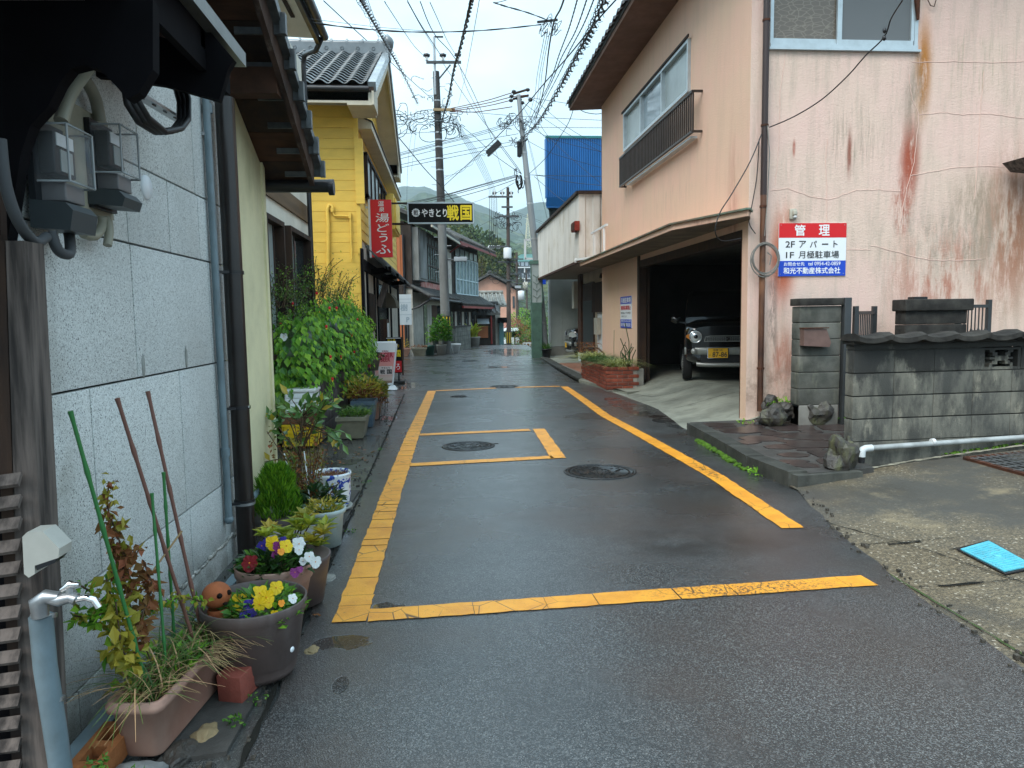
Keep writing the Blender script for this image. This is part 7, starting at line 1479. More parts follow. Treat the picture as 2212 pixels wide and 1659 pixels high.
# eave gutters, white boxed ends, barge trim
MB().tube([(RXv-.08, RYn-.07, rz0-.08), (-5, RYn-.07, rz0-.08)], .05, 10).build('gutter', m_black, yh); MB().box(-5, RXv-.1, RYn+.0, RYn+.06, rz0-.26, rz0-.10).build('fascia', m_wood_dark, yh)
bq = MB(); bq.poly([(RXv, RYn-.02, rz0-.10), (RXv, RYr, rzr-.10), (RXv, RYr, rzr-.30), (RXv, RYn+.7, rz0-.02), (RXv, RYn+.7, rz0-.33), (RXv, RYn-.02, rz0-.33)], (-.04, 0, 0)); bq.poly([(RXv, RYf+.02, rz0-.10), (RXv, RYr, rzr-.10), (RXv, RYr, rzr-.30), (RXv, RYf-.7, rz0-.02), (RXv, RYf-.7, rz0-.33), (RXv, RYf+.02, rz0-.33)], (-.04, 0, 0)); bq.build('barge_board', m_trimw, yh)
bq = MB(); bq.box(YX-1.3, RXv-.04, RYn+.0, RYn+.04, rz0-.30, rz0-.12); bq.box(YX-.05, RXv-.04, RYn+.0, RYn+.85, rz0-.335, rz0-.30); bq.build('boxed_eave', m_trimw, yh); bq = MB(); bq.box(YX-.05, RXv-.04, RYf-.85, RYf, rz0-.335, rz0-.30); bq.box(YX-.05, RXv-.04, RYf-.04, RYf, rz0-.3, rz0-.1); bq.build('boxed_eave', m_trimw, yh)
b = MB(); b.poly([(RXv-.04, RYn+.8, rz0-.02), (RXv-.04, RYr, rzr-.14), (RXv-.04, RYf-.8, rz0-.02), (RXv-.04, RYf-.8, rz0-.0), (RXv-.04, RYr, rzr-.12), (RXv-.04, RYn+.8, rz0+.0)], (YX-RXv, 0, 0)); b.build('gable_soffit', m_trimw, yh)
# little tiled shelf eave under the main one
zz = onY(700, 196, 13.95).z; MB().tube([(YX-.03, 13.9, zz-.02), (-5, 13.9, zz-.02)], .05, 10).build('lower_gutter', m_black, yh)
vb_ = MB()
for i in range(7): x = YX-.25-.42*i; vb_.tube([(x, 13.92, zz+.03), (x, 14.1, zz+.12)], .09, 10)
vb_.box(-5, YX-.02, 13.95, 14.1, zz-.12, zz+.05); vb_.build('lower_eave', m_gtile, yh); MB().box(-5, YX-.05, 14.03, 14.09, zz-.22, zz-.10).build('eave_trim', m_trimw, yh)
# long hood over the street window, window, bay box
hz = onX(785, 235, YX+.22).z; hy0 = onX(777, 235, YX+.05).y
MB().poly([(YX+.26, hy0, hz-.10), (YX+.26, hy0, hz+.02), (YX, hy0, hz+.14), (YX, hy0, hz-.10)], (0, 22.8-hy0, 0)).build('window_hood', m_trimw, yh); MB().poly([(YX+.285, hy0-.02, hz+.025), (YX+.285, hy0-.02, hz+.04), (YX, hy0-.02, hz+.165), (YX, hy0-.02, hz+.145)], (0, 22.9-hy0, 0)).build('hood_flashing', m_black, yh)
wa, wb__ = onX(783, 290, YX), onX(832, 385, YX); wz1_ = hz-.35; wz0_ = onX(790, 430, YX).z; f = MB(); X = YX
for a0, a1, c0, c1 in ((wa.y, wa.y+.07, wz0_, wz1_), (wb__.y-.07, wb__.y, wz0_, wz1_), (wa.y, wb__.y, wz1_-.07, wz1_), (wa.y, wb__.y, wz0_, wz0_+.07)): f.box(X, X+.08, a0, a1, c0, c1)
ywin = f.build('window', m_wood_dark, yh)
n = 6; dy_ = (wb__.y-wa.y-.14)/n
for i in range(n): MB().box(X+.03, X+.04, wa.y+.07+dy_*i, wa.y+.07+dy_*(i+1)-.04, wz0_+.07, wz1_-.07).build('pane', m_glassf if i < 3 else m_glassd, ywin); MB().box(X+.02, X+.07, wa.y+.07+dy_*(i+1)-.04, wa.y+.07+dy_*(i+1)+.01, wz0_+.07, wz1_-.07).build('mullion', m_wood_dark, ywin)
ba, bb_ = onX(830, 385, YX), onX(854, 512, YX+.25); bz0 = onX(858, 505, YX+.25).z; bz1 = onX(832, 388, YX+.2).z
MB().cbox((YX+.12, 19.9+.9, (bz0+bz1)/2), (.26, 2.0, bz1-bz0), bev=.01).build('shutter_box', m_yel, yh)
MB().cbox((YX+.27, 20.8, (bz0+bz1)/2-.02), (.05, 1.7, (bz1-bz0)*.86), bev=.01).build('shutter_box_front', m_yel, yh)
# service pipes painted yellow
b = MB(); P = lambda x, y: onY(x, y, YN-.04)
b.tube([P(709, 600), P(709, 480), P(707, 455), P(711, 442), P(718, 445), P(718, 458)], .035, 8); b.tube([P(714, 450), P(722, 466), P(755, 467)], .02, 6); b.build('vent_pipe', m_yel, yh)
b = MB(); b.beam(P(756, 460), P(756, 472), .05, .05, V((0, 1, 0))); b.tube([P(757, 470), P(760, 560)], .02, 6); b.build('junction_pipe', m_yel, yh)
b = MB(); b.beam(P(774, 300), P(779, 440), .16, .05, V((0, 1, 0))); b.build('cable_cover', m_yel, yh)
# ground floor, half timbered, below a little tiled roof
m_pl_ = mat('grubby_plaster', (.50, .48, .42), .85, var=.25, vs_=3, dirt=((.2, .19, .16), .5))
MB().box(YX-.03, YX-.01, YN+.1, 24.3, -.1, 2.9).build('plaster_wall', m_pl_, yh)
for y0_, y1_, z0_, z1_ in ((14.05, 14.30, 0, 2.8), (14.9, 15.0, 0, 2.6), (16.35, 16.45, 0, 2.6), (17.0, 17.2, 0, 2.6), (19.6, 19.9, 0, 2.6), (20.8, 21.0, 0, 2.6), (14.3, 24.2, 2.40, 2.62), (23.9, 24.3, 0, 2.6)): MB().box(YX-.01, YX+.03, y0_, y1_, z0_, z1_).build('timber', m_void, yh)
fw = MB().box(YX-.005, YX+.02, 15.1, 16.2, 1.2, 2.0).build('window', m_wood_dark, yh)
for i in range(5): MB().box(YX+.02, YX+.04, 15.15+.22*i, 15.25+.22*i, 1.22, 1.98).build('slat', m_wood_dark, fw)
MB().box(YX-.005, YX+.01, 17.2, 19.6, 0, 2.3).build('doorway', m_glassd, yh); MB().box(YX+.0, YX+.10, 18.3, 18.9, 0.1, 1.45).build('notice_board', m_wood_brown, yh); MB().box(YX+.10, YX+.11, 18.35, 18.85, .5, 1.35).build('notice_sheet', m_swhite, yh)
MB().box(YX-.01, YX+.02, 15.0, 15.6, 0.0, 1.1).build('white_panel', m_swhite, yh)
PE = -1.22; pz0, pz1 = onX(837, 582, PE).z, 2.88; py0, py1 = 15.2, 24.2
MB().poly([(PE, py0, pz0), (PE, py1, pz0), (YX, py1, pz1), (YX, py0, pz1)], (0, 0, .05)).build('pent_roof', m_void, yh)
MB().poly([(PE-.0, py0-.03, pz0+.05), (YX-.04, py0-.03, pz1+.05), (YX-.04, py0-.03, pz1+.10), (PE, py0-.03, pz0+.12)], (0, .2, 0)).build('pent_verge', m_tile, yh)
t0 = MB().tube([(PE-.03, py0, pz0+.07), (YX-.02, py0, pz1+.06)], .06, 8).build('pent_tile', m_tile_old, yh); c0 = ORG[t0.name]
for i in range(1, 40): place(t0, yh, (c0.x, c0.y+.23*i, c0.z))
for y in (15.6, 18.0, 21.0): MB().beam((YX, y, 2.45), (PE+.05, y, 2.50), .09, .12).build('pent_bracket', m_void, yh)
MB().beam(onY(838, 568+22, 17.0), onY(800+12, 660, 17.6), .14, .10, V((0, 1, 0))).build('brace', m_wood_old, yh) if False else None
a, b_ = onX(857, 600, -1.35), onX(836, 655, -1.55); MB().beam(onY(834, 628-18+2, 17), onY(818, 662, 17), .13, .1, V((0, 1, 0))).build('brace', m_wood_old, yh)
aw = MB(); nn = 8; ctr = onY(848, 655, 19.5)
aw.poly([(ctr.x-.22, 19.2, ctr.z-.12)]+[(ctr.x-.22+.34*sin(pi/2*k/nn), 19.2, ctr.z-.12+.42*cos(pi/2*k/nn)) for k in range(nn+1)], (0, 1.3, 0)); aw.build('round_awning', mat('awning_cloth', (.10, .085, .06), .8), yh)
# ---- red hanging sign
SY = 15.2
def at(x, y, Yv=SY): return onY(x, y, Yv)
A, B, Cc = at(800, 432), at(845, 432), at(801, 556); W, H = B.x-A.x, A.z-Cc.z
rs_ = empty('hanging_sign', (A.x, SY, Cc.z), 'tall red sign with white vertical Japanese lettering hung off the yellow house corner', 'sign')
RR = V((1, 0, 0)); o3 = (A.x, SY-.055, Cc.z)
MB().box(A.x, B.x, SY-.05, SY+.06, Cc.z, A.z).build('light_box', m_sred, rs_); MB().box(A.x-.045, A.x-.004, SY-.055, SY+.065, Cc.z-.01, A.z+.01).build('side_frame', m_white, rs_)
mb = MB()
for ch, u0, u1, v0, v1 in (('温', .36, .64, .885, .975), ('泉', .40, .66, .79, .87), ('湯', .22, .86, .61, .76), ('ど', .28, .84, .44, .58), ('う', .36, .76, .26, .41), ('ふ', .20, .90, .06, .22)): T(mb, ch, u0*W, u1*W, v0*H, v1*H, .01, o3, RR, lift=.0015, shear=.10)
mb.build('white_lettering', m_sgrey, rs_); MB().beam((YX, SY, A.z-.15), (A.x, SY, A.z-.15), .04, .04).build('bracket_arm', m_white, rs_); MB().beam((YX, SY, Cc.z+.15), (A.x, SY, Cc.z+.15), .04, .04).build('bracket_arm', m_white, rs_)
# ---- black yakitori sign
SY = 18.0; A, B, Cc = at(882, 441, SY), at(1021, 445, SY), at(881, 481, SY); W, H = B.x-A.x, A.z-Cc.z
bs_ = empty('hanging_sign', (A.x, SY, Cc.z), 'long black sign with white and yellow Japanese lettering reaching across the street', 'sign'); o3 = (A.x, SY-.062, Cc.z)
MB().box(A.x, B.x, SY-.06, SY+.06, Cc.z, A.z).build('light_box', mat('sign_black', (.006, .006, .006), .6, spec=.15), bs_)
f = MB(); 
for a, b_ in (((A.x-.02, Cc.z-.02), (B.x+.02, Cc.z-.02)), ((A.x-.02, A.z+.02), (B.x+.02, A.z+.02)), ((A.x-.01, Cc.z), (A.x-.01, A.z)), ((B.x+.01, Cc.z), (B.x+.01, A.z))): f.beam((a[0], SY, a[1]), (b_[0], SY, b_[1]), .14, .03) if a[1] == b_[1] else f.beam((a[0], SY, a[1]), (b_[0], SY, b_[1]), .14, .03, V((1, 0, 0)))
f.build('frame', m_alu, bs_)
mb = MB(); T(mb, 'やきとり', .205*W, .595*W, .30*H, .72*H, .035, o3, lift=.001); cx, czz, R_ = .115*W, .52*H, .062*W*1.0
k = 26; pts = [V(o3)+V((cx+R_*(1+.10*cos(i*12*2*pi/k*1))*cos(2*pi*i/k), -.001, czz+R_*(1+.10*cos(i*12*2*pi/k))*sin(2*pi*i/k))) for i in range(k)]; mb.add(pts, [tuple(range(k))]); mb.build('white_lettering', m_sgrey, bs_)
mb = MB(); T(mb, '戦', cx-.036*W, cx+.036*W, czz-.16*H, czz+.16*H, .03, o3, lift=.003); mb.build('emblem_mark', m_ink, bs_)
mb = MB(); T(mb, '戦', .60*W, .775*W, .12*H, .90*H, .05, o3, lift=.001); T(mb, '国', .81*W, .975*W, .12*H, .90*H, .045, o3, lift=.001); mb.build('yellow_lettering', mat('sign_yellow', (.85, .66, .01), .4), bs_)
MB().beam((-1.62, SY, Cc.z-.03), (A.x+.1, SY, Cc.z-.03), .05, .05).build('bracket_arm', m_wood_dark, bs_); MB().beam((-1.62, SY, A.z+.02), (A.x+.1, SY, A.z+.02), .04, .04).build('bracket_arm', m_wood_dark, bs_)
# ---- beer glass sign
q = onZ(832, 842); SYb = 15.0; bg_ = empty('beer_glass_sign', (-1.31, SYb, 0), 'upright beer-glass shaped sign reading KIRIN LAGER BEER in front of the hedge', 'sign')
A, B, Cc, D = at(809, 741, SYb), at(855, 741, SYb), at(812, 827, SYb), at(847, 827, SYb)
m_bp = NT('beer_glass_print'); xyz = m_bp.xyz(); zt, zb = A.z, Cc.z
def zr(a, b): return m_bp.ramp(xyz[2], zb+(zt-zb)*a, zb+(zt-zb)*b)
c = m_bp.mix(zr(.0, .10), (.20, .10, .06, 1), (.62, .50, .44, 1)); c = m_bp.mix(zr(.1, .35), c, (.70, .30, .28, 1)); c = m_bp.mix(zr(.45, .70), c, (.66, .22, .26, 1)); c = m_bp.mix(zr(.765, .77), c, (.74, .78, .80, 1)); m_bp.l.new(c, m_bp.p.inputs['Base Color']); m_bp.p.inputs['Roughness'].default_value = .25
gb_ = MB(); gb_.poly([(Cc.x, SYb-.07, zb), (D.x, SYb-.07, zb), (B.x, SYb-.07, zt-.02), (B.x-.03, SYb-.07, zt+.01), (A.x+.03, SYb-.07, zt+.01), (A.x, SYb-.07, zt-.02)], (0, .14, 0)); gb_.build('glass_body', m_bp.m, bg_)
e = MB()
for a, b_ in ((Cc, A), (D, B)): e.tube([(a.x, SYb, zb), (b_.x, SYb, zt-.02)], .035, 8)
e.tube([(A.x, SYb, zt-.01), (B.x, SYb, zt-.01)], .04, 8); e.build('white_rim', m_swhite, bg_)
W, H = B.x-A.x, zt-zb; o3 = (A.x, SYb-.071, zb); mb = MB(); T(mb, 'KIRIN', .36*W, .64*W, .775*H, .815*H, .03, o3, lift=.001); T(mb, 'LAGER', .14*W, .86*W, .64*H, .755*H, .05, o3, lift=.001); T(mb, 'BEER', .28*W, .72*W, .535*H, .625*H, .05, o3, lift=.001); mb.build('red_lettering', mat('deep_red_print', (.32, .005, .02), .4), bg_)
MB().box(A.x+.16*W, A.x+.82*W, SYb-.0725, SYb-.0712, zb+.21*H, zb+.42*H).build('name_panel', mat('pale_panel', (.66, .58, .56), .4), bg_)
mb = MB(); T(mb, 'やきとり', .30*W, .70*W, .355*H, .40*H, .04, o3, lift=.002); T(mb, '戦', .24*W, .46*W, .225*H, .335*H, .05, o3, lift=.002); T(mb, '国', .56*W, .78*W, .225*H, .335*H, .05, o3, lift=.002); mb.build('black_lettering', m_ink, bg_)
b = MB(); b.poly([(Cc.x-.02, SYb-.16, .0), (D.x+.10, SYb-.16, .0), (D.x+.04, SYb-.10, .07), (Cc.x+.0, SYb-.10, .07)], (0, .3, 0)); b.box(Cc.x, D.x+.02, SYb-.08, SYb+.1, .06, zb); b.build('base', m_swhite, bg_)
# ---- black and red board stand
SYs = 16.6; A, B = at(833, 729, SYs), at(867, 729, SYs); zb = .22; st = empty('board_sign', (-1.2, SYs, 0), 'black and red standing board half hidden behind the beer-glass sign', 'sign')
MB().box(A.x, B.x, SYs-.04, SYs+.04, zb, A.z).build('panel', mat('sign_black', (.006, .006, .006), .6, spec=.15), st); W, H = B.x-A.x, A.z-zb; MB().box(A.x+.01, B.x-.01, SYs-.045, SYs-.041, zb+.02, zb+.34*H).build('red_panel', m_sred, st)
MB().box(B.x, B.x+.03, SYs-.05, SYs+.09, zb-.05, A.z+.01).build('side_board', m_wood_brown, st); b = MB(); b.beam((A.x+.12, SYs, 0), (A.x+.12, SYs, zb), .04, .04, V((0, 1, 0))); b.beam((B.x-.08, SYs, 0), (B.x-.08, SYs, zb), .04, .04, V((0, 1, 0))); b.box(A.x, B.x+.05, SYs-.16, SYs+.16, 0, .04); b.build('feet', m_black, st)
o3 = (A.x, SYs-.046, zb); mb = MB(); T(mb, '炭火焼', .12*W, .62*W, .86*H, .95*H, .02, o3, lift=.001); T(mb, 'り', .74*W, .84*W, .72*H, .80*H, .02, o3, lift=.001); T(mb, '国', .62*W, .92*W, .46*H, .64*H, .04, o3, lift=.001); mb.build('yellow_lettering', MATS['sign_yellow'], st)
mb = MB(); T(mb, 'ろ', .62*W, .86*W, .10*H, .26*H, .02, o3, lift=.001); mb.build('white_lettering', m_sgrey, st); f = MB(); f.box(A.x+.015, B.x-.015, SYs-.047, SYs-.0455, A.z-.025, A.z-.012); f.build('frame_line', m_sgrey, st)
# ---- pale parking sign
SYp = 26.5; A, B, Cc = at(861, 636, SYp), at(888, 636, SYp), at(861, 702, SYp); W, H = B.x-A.x, A.z-Cc.z; ps_ = empty('parking_sign', (A.x, SYp, 0), 'faded white parking sign with pale letters in front of the orange corrugated wall', 'sign')
MB().box(A.x, B.x, SYp-.03, SYp+.02, Cc.z, A.z).build('board', m_swhite, ps_); o3 = (A.x, SYp-.032, Cc.z); mb = MB(); T(mb, '樹', .12*W, .70*W, .46*H, .68*H, .04, o3, lift=.001); T(mb, 'P', .58*W, .80*W, .09*H, .25*H, .05, o3, lift=.001); mb.build('faded_lettering', mat('faded_blue_print', (.42, .50, .56), .5), ps_)
f = MB(); 
for z in (.33, .72, .84): f.box(A.x, B.x, SYp-.034, SYp-.031, Cc.z+z*H, Cc.z+z*H+.012)
f.build('panel_joint', MATS['faded_blue_print'], ps_); MB().beam((A.x+.1, SYp+.03, -.1), (A.x+.1, SYp+.03, A.z), .05, .05, V((0, 1, 0))).build('post', m_black, ps_)
# ================================================================== houses further down on the left
m_ocor = mat('orange_corrugated', (.42, .145, .06), .6, var=.25, vs_=2, stretch=(1, 1, .3), rand=.1); m_dboard = mat('dark_boarding', (.055, .042, .035), .8, var=.5, vs_=4, stretch=(1, 1, .4), rand=.3)
def corr(mb, x0, x1, y, z0, z1, n, d=.03):
    pts = []
    for i in range(n): x = x0+(x1-x0)*i/n; w_ = (x1-x0)/n; pts += [(x, y), (x+w_*.45, y), (x+w_*.55, y-d), (x+w_*.9, y-d)]
    pts.append((x1, y)); mb.add([(a, b, z) for a, b in pts for z in (z0, z1)], [(2*i, 2*i+2, 2*i+3, 2*i+1) for i in range(len(pts)-1)])
h2 = empty('old_shophouse', (0, 0, 0), 'old two storey shop house with a grey shutter box, lattice windows and tiled roofs', 'house')
# local frame: x towards the street, y along the street
h2b = MB(); corr(h2b, -3.2, -.28, -.02, 3.0, 5.0, 18); h2b.build('orange_sheeting', m_ocor, h2, label='orange corrugated upper side wall'); b = MB(); corr(b, -3.2, -.28, -.02, -.2, 1.9, 18); b.build('orange_sheeting', m_ocor, h2, label='orange corrugated lower side wall')
for i in range(20): MB().box(-3.2+.147*i, -3.2+.147*i+.14, -.04, .0, 1.9, 3.0).build('wall_board', m_dboard, h2)
MB().box(-4, -.28, 0, 8, -.5, 5.6).build('body', m_dboard, h2)
MB().box(-.28, 0, .05, .2, -.5, 5.5).build('corner_post', m_pl_, h2); MB().box(-.28, -.02, .2, 8, -.5, 2.6).build('lower_wall', m_pl_, h2)
MB().box(-.28, .02, .0, 8.1, 2.75, 5.5).build('upper_wall', m_dboard, h2)
MB().tube([(-.30, -.1, -.2), (-.30, -.1, 5.0)], .05, 8).build('downpipe', m_black, h2)
sbx = MB(); sbx.box(.02, .30, .15, 1.9, 3.1, 5.35); sbx.build('shutter_box', mat('grey_timber', (.30, .31, .30), .8, var=.5, vs_=3, stretch=(1, 1, .3), vcol=(.14, .14, .13)), h2); MB().box(.30, .34, .3, 1.75, 3.2, 5.25).build('shutter_box_panel', MATS['grey_timber'], h2)
def lattice(par, x, y0, y1, z0, z1, n, m, zmid=None, pane=m_glassf, bar=.05):
    f = MB(); f.box(x, x+.08, y0, y1, z0-.05, z0); f.box(x, x+.08, y0, y1, z1, z1+.05)
    if zmid: f.box(x+.001, x+.079, y0, y1, zmid-.03, zmid+.03)
    w_ = f.build('window', m, par)
    for i in range(n+1): y = y0+(y1-y0)*i/n; MB().box(x+.01, x+.07, y-bar/2, y+bar/2, z0, z1).build('mullion', m, w_)
    for i in range(n): MB().box(x+.02, x+.03, y0+(y1-y0)*i/n+bar/2, y0+(y1-y0)*(i+1)/n-bar/2, z0, z1).build('pane', pane, w_)
    return w_
m_fr_ = mat('weathered_window_frame', (.14, .12, .11), .8, var=.4); lattice(h2, .04, 2.0, 7.8, 3.25, 4.85, 10, m_fr_, 3.95, mat('hazy_glass', (.20, .25, .25), .15, var=.5, vs_=2)); lattice(h2, .02, 2.0, 7.8, 4.95, 5.25, 8, m_fr_)
MB().box(.02, .05, 1.6, 7.9, 2.8, 3.15).build('red_board', mat('faded_red_board', (.34, .07, .05), .7, var=.5, vs_=4, vcol=(.45, .3, .27)), h2)
MB().poly([(1.0, -.3, 5.35), (1.0, 8.3, 5.35), (-3.5, 8.3, 7.3), (-3.5, -.3, 7.3)], (0, 0, .1)).build('roof', m_tile_old, h2); MB().box(.95, 1.02, -.3, 8.3, 5.27, 5.36).build('eave_board', m_trimw, h2)
def tile_rolls(par, x0, z0, x1, z1, y0, y1, sp, r, m=m_tile_old, name='roof_tiles'):
    b = MB(); y = y0
    while y < y1: b.tube([(x0, y, z0), (x1, y, z1)], r, 6, True); y += sp
    return b.build(name, m, par, 'stuff')
tile_rolls(h2, 1.0, 5.47, -3.5, 7.42, -.25, 8.3, .27, .07)
# street-side gable of house 2 (seen above the black sign)
gb_ = MB(); gb_.poly([(-.3, .0, 5.45), (-3.0, .0, 7.2), (-3.6, 0, 5.3)], (0, .3, 0)); gb_.build('gable', m_pl_, h2)
MB().poly([(.75, -.2, 2.35), (.75, 8.4, 2.35), (0, 8.4, 2.78), (0, -.2, 2.78)], (0, 0, .05)).build('pent_roof', m_wood_brown, h2); tile_rolls(h2, .77, 2.42, 0, 2.86, -.2, 8.4, .25, .06, m_tile_old, 'pent_tiles'); MB().tube([(.82, -.1, 2.30), (.82, 8.3, 2.30)], .06, 8).build('gutter', m_cableg, h2)
b = MB(); b.tube([(.8, .1, 2.3), (.3, -.1, 1.95), (-.15, -.15, 1.8), (-.2, -.15, -.3)], .05, 7); b.build('drain_pipe', m_black, h2)
for y0_, y1_, mm in ((2.3, 3.0, m_glassd), (3.1, 4.1, m_pl_), (4.2, 5.6, m_wood_brown), (5.7, 6.4, m_glassd)): MB().box(-.02, .01, y0_, y1_, 0, 2.1).build('door_panel', mm, h2)
MB().box(-.02, .06, 1.9, 7.6, 2.1, 2.3).build('lintel', m_trimw, h2)
h2.location = (-1.5, 31.3, 0); h2.rotation_euler = (0, 0, radians(-10))
h3 = empty('old_inn_house', (0, 0, 0), 'dark boarded house with red eave trim and pale blue framed upper windows', 'house')
MB().box(-5, 0, 0, 7, -1, 5.9).build('body', m_dboard, h3)
for i in range(13): MB().box(.0, .03, .0, 1.3, 2.9+.2*i, 3.08+.2*i).build('wall_board', m_dboard, h3); MB().box(-2.5, .03, -.03, .0, 2.9+.2*i, 3.08+.2*i).build('wall_board', m_dboard, h3)
m_pbf = mat('pale_blue_frame', (.52, .64, .68), .5, var=.1); lattice(h3, .04, 1.4, 6.6, 2.95, 4.95, 7, m_pbf, 3.75, mat('blue_grey_glass', (.27, .36, .40), .1, var=.5, vs_=3), .09); lattice(h3, .0, 1.4, 6.8, 5.05, 5.5, 5, m_wood_dark, None, m_glassf)
MB().poly([(1.05, -1.2, 5.55), (1.05, 7.6, 5.55), (-2.5, 7.6, 7.4), (-2.5, -1.2, 7.4)], (0, 0, .1)).build('roof', m_tile_old, h3); tile_rolls(h3, 1.1, 5.68, -2.5, 7.5, -1.2, 7.6, .27, .08)
b = MB(); b.box(.9, 1.12, -1.25, .2, 5.35, 5.55); b.tube([(1.0, -.9, 5.4), (.1, -.25, 5.0), (.05, -.1, 2.6)], .06, 7); b.box(1.03, 1.1, -1.2, 7.6, 5.42, 5.55); b.build('red_gutter', mat('dark_red_paint', (.24, .025, .02), .5, var=.3), h3)
MB().poly([(.95, -.5, 2.2), (.95, 7.4, 2.2), (0, 7.4, 2.8), (0, -.5, 2.8)], (0, 0, .06)).build('pent_roof', m_wood_dark, h3); tile_rolls(h3, 1.0, 2.3, 0, 2.9, -.5, 7.4, .25, .06, m_tile_old, 'pent_tiles'); MB().box(.9, 1.0, -.5, 7.4, 2.08, 2.2).build('pent_fascia', MATS['dark_red_paint'], h3)
for i in range(8): MB().box(.0, .03, .4+.8*i, .75+.8*i, -.6, 1.9).build('lattice_panel', m_pl_ if i % 2 else m_glassd, h3)
MB().box(.02, .25, -.9, -.1, 2.5, 5.2).build('lit_sign_box', m_pl_, h3)
h3.location = (.05, 39.7, -.1); h3.rotation_euler = (0, 0, radians(-16))
# block walls and pots in front of them
def bwall(name, a, b, h, t, label, n, rws):
    a, b = V(a), V(b); d = (b-a); L = d.length; ang = atan2(d.y, d.x); r = empty(name, a, label, 'wall')
    b0 = MB().cbox((0, 0, 0), (L/n-.012, t, h/rws-.012)).build('wall_block', m_pill, r); k = 0
    for i in range(n):
        for j in range(rws):
            p = a+d*((i+.5)/n)+V((0, 0, (j+.5)*h/rws))
            if k == 0: b0.location = p-ORG[r.name]; b0.rotation_euler = (0, 0, ang)
            else: place(b0, r, p, (0, 0, ang))
            k += 1
    MB().box(-.02, L+.02, -t*.6, t*.6, h, h+.07, Matrix.Translation(a) @ Matrix.Rotation(ang, 4, 'Z')).build('coping', m_blkd, r); return r
bwall('block_wall', (.22, 31.9, -.02), (1.05, 36.3, -.02), 1.05, .15, 'mossy block wall beyond the big utility pole', 9, 5); bwall('block_wall', (-.35, 30.6, -.02), (.25, 31.75, -.02), 1.0, .15, 'short block wall just left of the big utility pole', 4, 5); bwall('block_wall', (-.37, 31.8, -.02), (-.72, 30.55, -.02), 1.1, .12, 'low weathered wall end with a dark cap beside the shop house', 3, 5)
t = simplepot((-.28, 29.3-.6, 0), .16, .2, .42, m_conc, 'pale concrete pot of a leafy bush beside the big utility pole'); greens(t, (-.28, 28.7, .45), .38, 1.15, 700, m_leaf, .12)
t = simplepot((.30, 29.7, 0), .1, .2, .4, m_white, 'white flared pot on the right of the big utility pole')
t = simplepot((-.75, 29.0, 0), .16, .2, .38, mat('green_pot', (.03, .10, .08), .5), 'dark green pot with a slim vine'); greens(t, (-.72, 29, .4), .15, .9, 120, m_leafb, .06)
t = simplepot((-1.15, 28.6, 0), .2, .28, .3, m_khaki, 'khaki trough in front of the white shop wall', sq=.7); greens(t, (-1.15, 28.6, .3), .3, .12, 90, m_leafbr, .05)
t = simplepot((-1.78, 28.3, 0), .2, .30, .32, m_terra, 'brown trough in front of the orange wall', sq=.7); greens(t, (-1.78, 28.3, .3), .25, .45, 120, m_leafy, .05)
t = simplepot((1.28, 37.2, -.02), .3, .35, .5, m_conc, 'large planter with broad yellow-green leaves beyond the block wall'); mb = MB()
for i in range(60): blade(mb, (1.28+U_(-.2, .2), 37.2+U_(-.2, .2), .45), U_(.6, 1.1), .12, U_(.5, 1.3), U_(0, 6.3), 4)
mb.build('broad_leaves', mat('leaf_lime', (.30, .36, .04), .45), t, 'stuff')
# terrace of small houses after the crest
def gable_house(name, x0, x1, y0, y1, zb, ze, zr, m_w, label, ridge='x', ov=.4, mr=m_tile_old):
    t = empty(name, ((x0+x1)/2, y0, zb), label, 'house'); MB().box(x0, x1, y0, y1, zb, ze).build('wall', m_w, t)
    if ridge == 'x':
        ym = (y0+y1)/2; MB().poly([(x0-ov, y0-ov, ze), (x0-ov, ym, zr), (x0-ov, y1+ov, ze), (x0-ov, y1+ov, ze+.15), (x0-ov, ym, zr+.18), (x0-ov, y0-ov, ze+.15)], (x1-x0+2*ov, 0, 0)).build('roof', mr, t)
        b = MB(); x = x0-ov
        while x < x1+ov: b.tube([(x, y0-ov, ze+.17), (x, ym, zr+.2)], .08, 6); x += .28
        b.build('roof_tiles', mr, t, 'stuff'); MB().tube([(x0-ov, ym, zr+.25), (x1+ov, ym, zr+.25)], .14, 8).build('ridge', mr, t)
    else:
        xm = (x0+x1)/2; MB().poly([(x0, y0, ze), (x1, y0, ze), (xm, y0, zr-.1)], (0, y1-y0, 0)).build('gable', m_w, t)
        for s, xa in ((-1, x0-ov), (1, x1+ov)): MB().poly([(xa, y0-ov, ze-.1), (xm, y0-ov, zr), (xm, y0-ov, zr+.3), (xa, y0-ov, ze+.18)], (0, y1-y0+2*ov, 0)).build('roof', mr, t)
        MB().tube([(xm, y0-ov, zr+.35), (xm, y1, zr+.35)], .2, 8).build('ridge', mr, t)
    return t
def ld(x, y, Yv): return onY(x, y, Yv)
m_ltile = mat('pale_weathered_tile', (.27, .27, .24), .6, var=.6, vs_=3, vcol=(.12, .12, .11))
A, B = ld(1036, 664, 49), ld(1096, 627, 49); th = gable_house('tiled_cottage', A.x, B.x-.5, 49, 54, -2.2, A.z, B.z-.3, m_pl_, 'low cottage with a pale weathered tile roof past the crest of the road', mr=m_ltile)
A, B = ld(1030, 681, 45.5), ld(1073, 656, 45.5); th = gable_house('small_shed', A.x-.4, B.x-.1, 45.5, 48.5, -1.8, A.z, B.z-.2, m_dboard, 'small dark boarded shed with a tiled roof and orange shutter', ov=.3)
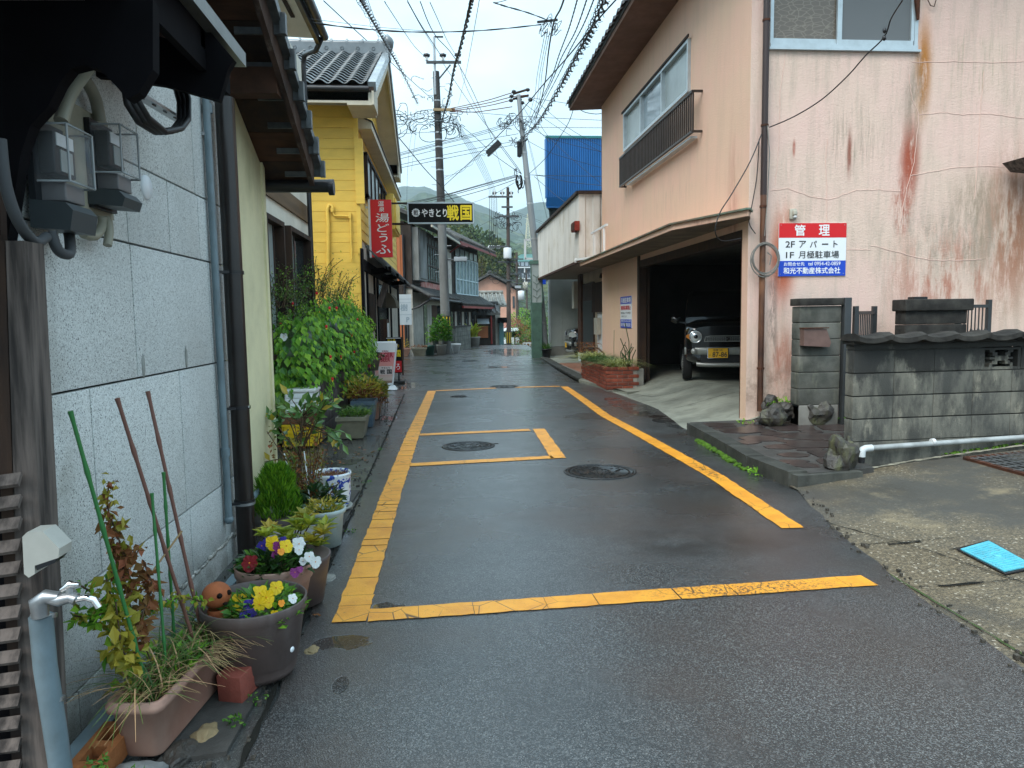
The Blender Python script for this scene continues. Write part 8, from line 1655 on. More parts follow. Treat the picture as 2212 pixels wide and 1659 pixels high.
a, b_ = ld(1033, 730, 45.4), ld(1054, 704, 45.4); MB().box(a.x, b_.x, 45.36, 45.45, a.z, b_.z).build('orange_shutter', m_ocor, th); a, b_ = ld(1031, 700, 45), ld(1057, 693, 45); MB().poly([(a.x, 44.9, a.z), (b_.x, 44.9, a.z), (b_.x, 45.5, b_.z+.1), (a.x, 45.5, b_.z+.1)], (0, 0, .04)).build('awning', m_alu, th); MB().tube([ld(1061, 682, 45.4), ld(1062, 743, 45.4)], .06, 6).build('downpipe', MATS['dark_red_paint'], th)
a, b_ = ld(1076, 745, 48.9), ld(1093, 697, 48.9); b = MB(); b.box(a.x, b_.x, 48.0, 48.95, b_.z, b_.z+.35); b.build('awning', m_void, bpy.data.objects['tiled_cottage']); a, b_ = ld(1079, 745, 48.8), ld(1088, 697, 48.8); MB().box(a.x, b_.x, 48.8, 48.95, a.z, b_.z).build('door', mat('teal_door', (.10, .22, .23), .5), bpy.data.objects['tiled_cottage'])
m_pkh = mat('peach_wall', (.62, .34, .25), .8, var=.15, vs_=1); A, B, Cc = ld(1000, 622, 88), ld(1116, 620, 88), ld(1064, 594, 88); pk = gable_house('peach_house', A.x, B.x, 88, 96, -6.5, A.z-.4, Cc.z, m_pkh, 'large peach gabled house behind the tiled cottage', 'y', .8)
a, b_ = ld(1107, 640, 87.9), ld(1112, 665, 87.9); MB().box(a.x, b_.x, 87.8, 88, b_.z, a.z).build('window', m_glassd, pk)
# hotel across the valley
HY = 300; P = lambda x, y: onY(x, y, HY); ht = empty('hotel', P(1150, 660), 'dark grey five storey hotel with white balcony lines and a teal hipped roof', 'building')
x0, x1 = P(1103, 600).x, P(1210, 600).x; zt, zb = P(1120, 565).z, P(1120, 655).z; m_htl = mat('hotel_wall', (.055, .065, .08), .6); MB().box(x0, x1, HY, HY+14, zb-12, zt).build('wall', m_htl, ht)
MB().poly([P(1099, 566), P(1220, 566), P(1220, 548), P(1126, 549)], (0, 12, 0)).build('roof', mat('teal_roof', (.16, .36, .34), .5, var=.3, vs_=.3), ht)
for i, yy_ in enumerate((577, 601, 624)):
    q = P(1110, yy_+1); MB().box(x0-.2, x1, HY-1.2, HY, q.z-.25, q.z+.15).build('balcony_slab', m_white, ht)
    for k in range(6): qx = P(1132+18.5*k, 600).x; MB().box(qx, qx+.35, HY-1.1, HY-.01, q.z-2.2, q.z-.25).build('balcony_post', m_white, ht)
    for k in range(9): qx = P(1117+9*k, 600).x; MB().box(qx, qx+1.1, HY-.1, HY-.02, q.z-4.3, q.z-2.4).build('window', mat('hotel_window', (.25, .29, .33), .2), ht)
for k in range(9): qx = P(1117+9*k, 600).x; q = P(1110, 573); MB().box(qx, qx+1.2, HY-.1, HY-.02, q.z-.3, q.z+1.2).build('window', MATS['hotel_window'], ht)
# lattice mast
MY = 520; ms_ = empty('pylon', onY(1140, 537, MY), 'pale lattice steel pylon on the hillside beyond the hotel', 'pylon'); b = MB(); m_pyl = mat('pale_steel', (.62, .58, .42), .6)
bl_, br__, tl2, tr2 = onY(1133, 540, MY), onY(1147.5, 540, MY), onY(1139.3, 462, MY), onY(1141, 462, MY)
for k in range(11):
    t = k/10; a, c_ = bl_.lerp(tl2, t), br__.lerp(tr2, t); b.tube([a, c_], .14, 4)
    if k < 10: a2, c2_ = bl_.lerp(tl2, t+.1), br__.lerp(tr2, t+.1); b.tube([a, c2_], .12, 4); b.tube([c_, a2], .12, 4)
b.tube([bl_, tl2], .25, 4); b.tube([br__, tr2], .25, 4); b.tube([bl_+V((1.2, 2, 0)), tl2+V((.2, 1, 0))], .2, 4)
for yy_ in (472, 484): a = onY(1134, yy_, MY); c_ = onY(1146, yy_, MY); b.tube([a, c_], .15, 4)
b.build('lattice', m_pyl, ms_)
# parked white vehicles beyond the crest
def tiny_van(name, p, L, Hh, Wd, label, col=m_swhite):
    t = empty(name, p, label, 'van'); x, y, z = p; b = MB(); loft(b, [[V((x+u, y+d*Wd/2, z+w)) for d, w in ((-1, .35), (1, .35), (1, h*.62), (.86, h), (-.86, h), (-1, h*.62))] for u, h in ((-L/2, Hh*.55), (-L/2+.1*L, Hh*.62), (-L/2+.3*L, Hh), (L/2-.05, Hh), (L/2, Hh*.9))]); b.sm = [False]*len(b.sm); b.build('body', col, t)
    for k in (-.2, .12, .36): MB().box(x+k*L-.35, x+k*L+.35, y-Wd/2-.02, y-Wd/2+.01, z+Hh*.62, z+Hh*.88).build('window', m_glassd, t)
    for k in (-.3, .3): MB().lathe([(.0001, -.1), (.33, -.1), (.33, .1)], (x+k*L, y-Wd/2, z+.33), 14, axis='y').build('wheel', m_tyre, t)
q = onY(1142, 686, 190); tiny_van('parked_van', q, 5.2, 2.1, 1.8, 'white van parked far across the valley below the hotel'); q = onY(1091, 745, 60); tiny_van('parked_van', (q.x+.3, 60, q.z-.5), 1.5, 1.9, 3.4, 'white van half hidden behind the farther utility pole at the road crest')
q = onY(1125, 744, 56); gr_ = MB(); a, c_ = onY(1130, 741, 56), onY(1152, 741, 56); gr_.beam(a, c_, .05, .07); 
for k in range(4): p = a.lerp(c_, k/3); gr_.beam(p, p-V((0, 0, 1.2)), .05, .05, V((0, 1, 0)))
tag(gr_.build('guard_rail', m_white), 'white guard rail just visible over the crest of the road', 'guard rail')
# ================================================================== utility poles and cables
m_pole = mat('concrete_pole', (.20, .20, .19), .75, var=.4, vs_=2, vcol=(.11, .11, .105), stretch=(1, 1, .3), bs=30, bd=.003); m_poled = mat('dark_pole_top', (.075, .07, .068), .8, var=.4, vs_=3); m_brn = mat('brown_pole', (.10, .075, .065), .75, var=.4, vs_=2, stretch=(1, 1, .2))
m_ystripe = mat('yellow_stripe', (.72, .45, .01), .5)
def curve_pts(ps, n=5):
    P_ = [V(p) for p in ps]; out_ = []
    for i in range(len(P_)-1):
        p0, p1, p2, p3 = P_[max(i-1, 0)], P_[i], P_[i+1], P_[min(i+2, len(P_)-1)]
        for k in range(n): t = k/n; out_.append(0.5*((2*p1)+(-p0+p2)*t+(2*p0-5*p1+4*p2-p3)*t*t+(-p0+3*p1-3*p2+p3)*t**3))
    return out_+[P_[-1]]
def stripes(par, c, r, z0, z1):
    MB().tube([(c[0], c[1], z0), (c[0], c[1], z1)], r+.004, 20, False).build('black_wrap', m_black, par)
    for k in range(9):
        a = 2*pi*k/9; b = MB(); vs = []
        for q in (-.13, 0, .13):
            for z in (z0+.04, z1-.04): vs.append((c[0]+cos(a+q)*(r+.012), c[1]+sin(a+q)*(r+.012), z))
        b.add(vs, [(0, 1, 3, 2), (2, 3, 5, 4)]); b.build('yellow_stripe', m_ystripe, par)
def tangle(mb, c, rx, rz, n, r, seed, d=.3):
    q = random.Random(seed); n = int(n*.75); r *= .75
    for i in range(n):
        o = V(c)+V((q.uniform(-rx, rx), q.uniform(-d, d), q.uniform(-rz*.5, rz*.5))); a = q.uniform(.06, rx*.38); b_ = q.uniform(.06, rz*.5); t0 = q.uniform(0, 6); s = q.uniform(2, 5.5)
        mb.tube([o+V((a*cos(t0+s*k/10), .12*sin(k+i), -b_*.5+b_*.7*sin(t0+s*k/10))) for k in range(11)], r, 4, False)
PB = 29.3; base = onY(965, 765, PB); mid = onY(952, 370, PB); top = onY(942, 155, PB)
pb = empty('utility_pole', (base.x, PB, 0), 'tall concrete utility pole with a yellow and black striped foot, nearest on the left', 'utility pole')
lo = V((base.x, PB, -.02)); dirv = (top-lo); tp = top
MB().tube([lo, lo.lerp(tp, .55)], [.195, .165], 20).build('lower_shaft', m_pole, pb); MB().tube([lo.lerp(tp, .55), tp], [.163, .125], 20).build('upper_shaft', m_poled, pb)
stripes(pb, (lo.x-.005, PB), .195, .78, 1.55)
t2 = onY(938, 82, PB); MB().tube([tp-V((0, 0, .9))+V((-.05, -.12, 0)), t2+V((0, -.12, 0))], .045, 8).build('top_extension', m_steel, pb); MB().beam(t2+V((0, -.12, 0)), t2+V((.35, -.12, 0)), .05, .05).build('extension_tip', m_black, pb)
def arm(par, x0, x1, y, Yv, th=.09, m=m_cableg, dy=-.18, y2=None): a, b = onY(x0, y, Yv), onY(x1, y if y2 is None else y2, Yv); a.y += dy; b.y += dy; return MB().beam(a, b, th, th).build('crossarm', m, par), a, b
c_, a, b = arm(pb, 921, 996, 138, PB)
def insul(par, p, h=.32): MB().lathe([(.03, 0), (.07, .03), (.03, .06), (.08, .12), (.03, .15), (.07, .22), (.03, h)], p, 10).build('insulator', m_white, par)
for x, y in ((922, 136), (957, 136), (989, 135)): insul(pb, onY(x, y, PB)+V((0, -.18, .02))); q = onY(x, y-7, PB); MB().ball(q+V((0, -.18, .1)), .13, (1.2, 1, .7), 1).build('clamp', m_black, pb)
c_, a, b = arm(pb, 936, 983, 240, PB, .10, mat('pale_timber_arm', (.32, .24, .14), .8)); arm(pb, 936, 983, 234, PB, .08, MATS['pale_timber_arm'], .2)
MB().beam(onY(973, 140, PB), onY(947, 172, PB), .05, .05).build('arm_brace', m_cableg, pb)
for i in range(22):
    t = .30+.68*i/22; q = lo.lerp(tp, t); s = 1 if i % 2 else -1; MB().tube([q, q+V((s*.34, -.05, 0))], .012, 5).build('step_bolt', m_steel, pb)
for t in (.16, .335, .40, .41, .56, .66, .70, .74, .765, .79, .83, .9): q = lo.lerp(tp, t); MB().tube([q-V((0, 0, .025)), q+V((0, 0, .025))], .195-.06*t, 16).build('steel_band', m_steel, pb)
b = MB(); tangle(b, onY(916, 252, PB), 1.15, 1.0, 46, .018, 3); tangle(b, onY(975, 256, PB), .75, .9, 24, .018, 4); tangle(b, onY(925, 190, PB), .7, .7, 10, .015, 5); tangle(b, onY(960, 200, PB), .4, .7, 8, .015, 6)
b.build('cable_tangle', mat('teal_black_cable', (.015, .035, .04), .5, var=.6, vs_=2), pb, 'stuff')
q = onY(995, 560, PB-.3); b = MB(); b.cbox(q, (.52, .25, .17), bev=.02); b.build('street_light', mat('lamp_grey', (.30, .32, .34), .5), pb); MB().beam(onY(965, 561, PB), q-V((.2, 0, 0)), .05, .05).build('light_arm', m_cableg, pb)
b = MB()
for y_ in (565, 592): b.beam(onY(962, y_, PB), onY(972, y_, PB), .06, .1)
b.beam(onY(971, 558, PB), onY(971, 602, PB), .1, .05, V((0, 1, 0))); b.build('light_bracket', m_steel, pb)
# leaning pole
PC = 25.5; base = onY(1178, 771, PC); pts = [onY(1178, 771, PC), onY(1163, 600, PC), onY(1145, 440, PC), onY(1133, 330, PC), onY(1120, 205, PC)]; pts[0].z = -.02
pc = empty('utility_pole', base, 'slim grey steel utility pole leaning left beside the ribbed white house', 'utility pole'); P_ = curve_pts(pts, 4); n = len(P_)
MB().tube(P_, [.155-.085*i/(n-1) for i in range(n)], 16).build('shaft', mat('galvanised_pole', (.28, .30, .31), .5, .3, var=.3, vs_=2, stretch=(1, 1, .3)), pc)
for i in range(2, n-1, 2): MB().tube([P_[i]-V((0, 0, .03)), P_[i]+V((0, 0, .03))], .165-.085*i/(n-1), 12).build('steel_band', m_steel, pc)
for (x0, y0, x1, y1) in ((1108, 203, 1141, 193), (1108, 214, 1142, 206), (1113, 212, 1127, 216)): a, b_ = onY(x0, y0, PC), onY(x1, y1, PC); MB().beam(a, b_, .07, .06).build('crossarm', m_wood_dark, pc)
for x, y in ((1105, 208), (1104, 217), (1110, 198), (1128, 222), (1146, 216), (1140, 194)): MB().ball(onY(x, y, PC), .07, (1.3, 1, 1), 1).build('insulator', m_black, pc)
b = MB(); tangle(b, onY(1117, 262, PC), .55, .5, 34, .014, 7); tangle(b, onY(1143, 272, PC), .3, .3, 10, .012, 8); tangle(b, onY(1118, 304, PC), .25, .4, 16, .016, 9); tangle(b, onY(1122, 385, PC), .15, .6, 14, .02, 10, .1); b.build('cable_tangle', m_cable, pc, 'stuff')
b = MB(); q = onY(1122, 322, PC); b.cbox(q, (.16, .14, .52), bev=.03); b.tube([onY(1121, 306, PC), onY(1122, 340, PC)], .03, 6); b.build('splice_box', m_black, pc)
b = MB(); b.tube(curve_pts([onY(1118, 378, PC), onY(1115, 392, PC), onY(1122, 408, PC), onY(1128, 395, PC), onY(1124, 378, PC)]), .035, 6); b.build('coiled_cable', m_cable, pc)
# farther poles
def farpole(x, ytop, ybot, Yv, r0, r1, m, label, zb): 
    b = onY(x+2, ybot, Yv); t = onY(x, ytop, Yv); b.z = zb; o = empty('utility_pole', b, label, 'utility pole'); MB().tube([b, t], [r0, r1], 14).build('shaft', m, o); return o, b, t
PF = 55; pf, fb_, ft_ = farpole(1097, 405, 742, PF, .20, .11, m_brn, 'brown utility pole with transformer standing past the crest of the road', -1.9)
a = onY(1103, 735, PF); stripes(pf, (fb_.x, PF), .20, -.55, .35)
for (x0, x1, y, dy) in ((1055, 1107, 426, -.2), (1083, 1107, 448, -.2), (1077, 1121, 468, -.2), (1075, 1115, 566, -.2), (1086, 1115, 606, -.2), (1056, 1098, 533, -.2)): arm(pf, x0, x1, y, PF, .12, m_cableg)
for x, y in ((1068, 424), (1085, 424), (1104, 424)): insul(pf, onY(x, y, PF)+V((0, -.2, 0)), .45); MB().ball(onY(x, y-7, PF), .2, (1, 1, .7), 1).build('clamp', m_black, pf)
for x in (1057, 1062, 1066, 1075, 1078): MB().ball(onY(x, 534, PF), .13, (1, 1, 1.2), 1).build('insulator', m_white, pf)
q = onY(1096, 548, PF-.3); MB().lathe([(.0001, 0), (.28, .02), (.30, .1), (.30, .78), (.26, .82), (.0001, .86)], (q.x, q.y-.1, q.z-.4), 16).build('transformer', mat('transformer_white', (.58, .60, .61), .5), pf)
b = MB(); tangle(b, onY(1096, 474, PF), 1.0, 1.0, 40, .025, 11); tangle(b, onY(1105, 545, PF), .4, 1.4, 16, .025, 12); tangle(b, onY(1090, 590, PF), 1.1, .8, 30, .02, 13); b.build('cable_tangle', m_cable, pf, 'stuff')
for i in range(5): x = 1057+i*4; a, b_ = onY(x, 427, PF), onY(x+1, 533, PF); o = MB().tube([a, b_], .018, 4).build('drop_wire', m_cable, pf)
p7, fb_, ft_ = farpole(1116, 545, 742, 75, .18, .11, m_brn, 'second farther utility pole with a white transformer behind the first', -3.6)
for (x0, x1, y) in ((1105, 1130, 560), (1100, 1125, 592), (1108, 1128, 612)): arm(p7, x0, x1, y, 75, .12)
q = onY(1125, 636, 75); MB().lathe([(.0001, 0), (.34, .03), (.34, .95), (.0001, 1.0)], (q.x, 74.7, q.z-.6), 12).build('transformer', MATS['transformer_white'], p7); q = onY(1118, 620, 75); MB().cbox((q.x, 74.7, q.z), (.6, .3, .25)).build('street_light', MATS['lamp_grey'], p7)
b = MB(); tangle(b, onY(1117, 600, 75), 1.1, 1.5, 40, .025, 14); b.build('cable_tangle', m_white if False else m_cableg, p7, 'stuff')
p8, fb_, ft_ = farpole(1137, 582, 700, 110, .2, .13, m_brn, 'thin distant utility pole in front of the hotel', -6); arm(p8, 1130, 1143, 590, 110, .15); b = MB(); tangle(b, onY(1137, 603, 110), 1.1, 1.2, 18, .03, 15); b.build('cable_tangle', m_cableg, p8, 'stuff'); q = onY(1134, 608, 110); MB().lathe([(.0001, 0), (.4, .03), (.4, 1.2), (.0001, 1.2)], (q.x, 109.5, q.z-1.3), 10).build('transformer', m_beige, p8)
# cables: control points in picture units of a zoomed crop, each carried by true depth
def R(x, y): return 648+x*.3418, y*.3418
WL = []
def wire(ps, y0, y1, r, label, group, m=m_cable, twist=0.0, name='overhead_cable', curl=0):
    r *= .74; q = [R(*p) for p in ps]; d = [0]
    for a, b in zip(q, q[1:]): d.append(d[-1]+sqrt((a[0]-b[0])**2+(a[1]-b[1])**2))
    pts = [onY(p[0], p[1], 1/((1/y0)+(1/y1-1/y0)*t/d[-1])) for p, t in zip(q, d)]
    pp = curve_pts(pts, 6) if len(pts) > 2 else [pts[0].lerp(pts[1], k/6) for k in range(7)]
    b = MB()
    if twist:
        L = sum((a-b_).length for a, b_ in zip(pp, pp[1:])); n = int(L/.22)
        fine = []
        for k in range(n+1):
            t = k/n*(len(pp)-1); i = min(int(t), len(pp)-2); fine.append(pp[i].lerp(pp[i+1], t-i))
        for ph in (0, pi): b.tube([p+V((cos(k*1.3+ph)*twist, 0, sin(k*1.3+ph)*twist)) for k, p in enumerate(fine)], r, 4, False)
        if curl:
            for k in range(0, n, 3): c = fine[k]; rr = U_(.035, .07); b.tube([c+V((rr*cos(a)*1.0, 0, rr*sin(a)-rr*.4)) for a in [2*pi*j/8 for j in range(8)]], r*.35, 3, False)
    else: b.tube(pp, r, 5, False)
    o = b.build(name, m); tag(o, label, 'cable', group); WL.append(o); return o
G1 = 'cables running from the big pole back over the camera'
wire([(-400, -330), (170, 20)], 8, 16, .012, 'thin cable crossing the sky at the upper left toward the tiled roof', None) if False else None
wire([(150, 5), (470, 300), (850, 640)], 14, PB, .014, 'thin cable passing behind the yellow roof ridge down to the big pole', None)
wire([(380, -20), (470, 140), (560, 300), (650, 460), (745, 655)], 9, PB, .013, 'thick spiral-wrapped cable descending left of the big pole', None, twist=.025, curl=1)
wire([(425, -10), (500, 180), (600, 380), (745, 650)], 11, PB, .006, 'thin cable hugging the spiral-wrapped cable left of the big pole', None)
wire([(540, 15), (560, 50), (720, 288), (802, 370)], 15, PB, .012, 'thin cable to the left insulator of the big pole crossarm', None)
wire([(682, 12), (760, 150), (838, 270), (905, 372)], 15, PB, .018, 'doubled cable to the middle insulator of the big pole crossarm', None)
wire([(675, -5), (750, 140), (845, 300)], 15, PB, .010, 'second strand beside the doubled cable at the pole top', None)
wire([(822, 15), (870, 120), (935, 265), (992, 358)], 15, PB, .012, 'thin cable to the right insulator of the big pole crossarm', None)
wire([(760, 10), (850, 215), (1010, 420), (1180, 790), (1300, 1150)], 14, PF, .013, 'long thin cable passing the pole top to the farther pole', None)
wire([(1090, -20), (1062, 110), (1010, 320), (975, 440), (940, 620), (905, 740), (880, 850)], 9, PB-.4, .020, 'heavy black cable falling almost vertically onto the big pole', None, twist=.02)
wire([(1125, -10), (1130, 20), (1045, 480), (1000, 660)], 10, PB, .007, 'thin blue-grey cable beside the heavy falling cable', None, m_cableg)
wire([(90, 145), (350, 178), (700, 202), (1050, 198), (1300, 180), (1525, 155)], 9.0, 11.5, .008, 'cable sagging across the street from the ivory house to the wire junction', None, twist=.006)
wire([(60, 118), (500, 172), (900, 203)], 9.0, 10.4, .004, 'faint thin cable above the sagging crossing cable', None, m_cableg)
jn = R(1580, 150); jb = onY(jn[0], jn[1], 11.5); ju = empty('cable_junction', jb, 'knot of clamps hanging where several cables meet above the street', 'cable junction'); b = MB(); tangle(b, jb, .14, .16, 16, .007, 20, .08); b.build('loops', m_cable, ju, 'stuff'); MB().beam(jb+V((-.2, 0, .02)), jb+V((.12, 0, .06)), .03, .03).build('clamp_bar', m_black, ju)
wire([(1225, 15), (1300, 40), (1440, 80), (1560, 125)], 9, 11.5, .008, 'short cable from the top edge to the wire junction', None, twist=.006); wire([(1225, 20), (1290, 5), (1320, -10)], 9, 8, .006, 'short bend of cable at the top edge above the junction', None)
wire([(1670, -10), (1645, 60), (1602, 150), (1570, 330), (1550, 510), (1520, 650), (1480, 795)], 9, PC, .017, 'thick smooth black cable running from the top edge to the leaning pole', None)
for i, (a, b_) in enumerate(((1550, 1480), (1565, 1500), (1578, 1515))): wire([(a, 200), (a-50, 470), (b_, 620), (b_-45, 790)], 11.5, PC, .007, 'thin paired cables dropping from the junction to the leaning pole', 'thin cables from the junction to the leaning pole', m_cableg)
wire([(1945, -20), (1850, 190), (1790, 300), (1700, 460), (1640, 570), (1560, 700), (1490, 800), (1385, 895)], 9, PC, .018, 'dense spiral-wrapped cable bundle nearest the pink eave', None, twist=.04, curl=1)
wire([(1915, -20), (1830, 180), (1730, 380), (1640, 540), (1540, 720), (1440, 850)], 9, PC, .010, 'second spiral cable alongside the dense bundle by the pink eave', None, twist=.03, curl=1)
for i, ps in enumerate(([(1755, -10), (1700, 180), (1640, 340), (1560, 560), (1440, 780)], [(1815, -10), (1740, 200), (1650, 370), (1580, 540), (1450, 800)], [(1860, -10), (1790, 160), (1700, 330), (1620, 500), (1480, 760)])): wire(ps, 9, PC, .010, 'thin wavy cables between the thick cable and the dense bundle', 'thin wavy cables at the upper right', m_cableg, twist=.004)
wire([(2005, -10), (1880, 130), (1700, 350), (1550, 520), (1450, 640), (1370, 735), (1230, 880), (1090, 1010), (905, 1180)], 9, PB, .014, 'long straight diagonal cable from the upper right carrying the tube lamp', None)
wire([(1265, 900), (1190, 970), (1130, 990), (1050, 1060), (905, 1135)], 26, PB, .008, 'looping spiral cord below the diagonal lamp cable', None, twist=.05)
lmp = onY(*R(1223, 935), 26.5); tl = empty('tube_street_lamp', lmp, 'dark tube street lamp hung on the diagonal cable between the poles', 'street lamp'); a, b_ = onY(*R(1186, 972), 26.5), onY(*R(1262, 900), 26.5); MB().beam(a, b_, .22, .20).build('lamp_body', m_black, tl); MB().beam(a+V((0, -.02, -.09)), b_+V((0, -.02, -.09)), .10, .06).build('tube_cover', m_cableg, tl)
m_rcab = mat('reddish_cable', (.13, .035, .025), .5)
for i, (ps) in enumerate(([(930, 690), (1050, 665), (1200, 630), (1330, 590), (1435, 570)], [(935, 697), (1050, 678), (1200, 648), (1330, 615), (1440, 600)], [(945, 703), (1100, 683), (1220, 662), (1355, 628)], [(950, 706), (1100, 708), (1230, 692), (1340, 675)])): wire(ps, PB, PC, .022, 'reddish brown cable %s of four strung between the two near poles' % ('topmost', 'second', 'third', 'lowest')[i], 'reddish cables between the two near poles', m_rcab)
GL = 'thin cables from the left roofs to the leaning pole'
for ps in ([(600, 975), (900, 895), (1130, 835), (1345, 770)], [(600, 985), (900, 905), (1130, 845), (1345, 778)], [(600, 992), (900, 912), (1150, 850), (1350, 790)], [(600, 1012), (1000, 915), (1380, 845)], [(640, 1060), (1000, 985), (1370, 912)], [(640, 1040), (1000, 960), (1370, 890)]): wire(ps, 24, PC, .011, 'thin slanting cables crossing from the left roofs to the leaning pole', GL)
for ps in ([(640, 1300), (900, 1240), (1150, 1170), (1380, 1110)], [(640, 1310), (900, 1250), (1150, 1180), (1380, 1115)], [(640, 1320), (930, 1262), (1180, 1195), (1375, 1130)], [(640, 1290), (900, 1235), (1150, 1165), (1370, 1105)]): wire(ps, 26, PC, .015, 'dark cables low across the street above the black yakitori sign', 'low cables crossing above the black sign')
wire([(1040, 1300), (1200, 1240), (1355, 1155)], 40, PC, .012, 'cable rising to the coil on the leaning pole from behind the sign', None)
for ps in ([(600, 770), (660, 760), (850, 690)], [(600, 800), (680, 765), (800, 720)], [(600, 820), (680, 780), (780, 740)], [(600, 850), (720, 840), (850, 835)]): wire(ps, 24, PB, .010, 'service cables fanning from the yellow gable to the big pole', 'service cables at the yellow gable')
wire([(625, 870), (700, 960), (800, 1080), (905, 1190), (985, 1290)], 22, PB, .020, 'heavy diagonal cable from the yellow gable down past the black sign', None)
wire([(590, 880), (735, 770)], 22, PB, .012, 'short dark cable from the yellow gable up to the tangle', None)
for ps in ([(735, 690), (700, 880), (680, 1080), (675, 1300)], [(745, 700), (725, 900), (705, 1080)]): wire(ps, PB, PB, .007, 'thin teal drop wires hanging left of the big pole', 'teal drop wires left of the big pole', m_cableg)
for i in range(5): wire([(958+i*7, 740), (1010+i*9, 850), (1100+i*12, 1000), (1190+i*9, 1180), (1195+i*11, 1235)], PB, PF, .013, 'parallel cables running from the big pole to the farther pole crossarm', 'parallel cables from the big pole to the farther pole', m_cableg)
for ps in ([(905, 400), (970, 500), (1100, 690), (1230, 860), (1370, 1050), (1400, 1100)], [(1010, 420), (1060, 570), (1180, 790), (1250, 900), (1330, 1010), (1395, 1095)]): wire(ps, PB, PC, .013, 'cables slanting down from the big pole crossarm to the leaning pole coil', 'cables from the big pole crossarm to the leaning pole')
wire([(985, 770), (1100, 860), (1230, 980), (1400, 1100)], PB, PC, .014, 'cable from the big pole tangle down past the tube lamp', None)
GR = 'thin cables from the leaning pole to the right'
for ps in ([(1425, 612), (1600, 640), (1905, 685)], [(1440, 630), (1480, 632), (1700, 810), (1905, 925)], [(1400, 640), (1560, 760), (1750, 880), (1905, 960)], [(980, 700), (1400, 735), (1905, 760)], [(1460, 805), (1905, 808)], [(1430, 790), (1600, 880), (1905, 960)], [(1400, 655), (1480, 790), (1580, 900)], [(1440, 890), (1600, 970), (1905, 1060)], [(1480, 700), (1560, 850), (1760, 1040), (1905, 1160)]): wire(ps, PC, 22, .010, 'thin cables spreading from the leaning pole toward the blue building and pink eave', GR)
wire([(1740, 650), (1700, 770), (1640, 870), (1560, 990), (1450, 1098)], 17.6, PC, .013, 'cable from the tip of the pink eave to the leaning pole', None); wire([(1742, 665), (1790, 705), (1860, 720), (1905, 718)], 17.6, 17.4, .012, 'short cable sagging from the pink eave tip to the wall', None)
wire([(1450, 1105), (1600, 1110), (1905, 1114)], PC, 20, .012, 'level cable across the lower part of the blue cladding', None); wire([(1470, 1105), (1560, 1118), (1700, 1150), (1905, 1172)], PC, 20, .012, 'sagging cable across the lower part of the blue cladding', None)
wire([(1480, 1115), (1600, 1220), (1690, 1290)], PC, 22, .011, 'cable from the coil toward the white parapet', None)
for ps in ([(1435, 860), (1480, 1050), (1570, 1400)], [(1430, 850), (1460, 940), (1500, 1110), (1560, 1380)]): wire(ps, PC, 40, .008, 'faint drop cables right of the leaning pole', 'faint drop cables right of the leaning pole', m_cableg)
wire([(1050, 1410), (1100, 1490), (1200, 1600), (1230, 1720), (1310, 1770)], 30, 60, .025, 'thick diagonal cable descending from under the black sign to the far houses', None)
for ps in ([(1330, 1330), (1450, 1370), (1560, 1415)], [(1330, 1340), (1450, 1380), (1560, 1428)], [(1000, 1500), (1150, 1420), (1235, 1380)], [(1330, 1380), (1400, 1470), (1480, 1600)]): wire(ps, PF, PF, .014, 'thin cables around the farther brown pole', 'thin cables around the farther brown pole', m_cableg)
SHORT = {'thin wavy cables between the thick cable and the dense bundle': 'wavy cables, counted from the left, beside the dense bundle', 'thin slanting cables crossing from the left roofs to the leaning pole': 'thin cables, counted from the top, from left roofs to leaning pole', 'thin paired cables dropping from the junction to the leaning pole': 'thin cables, counted from the left, dropping from the junction', 'thin cables spreading from the leaning pole toward the blue building and pink eave': 'thin cables spreading right from the leaning pole', 'parallel cables running from the big pole to the farther pole crossarm': 'parallel cables, counted from the left, toward the farther pole', 'dark cables low across the street above the black yakitori sign': 'low dark cables, counted from the top, above the black sign', 'service cables fanning from the yellow gable to the big pole': 'service cables, counted from the top, at the yellow gable', 'thin teal drop wires hanging left of the big pole': 'teal drop wires hanging left of the big pole', 'cables slanting down from the big pole crossarm to the leaning pole coil': 'cables slanting from the big crossarm to the leaning pole', 'faint drop cables right of the leaning pole': 'faint drop cables right of the leaning pole', 'thin cables around the farther brown pole': 'thin cables round the farther brown pole'}
byl = {}
for o in WL: byl.setdefault(o['label'], []).append(o)
for k, v in byl.items():
    if len(v) > 1:
        for i, o in enumerate(v): o['label'] = '%s of the %s' % (('first', 'second', 'third', 'fourth', 'fifth', 'sixth', 'seventh', 'eighth', 'ninth')[i], SHORT[k])
# cables at the pink wall
def wall_wire(pts, Yv, r, label, name='wall_cable'): o = MB().tube(curve_pts([onY(x, y, yy) for (x, y), yy in zip(pts, Yv)]), r, 6).build(name, m_cable); tag(o, label, 'cable'); return o
wall_wire([(1662, 275), (1715, 252), (1775, 215), (1830, 165), (1870, 120), (1910, 80), (1925, 40), (1950, 0)], [8.72, 8.5, 8.2, 7.8, 7.4, 7.1, 6.9, 6.6], .007, 'black cable rising across the stained pink wall past the upper window')
b = MB(); b.ball(onY(1911, 66, 7.0), .022, (1, 1, 1.4), 1); b.ball(onY(1910, 82, 7.0), .022, (1, 1, 1.4), 1); tag(b.build('cable_ball', m_black), 'pair of black insulator balls on the wall cable below the window', 'insulator')
wall_wire([(1645, 290), (1620, 350), (1580, 420), (1555, 460), (1545, 500), (1560, 520), (1600, 515)], [8.7, 8.6, 8.5, 8.5, 8.5, 8.6, 8.7], .007, 'dark cable looping from the downpipe over the canopy corner')
wall_wire([(1640, 300), (1635, 380), (1625, 440), (1618, 480), (1632, 505)], [8.75]*5, .006, 'thin grey cable hanging beside the canopy end')
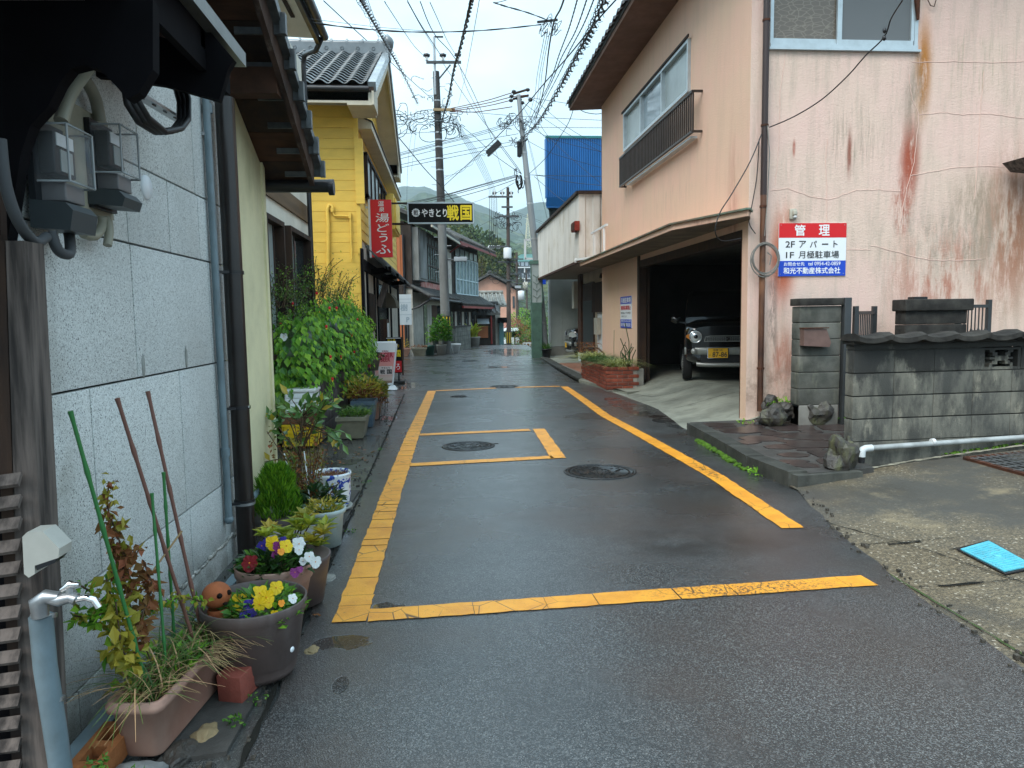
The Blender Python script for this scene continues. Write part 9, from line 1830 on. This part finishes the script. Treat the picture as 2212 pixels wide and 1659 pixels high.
# ================================================================== greenery beyond the crest, hills and haze
def leafblob(mb, c, r, n, s, squash=1.0, zup=.0):
    for i in range(n):
        d = rdir(); k = (1-.45*U_(0, 1)**2)*(1+.25*mnoise.noise(V((d.x*2+c[0], d.y*2, d.z*2+c[2])))); p = V((c[0]+d.x*r*k, c[1]+d.y*r*k, c[2]+d.z*r*k*squash)); leaf(mb, p, d+rdir()*.7, s*U_(.5, 1), s*U_(.8, 1.4), d)
m_redl = mat('autumn_red_leaf', (.30, .06, .035), .5, island=.7); m_ygl = mat('valley_leaf', (.20, .27, .05), .5, island=.8, transl=.2)
for i, (x, y, Yv, r, m, lab) in enumerate(((1125, 712, 62, 1.1, m_ygl, 'light green shrub beyond the crest of the road'), (1109, 706, 60, .75, m_redl, 'reddish shrub beside the farther utility pole'), (1142, 716, 64, 1.2, m_leaf, 'green shrub beyond the crest beside the lamp post'), (1112, 728, 58, .8, m_leaf, 'low dark green shrub at the foot of the farther pole'), (1126, 693, 80, 1.3, m_leafb, 'bright yellow-green tree top beyond the crest'), (1150, 700, 75, 1.3, m_leafd, 'dark shrub just left of the green lamp post'), (1136, 728, 58, .9, mat('rust_leaf', (.25, .13, .04), .6, island=.7), 'rust coloured shrub near the guard rail'), (1172, 715, 50, 1.0, m_leaf, 'dark green shrub between lamp post and leaning pole'), (1166, 712, 48, .4, m_redl, 'red flowering shrub behind the leaning pole'))):
    q = onY(x, y, Yv); t = empty('shrub', (q.x, q.y, q.z-r), lab, 'shrub'); b = MB(); leafblob(b, q, r, 650, r*.13); b.build('foliage', m, t, 'stuff'); MB().tube([(q.x, q.y, q.z-r-2.5), q], .06, 5).build('trunk', m_twig, t)
def interp2(tab, x): return interp(tab, x)
def ridge(name, Yv, prof, depth, m, bump, bs_, nx, ny, seed, zbase=-7, behind=.35):
    P_ = [(onY(x, y, Yv).x, onY(x, y, Yv).z) for x, y in prof]; xa, xb = P_[0][0], P_[-1][0]; vs = []
    for j in range(ny+1):
        t = j/ny; y = Yv-depth+t*depth*(1+behind); s = (t*(1+behind)); k = s if s < 1 else 1-(s-1)*.8
        k = k**1.15 if k > 0 else 0
        for i in range(nx+1):
            x = xa+(xb-xa)*i/nx; h = interp2(P_, x); z = zbase+(h-zbase)*k
            q = V((x/bs_, y/bs_, seed)); z += bump*(mnoise.noise(q)+.6*mnoise.noise(q*2.3)+.35*abs(mnoise.noise(q*5.1)))*min(1, k*3); vs.append((x+bump*.3*mnoise.noise(q*3), y, z))
    fs = [(j*(nx+1)+i, j*(nx+1)+i+1, (j+1)*(nx+1)+i+1, (j+1)*(nx+1)+i) for j in range(ny) for i in range(nx)]; b = MB(); b.add(vs, fs, False); return b.build(name, m, None, 'structure')
def forest(name, base, dark, sc):
    t = NT(name); c = t.mix(t.ramp(t.voro(sc, 'F1', 'Distance'), .1, .75), (*base, 1), (*dark, 1)); g = t.voro(sc, 'F1', 'Color'); gs = t.n.new('ShaderNodeSeparateColor'); t.l.new(g, gs.inputs[0]); c = t.mix(t.ramp(gs.outputs[0], .55, 1, 0, .6), c, (base[0]*1.8, base[1]*1.25, base[2]*.8, 1)); c = t.mix(t.ramp(t.noise(sc*.12, 4), .42, .62, 0, .6), c, (dark[0]*1.2, dark[1]*1.2, dark[2]*1.2, 1)); t.l.new(c, t.p.inputs['Base Color']); t.p.inputs['Roughness'].default_value = .9
    t.l.new(t.bump(t.voro(sc, 'F1', 'Distance'), 1.0, 2.0), t.p.inputs['Normal']); return t.m
ridge('far_mountain', 1500, [(300, 470), (600, 440), (860, 398), (915, 397), (950, 410), (1000, 425), (1040, 440), (1085, 462), (1110, 458), (1150, 438), (1185, 430), (1260, 440), (1400, 400), (1800, 430)], 500, forest('far_forest', (.05, .075, .06), (.03, .045, .04), .05), 8, 60, 260, 24, 1)
ridge('mountain', 900, [(300, 520), (700, 470), (900, 424), (960, 430), (1010, 446), (1050, 470), (1100, 494), (1150, 505), (1200, 498), (1300, 500), (1500, 460), (1900, 500)], 330, forest('mid_forest', (.055, .085, .05), (.025, .045, .03), .09), 7, 35, 260, 26, 2)
ridge('wooded_hill', 480, [(300, 560), (800, 500), (960, 480), (1030, 492), (1080, 512), (1130, 530), (1200, 540), (1300, 545), (1500, 520), (1900, 560)], 150, forest('hill_forest', (.06, .10, .04), (.022, .045, .022), .17), 5, 16, 300, 26, 3)
b = MB(); b2 = MB()
hp = [(900, 470), (985, 498), (1010, 500), (1040, 512), (1066, 528), (1085, 540), (1100, 556), (1120, 575), (1145, 570), (1165, 560), (1190, 575)]
for i in range(150):
    x = U_(880, 1200); Yv = U_(130, 210); k = U_(0, 1)**.7; top_ = interp(hp, x); y = top_+6+(640-top_)*(1-k)*.9
    if x > 1096 and Yv < 380: Yv = U_(330, 400)
    q = onY(x, y, Yv); r = Yv*U_(.011, .019); leafblob(b if U_(0, 1) < .6 else b2, q, r, 150, r*.32)
b.build('far_wood', mat('wood_leaf', (.055, .095, .03), .7, island=.9), None, 'stuff'); b2.build('far_wood', mat('wood_leaf_olive', (.095, .12, .035), .7, island=.9), None, 'stuff')
ridge('near_slope', 230, [(700, 560), (900, 520), (1000, 530), (1060, 560), (1095, 590), (1150, 610), (1300, 600), (1700, 600)], 90, forest('slope_forest', (.055, .085, .03), (.02, .035, .015), .35), 2.5, 8, 120, 16, 5)
for i, (x, y, h, m) in enumerate(((1012, 600, 8, 'rust'), (1029, 583, 9, 'y'), (1041, 572, 10, 'y'), (1056, 590, 8, 'g'), (1003, 592, 9, 'rust'))):
    Yv = 125; q = onY(x, y, Yv); t = empty('conifer_tree', (q.x, q.y, q.z-h*.6), '%s conifer, %s of the row standing above the peach house' % (('rusty', 'olive', 'tallest olive', 'green', 'brown')[i], ('second from left', 'middle one', 'fourth from left', 'rightmost', 'leftmost')[i]), 'tree'); b = MB()
    for k in range(900):
        t_ = U_(0, 1); R_ = 1.25*(1-t_)+.1; a = U_(0, 2*pi); p = V((q.x+cos(a)*R_*U_(.5, 1), q.y+sin(a)*R_*U_(.5, 1), q.z-h*.45+h*.6*t_)); leaf(b, p, V((cos(a), sin(a), -.2)), .22, .4)
    b.build('crown', {'rust': MATS['rust_leaf'], 'y': mat('olive_needles', (.17, .17, .045), .7, island=.8), 'g': m_leafd}[m], t, 'stuff'); MB().tube([(q.x, q.y, q.z-h*.8), (q.x, q.y, q.z+.5)], .12, 6).build('trunk', m_twig, t)
# haze: one box of even air round the whole scene
hz_ = MB().box(-1900, 1900, -80, 2300, -9.5, 330).build('haze', None or m_ground, None, 'stuff'); hm = bpy.data.materials.new('haze_air'); hm.use_nodes = True; n_ = hm.node_tree.nodes
for x in list(n_): n_.remove(x)
ho = n_.new('ShaderNodeOutputMaterial'); hv = n_.new('ShaderNodeVolumePrincipled'); hv.inputs['Color'].default_value = (.80, .95, 1.0, 1); hv.inputs['Density'].default_value = HAZE; hv.inputs['Anisotropy'].default_value = .2; hm.node_tree.links.new(hv.outputs[0], ho.inputs['Volume']); hz_.data.materials.clear(); hz_.data.materials.append(hm)
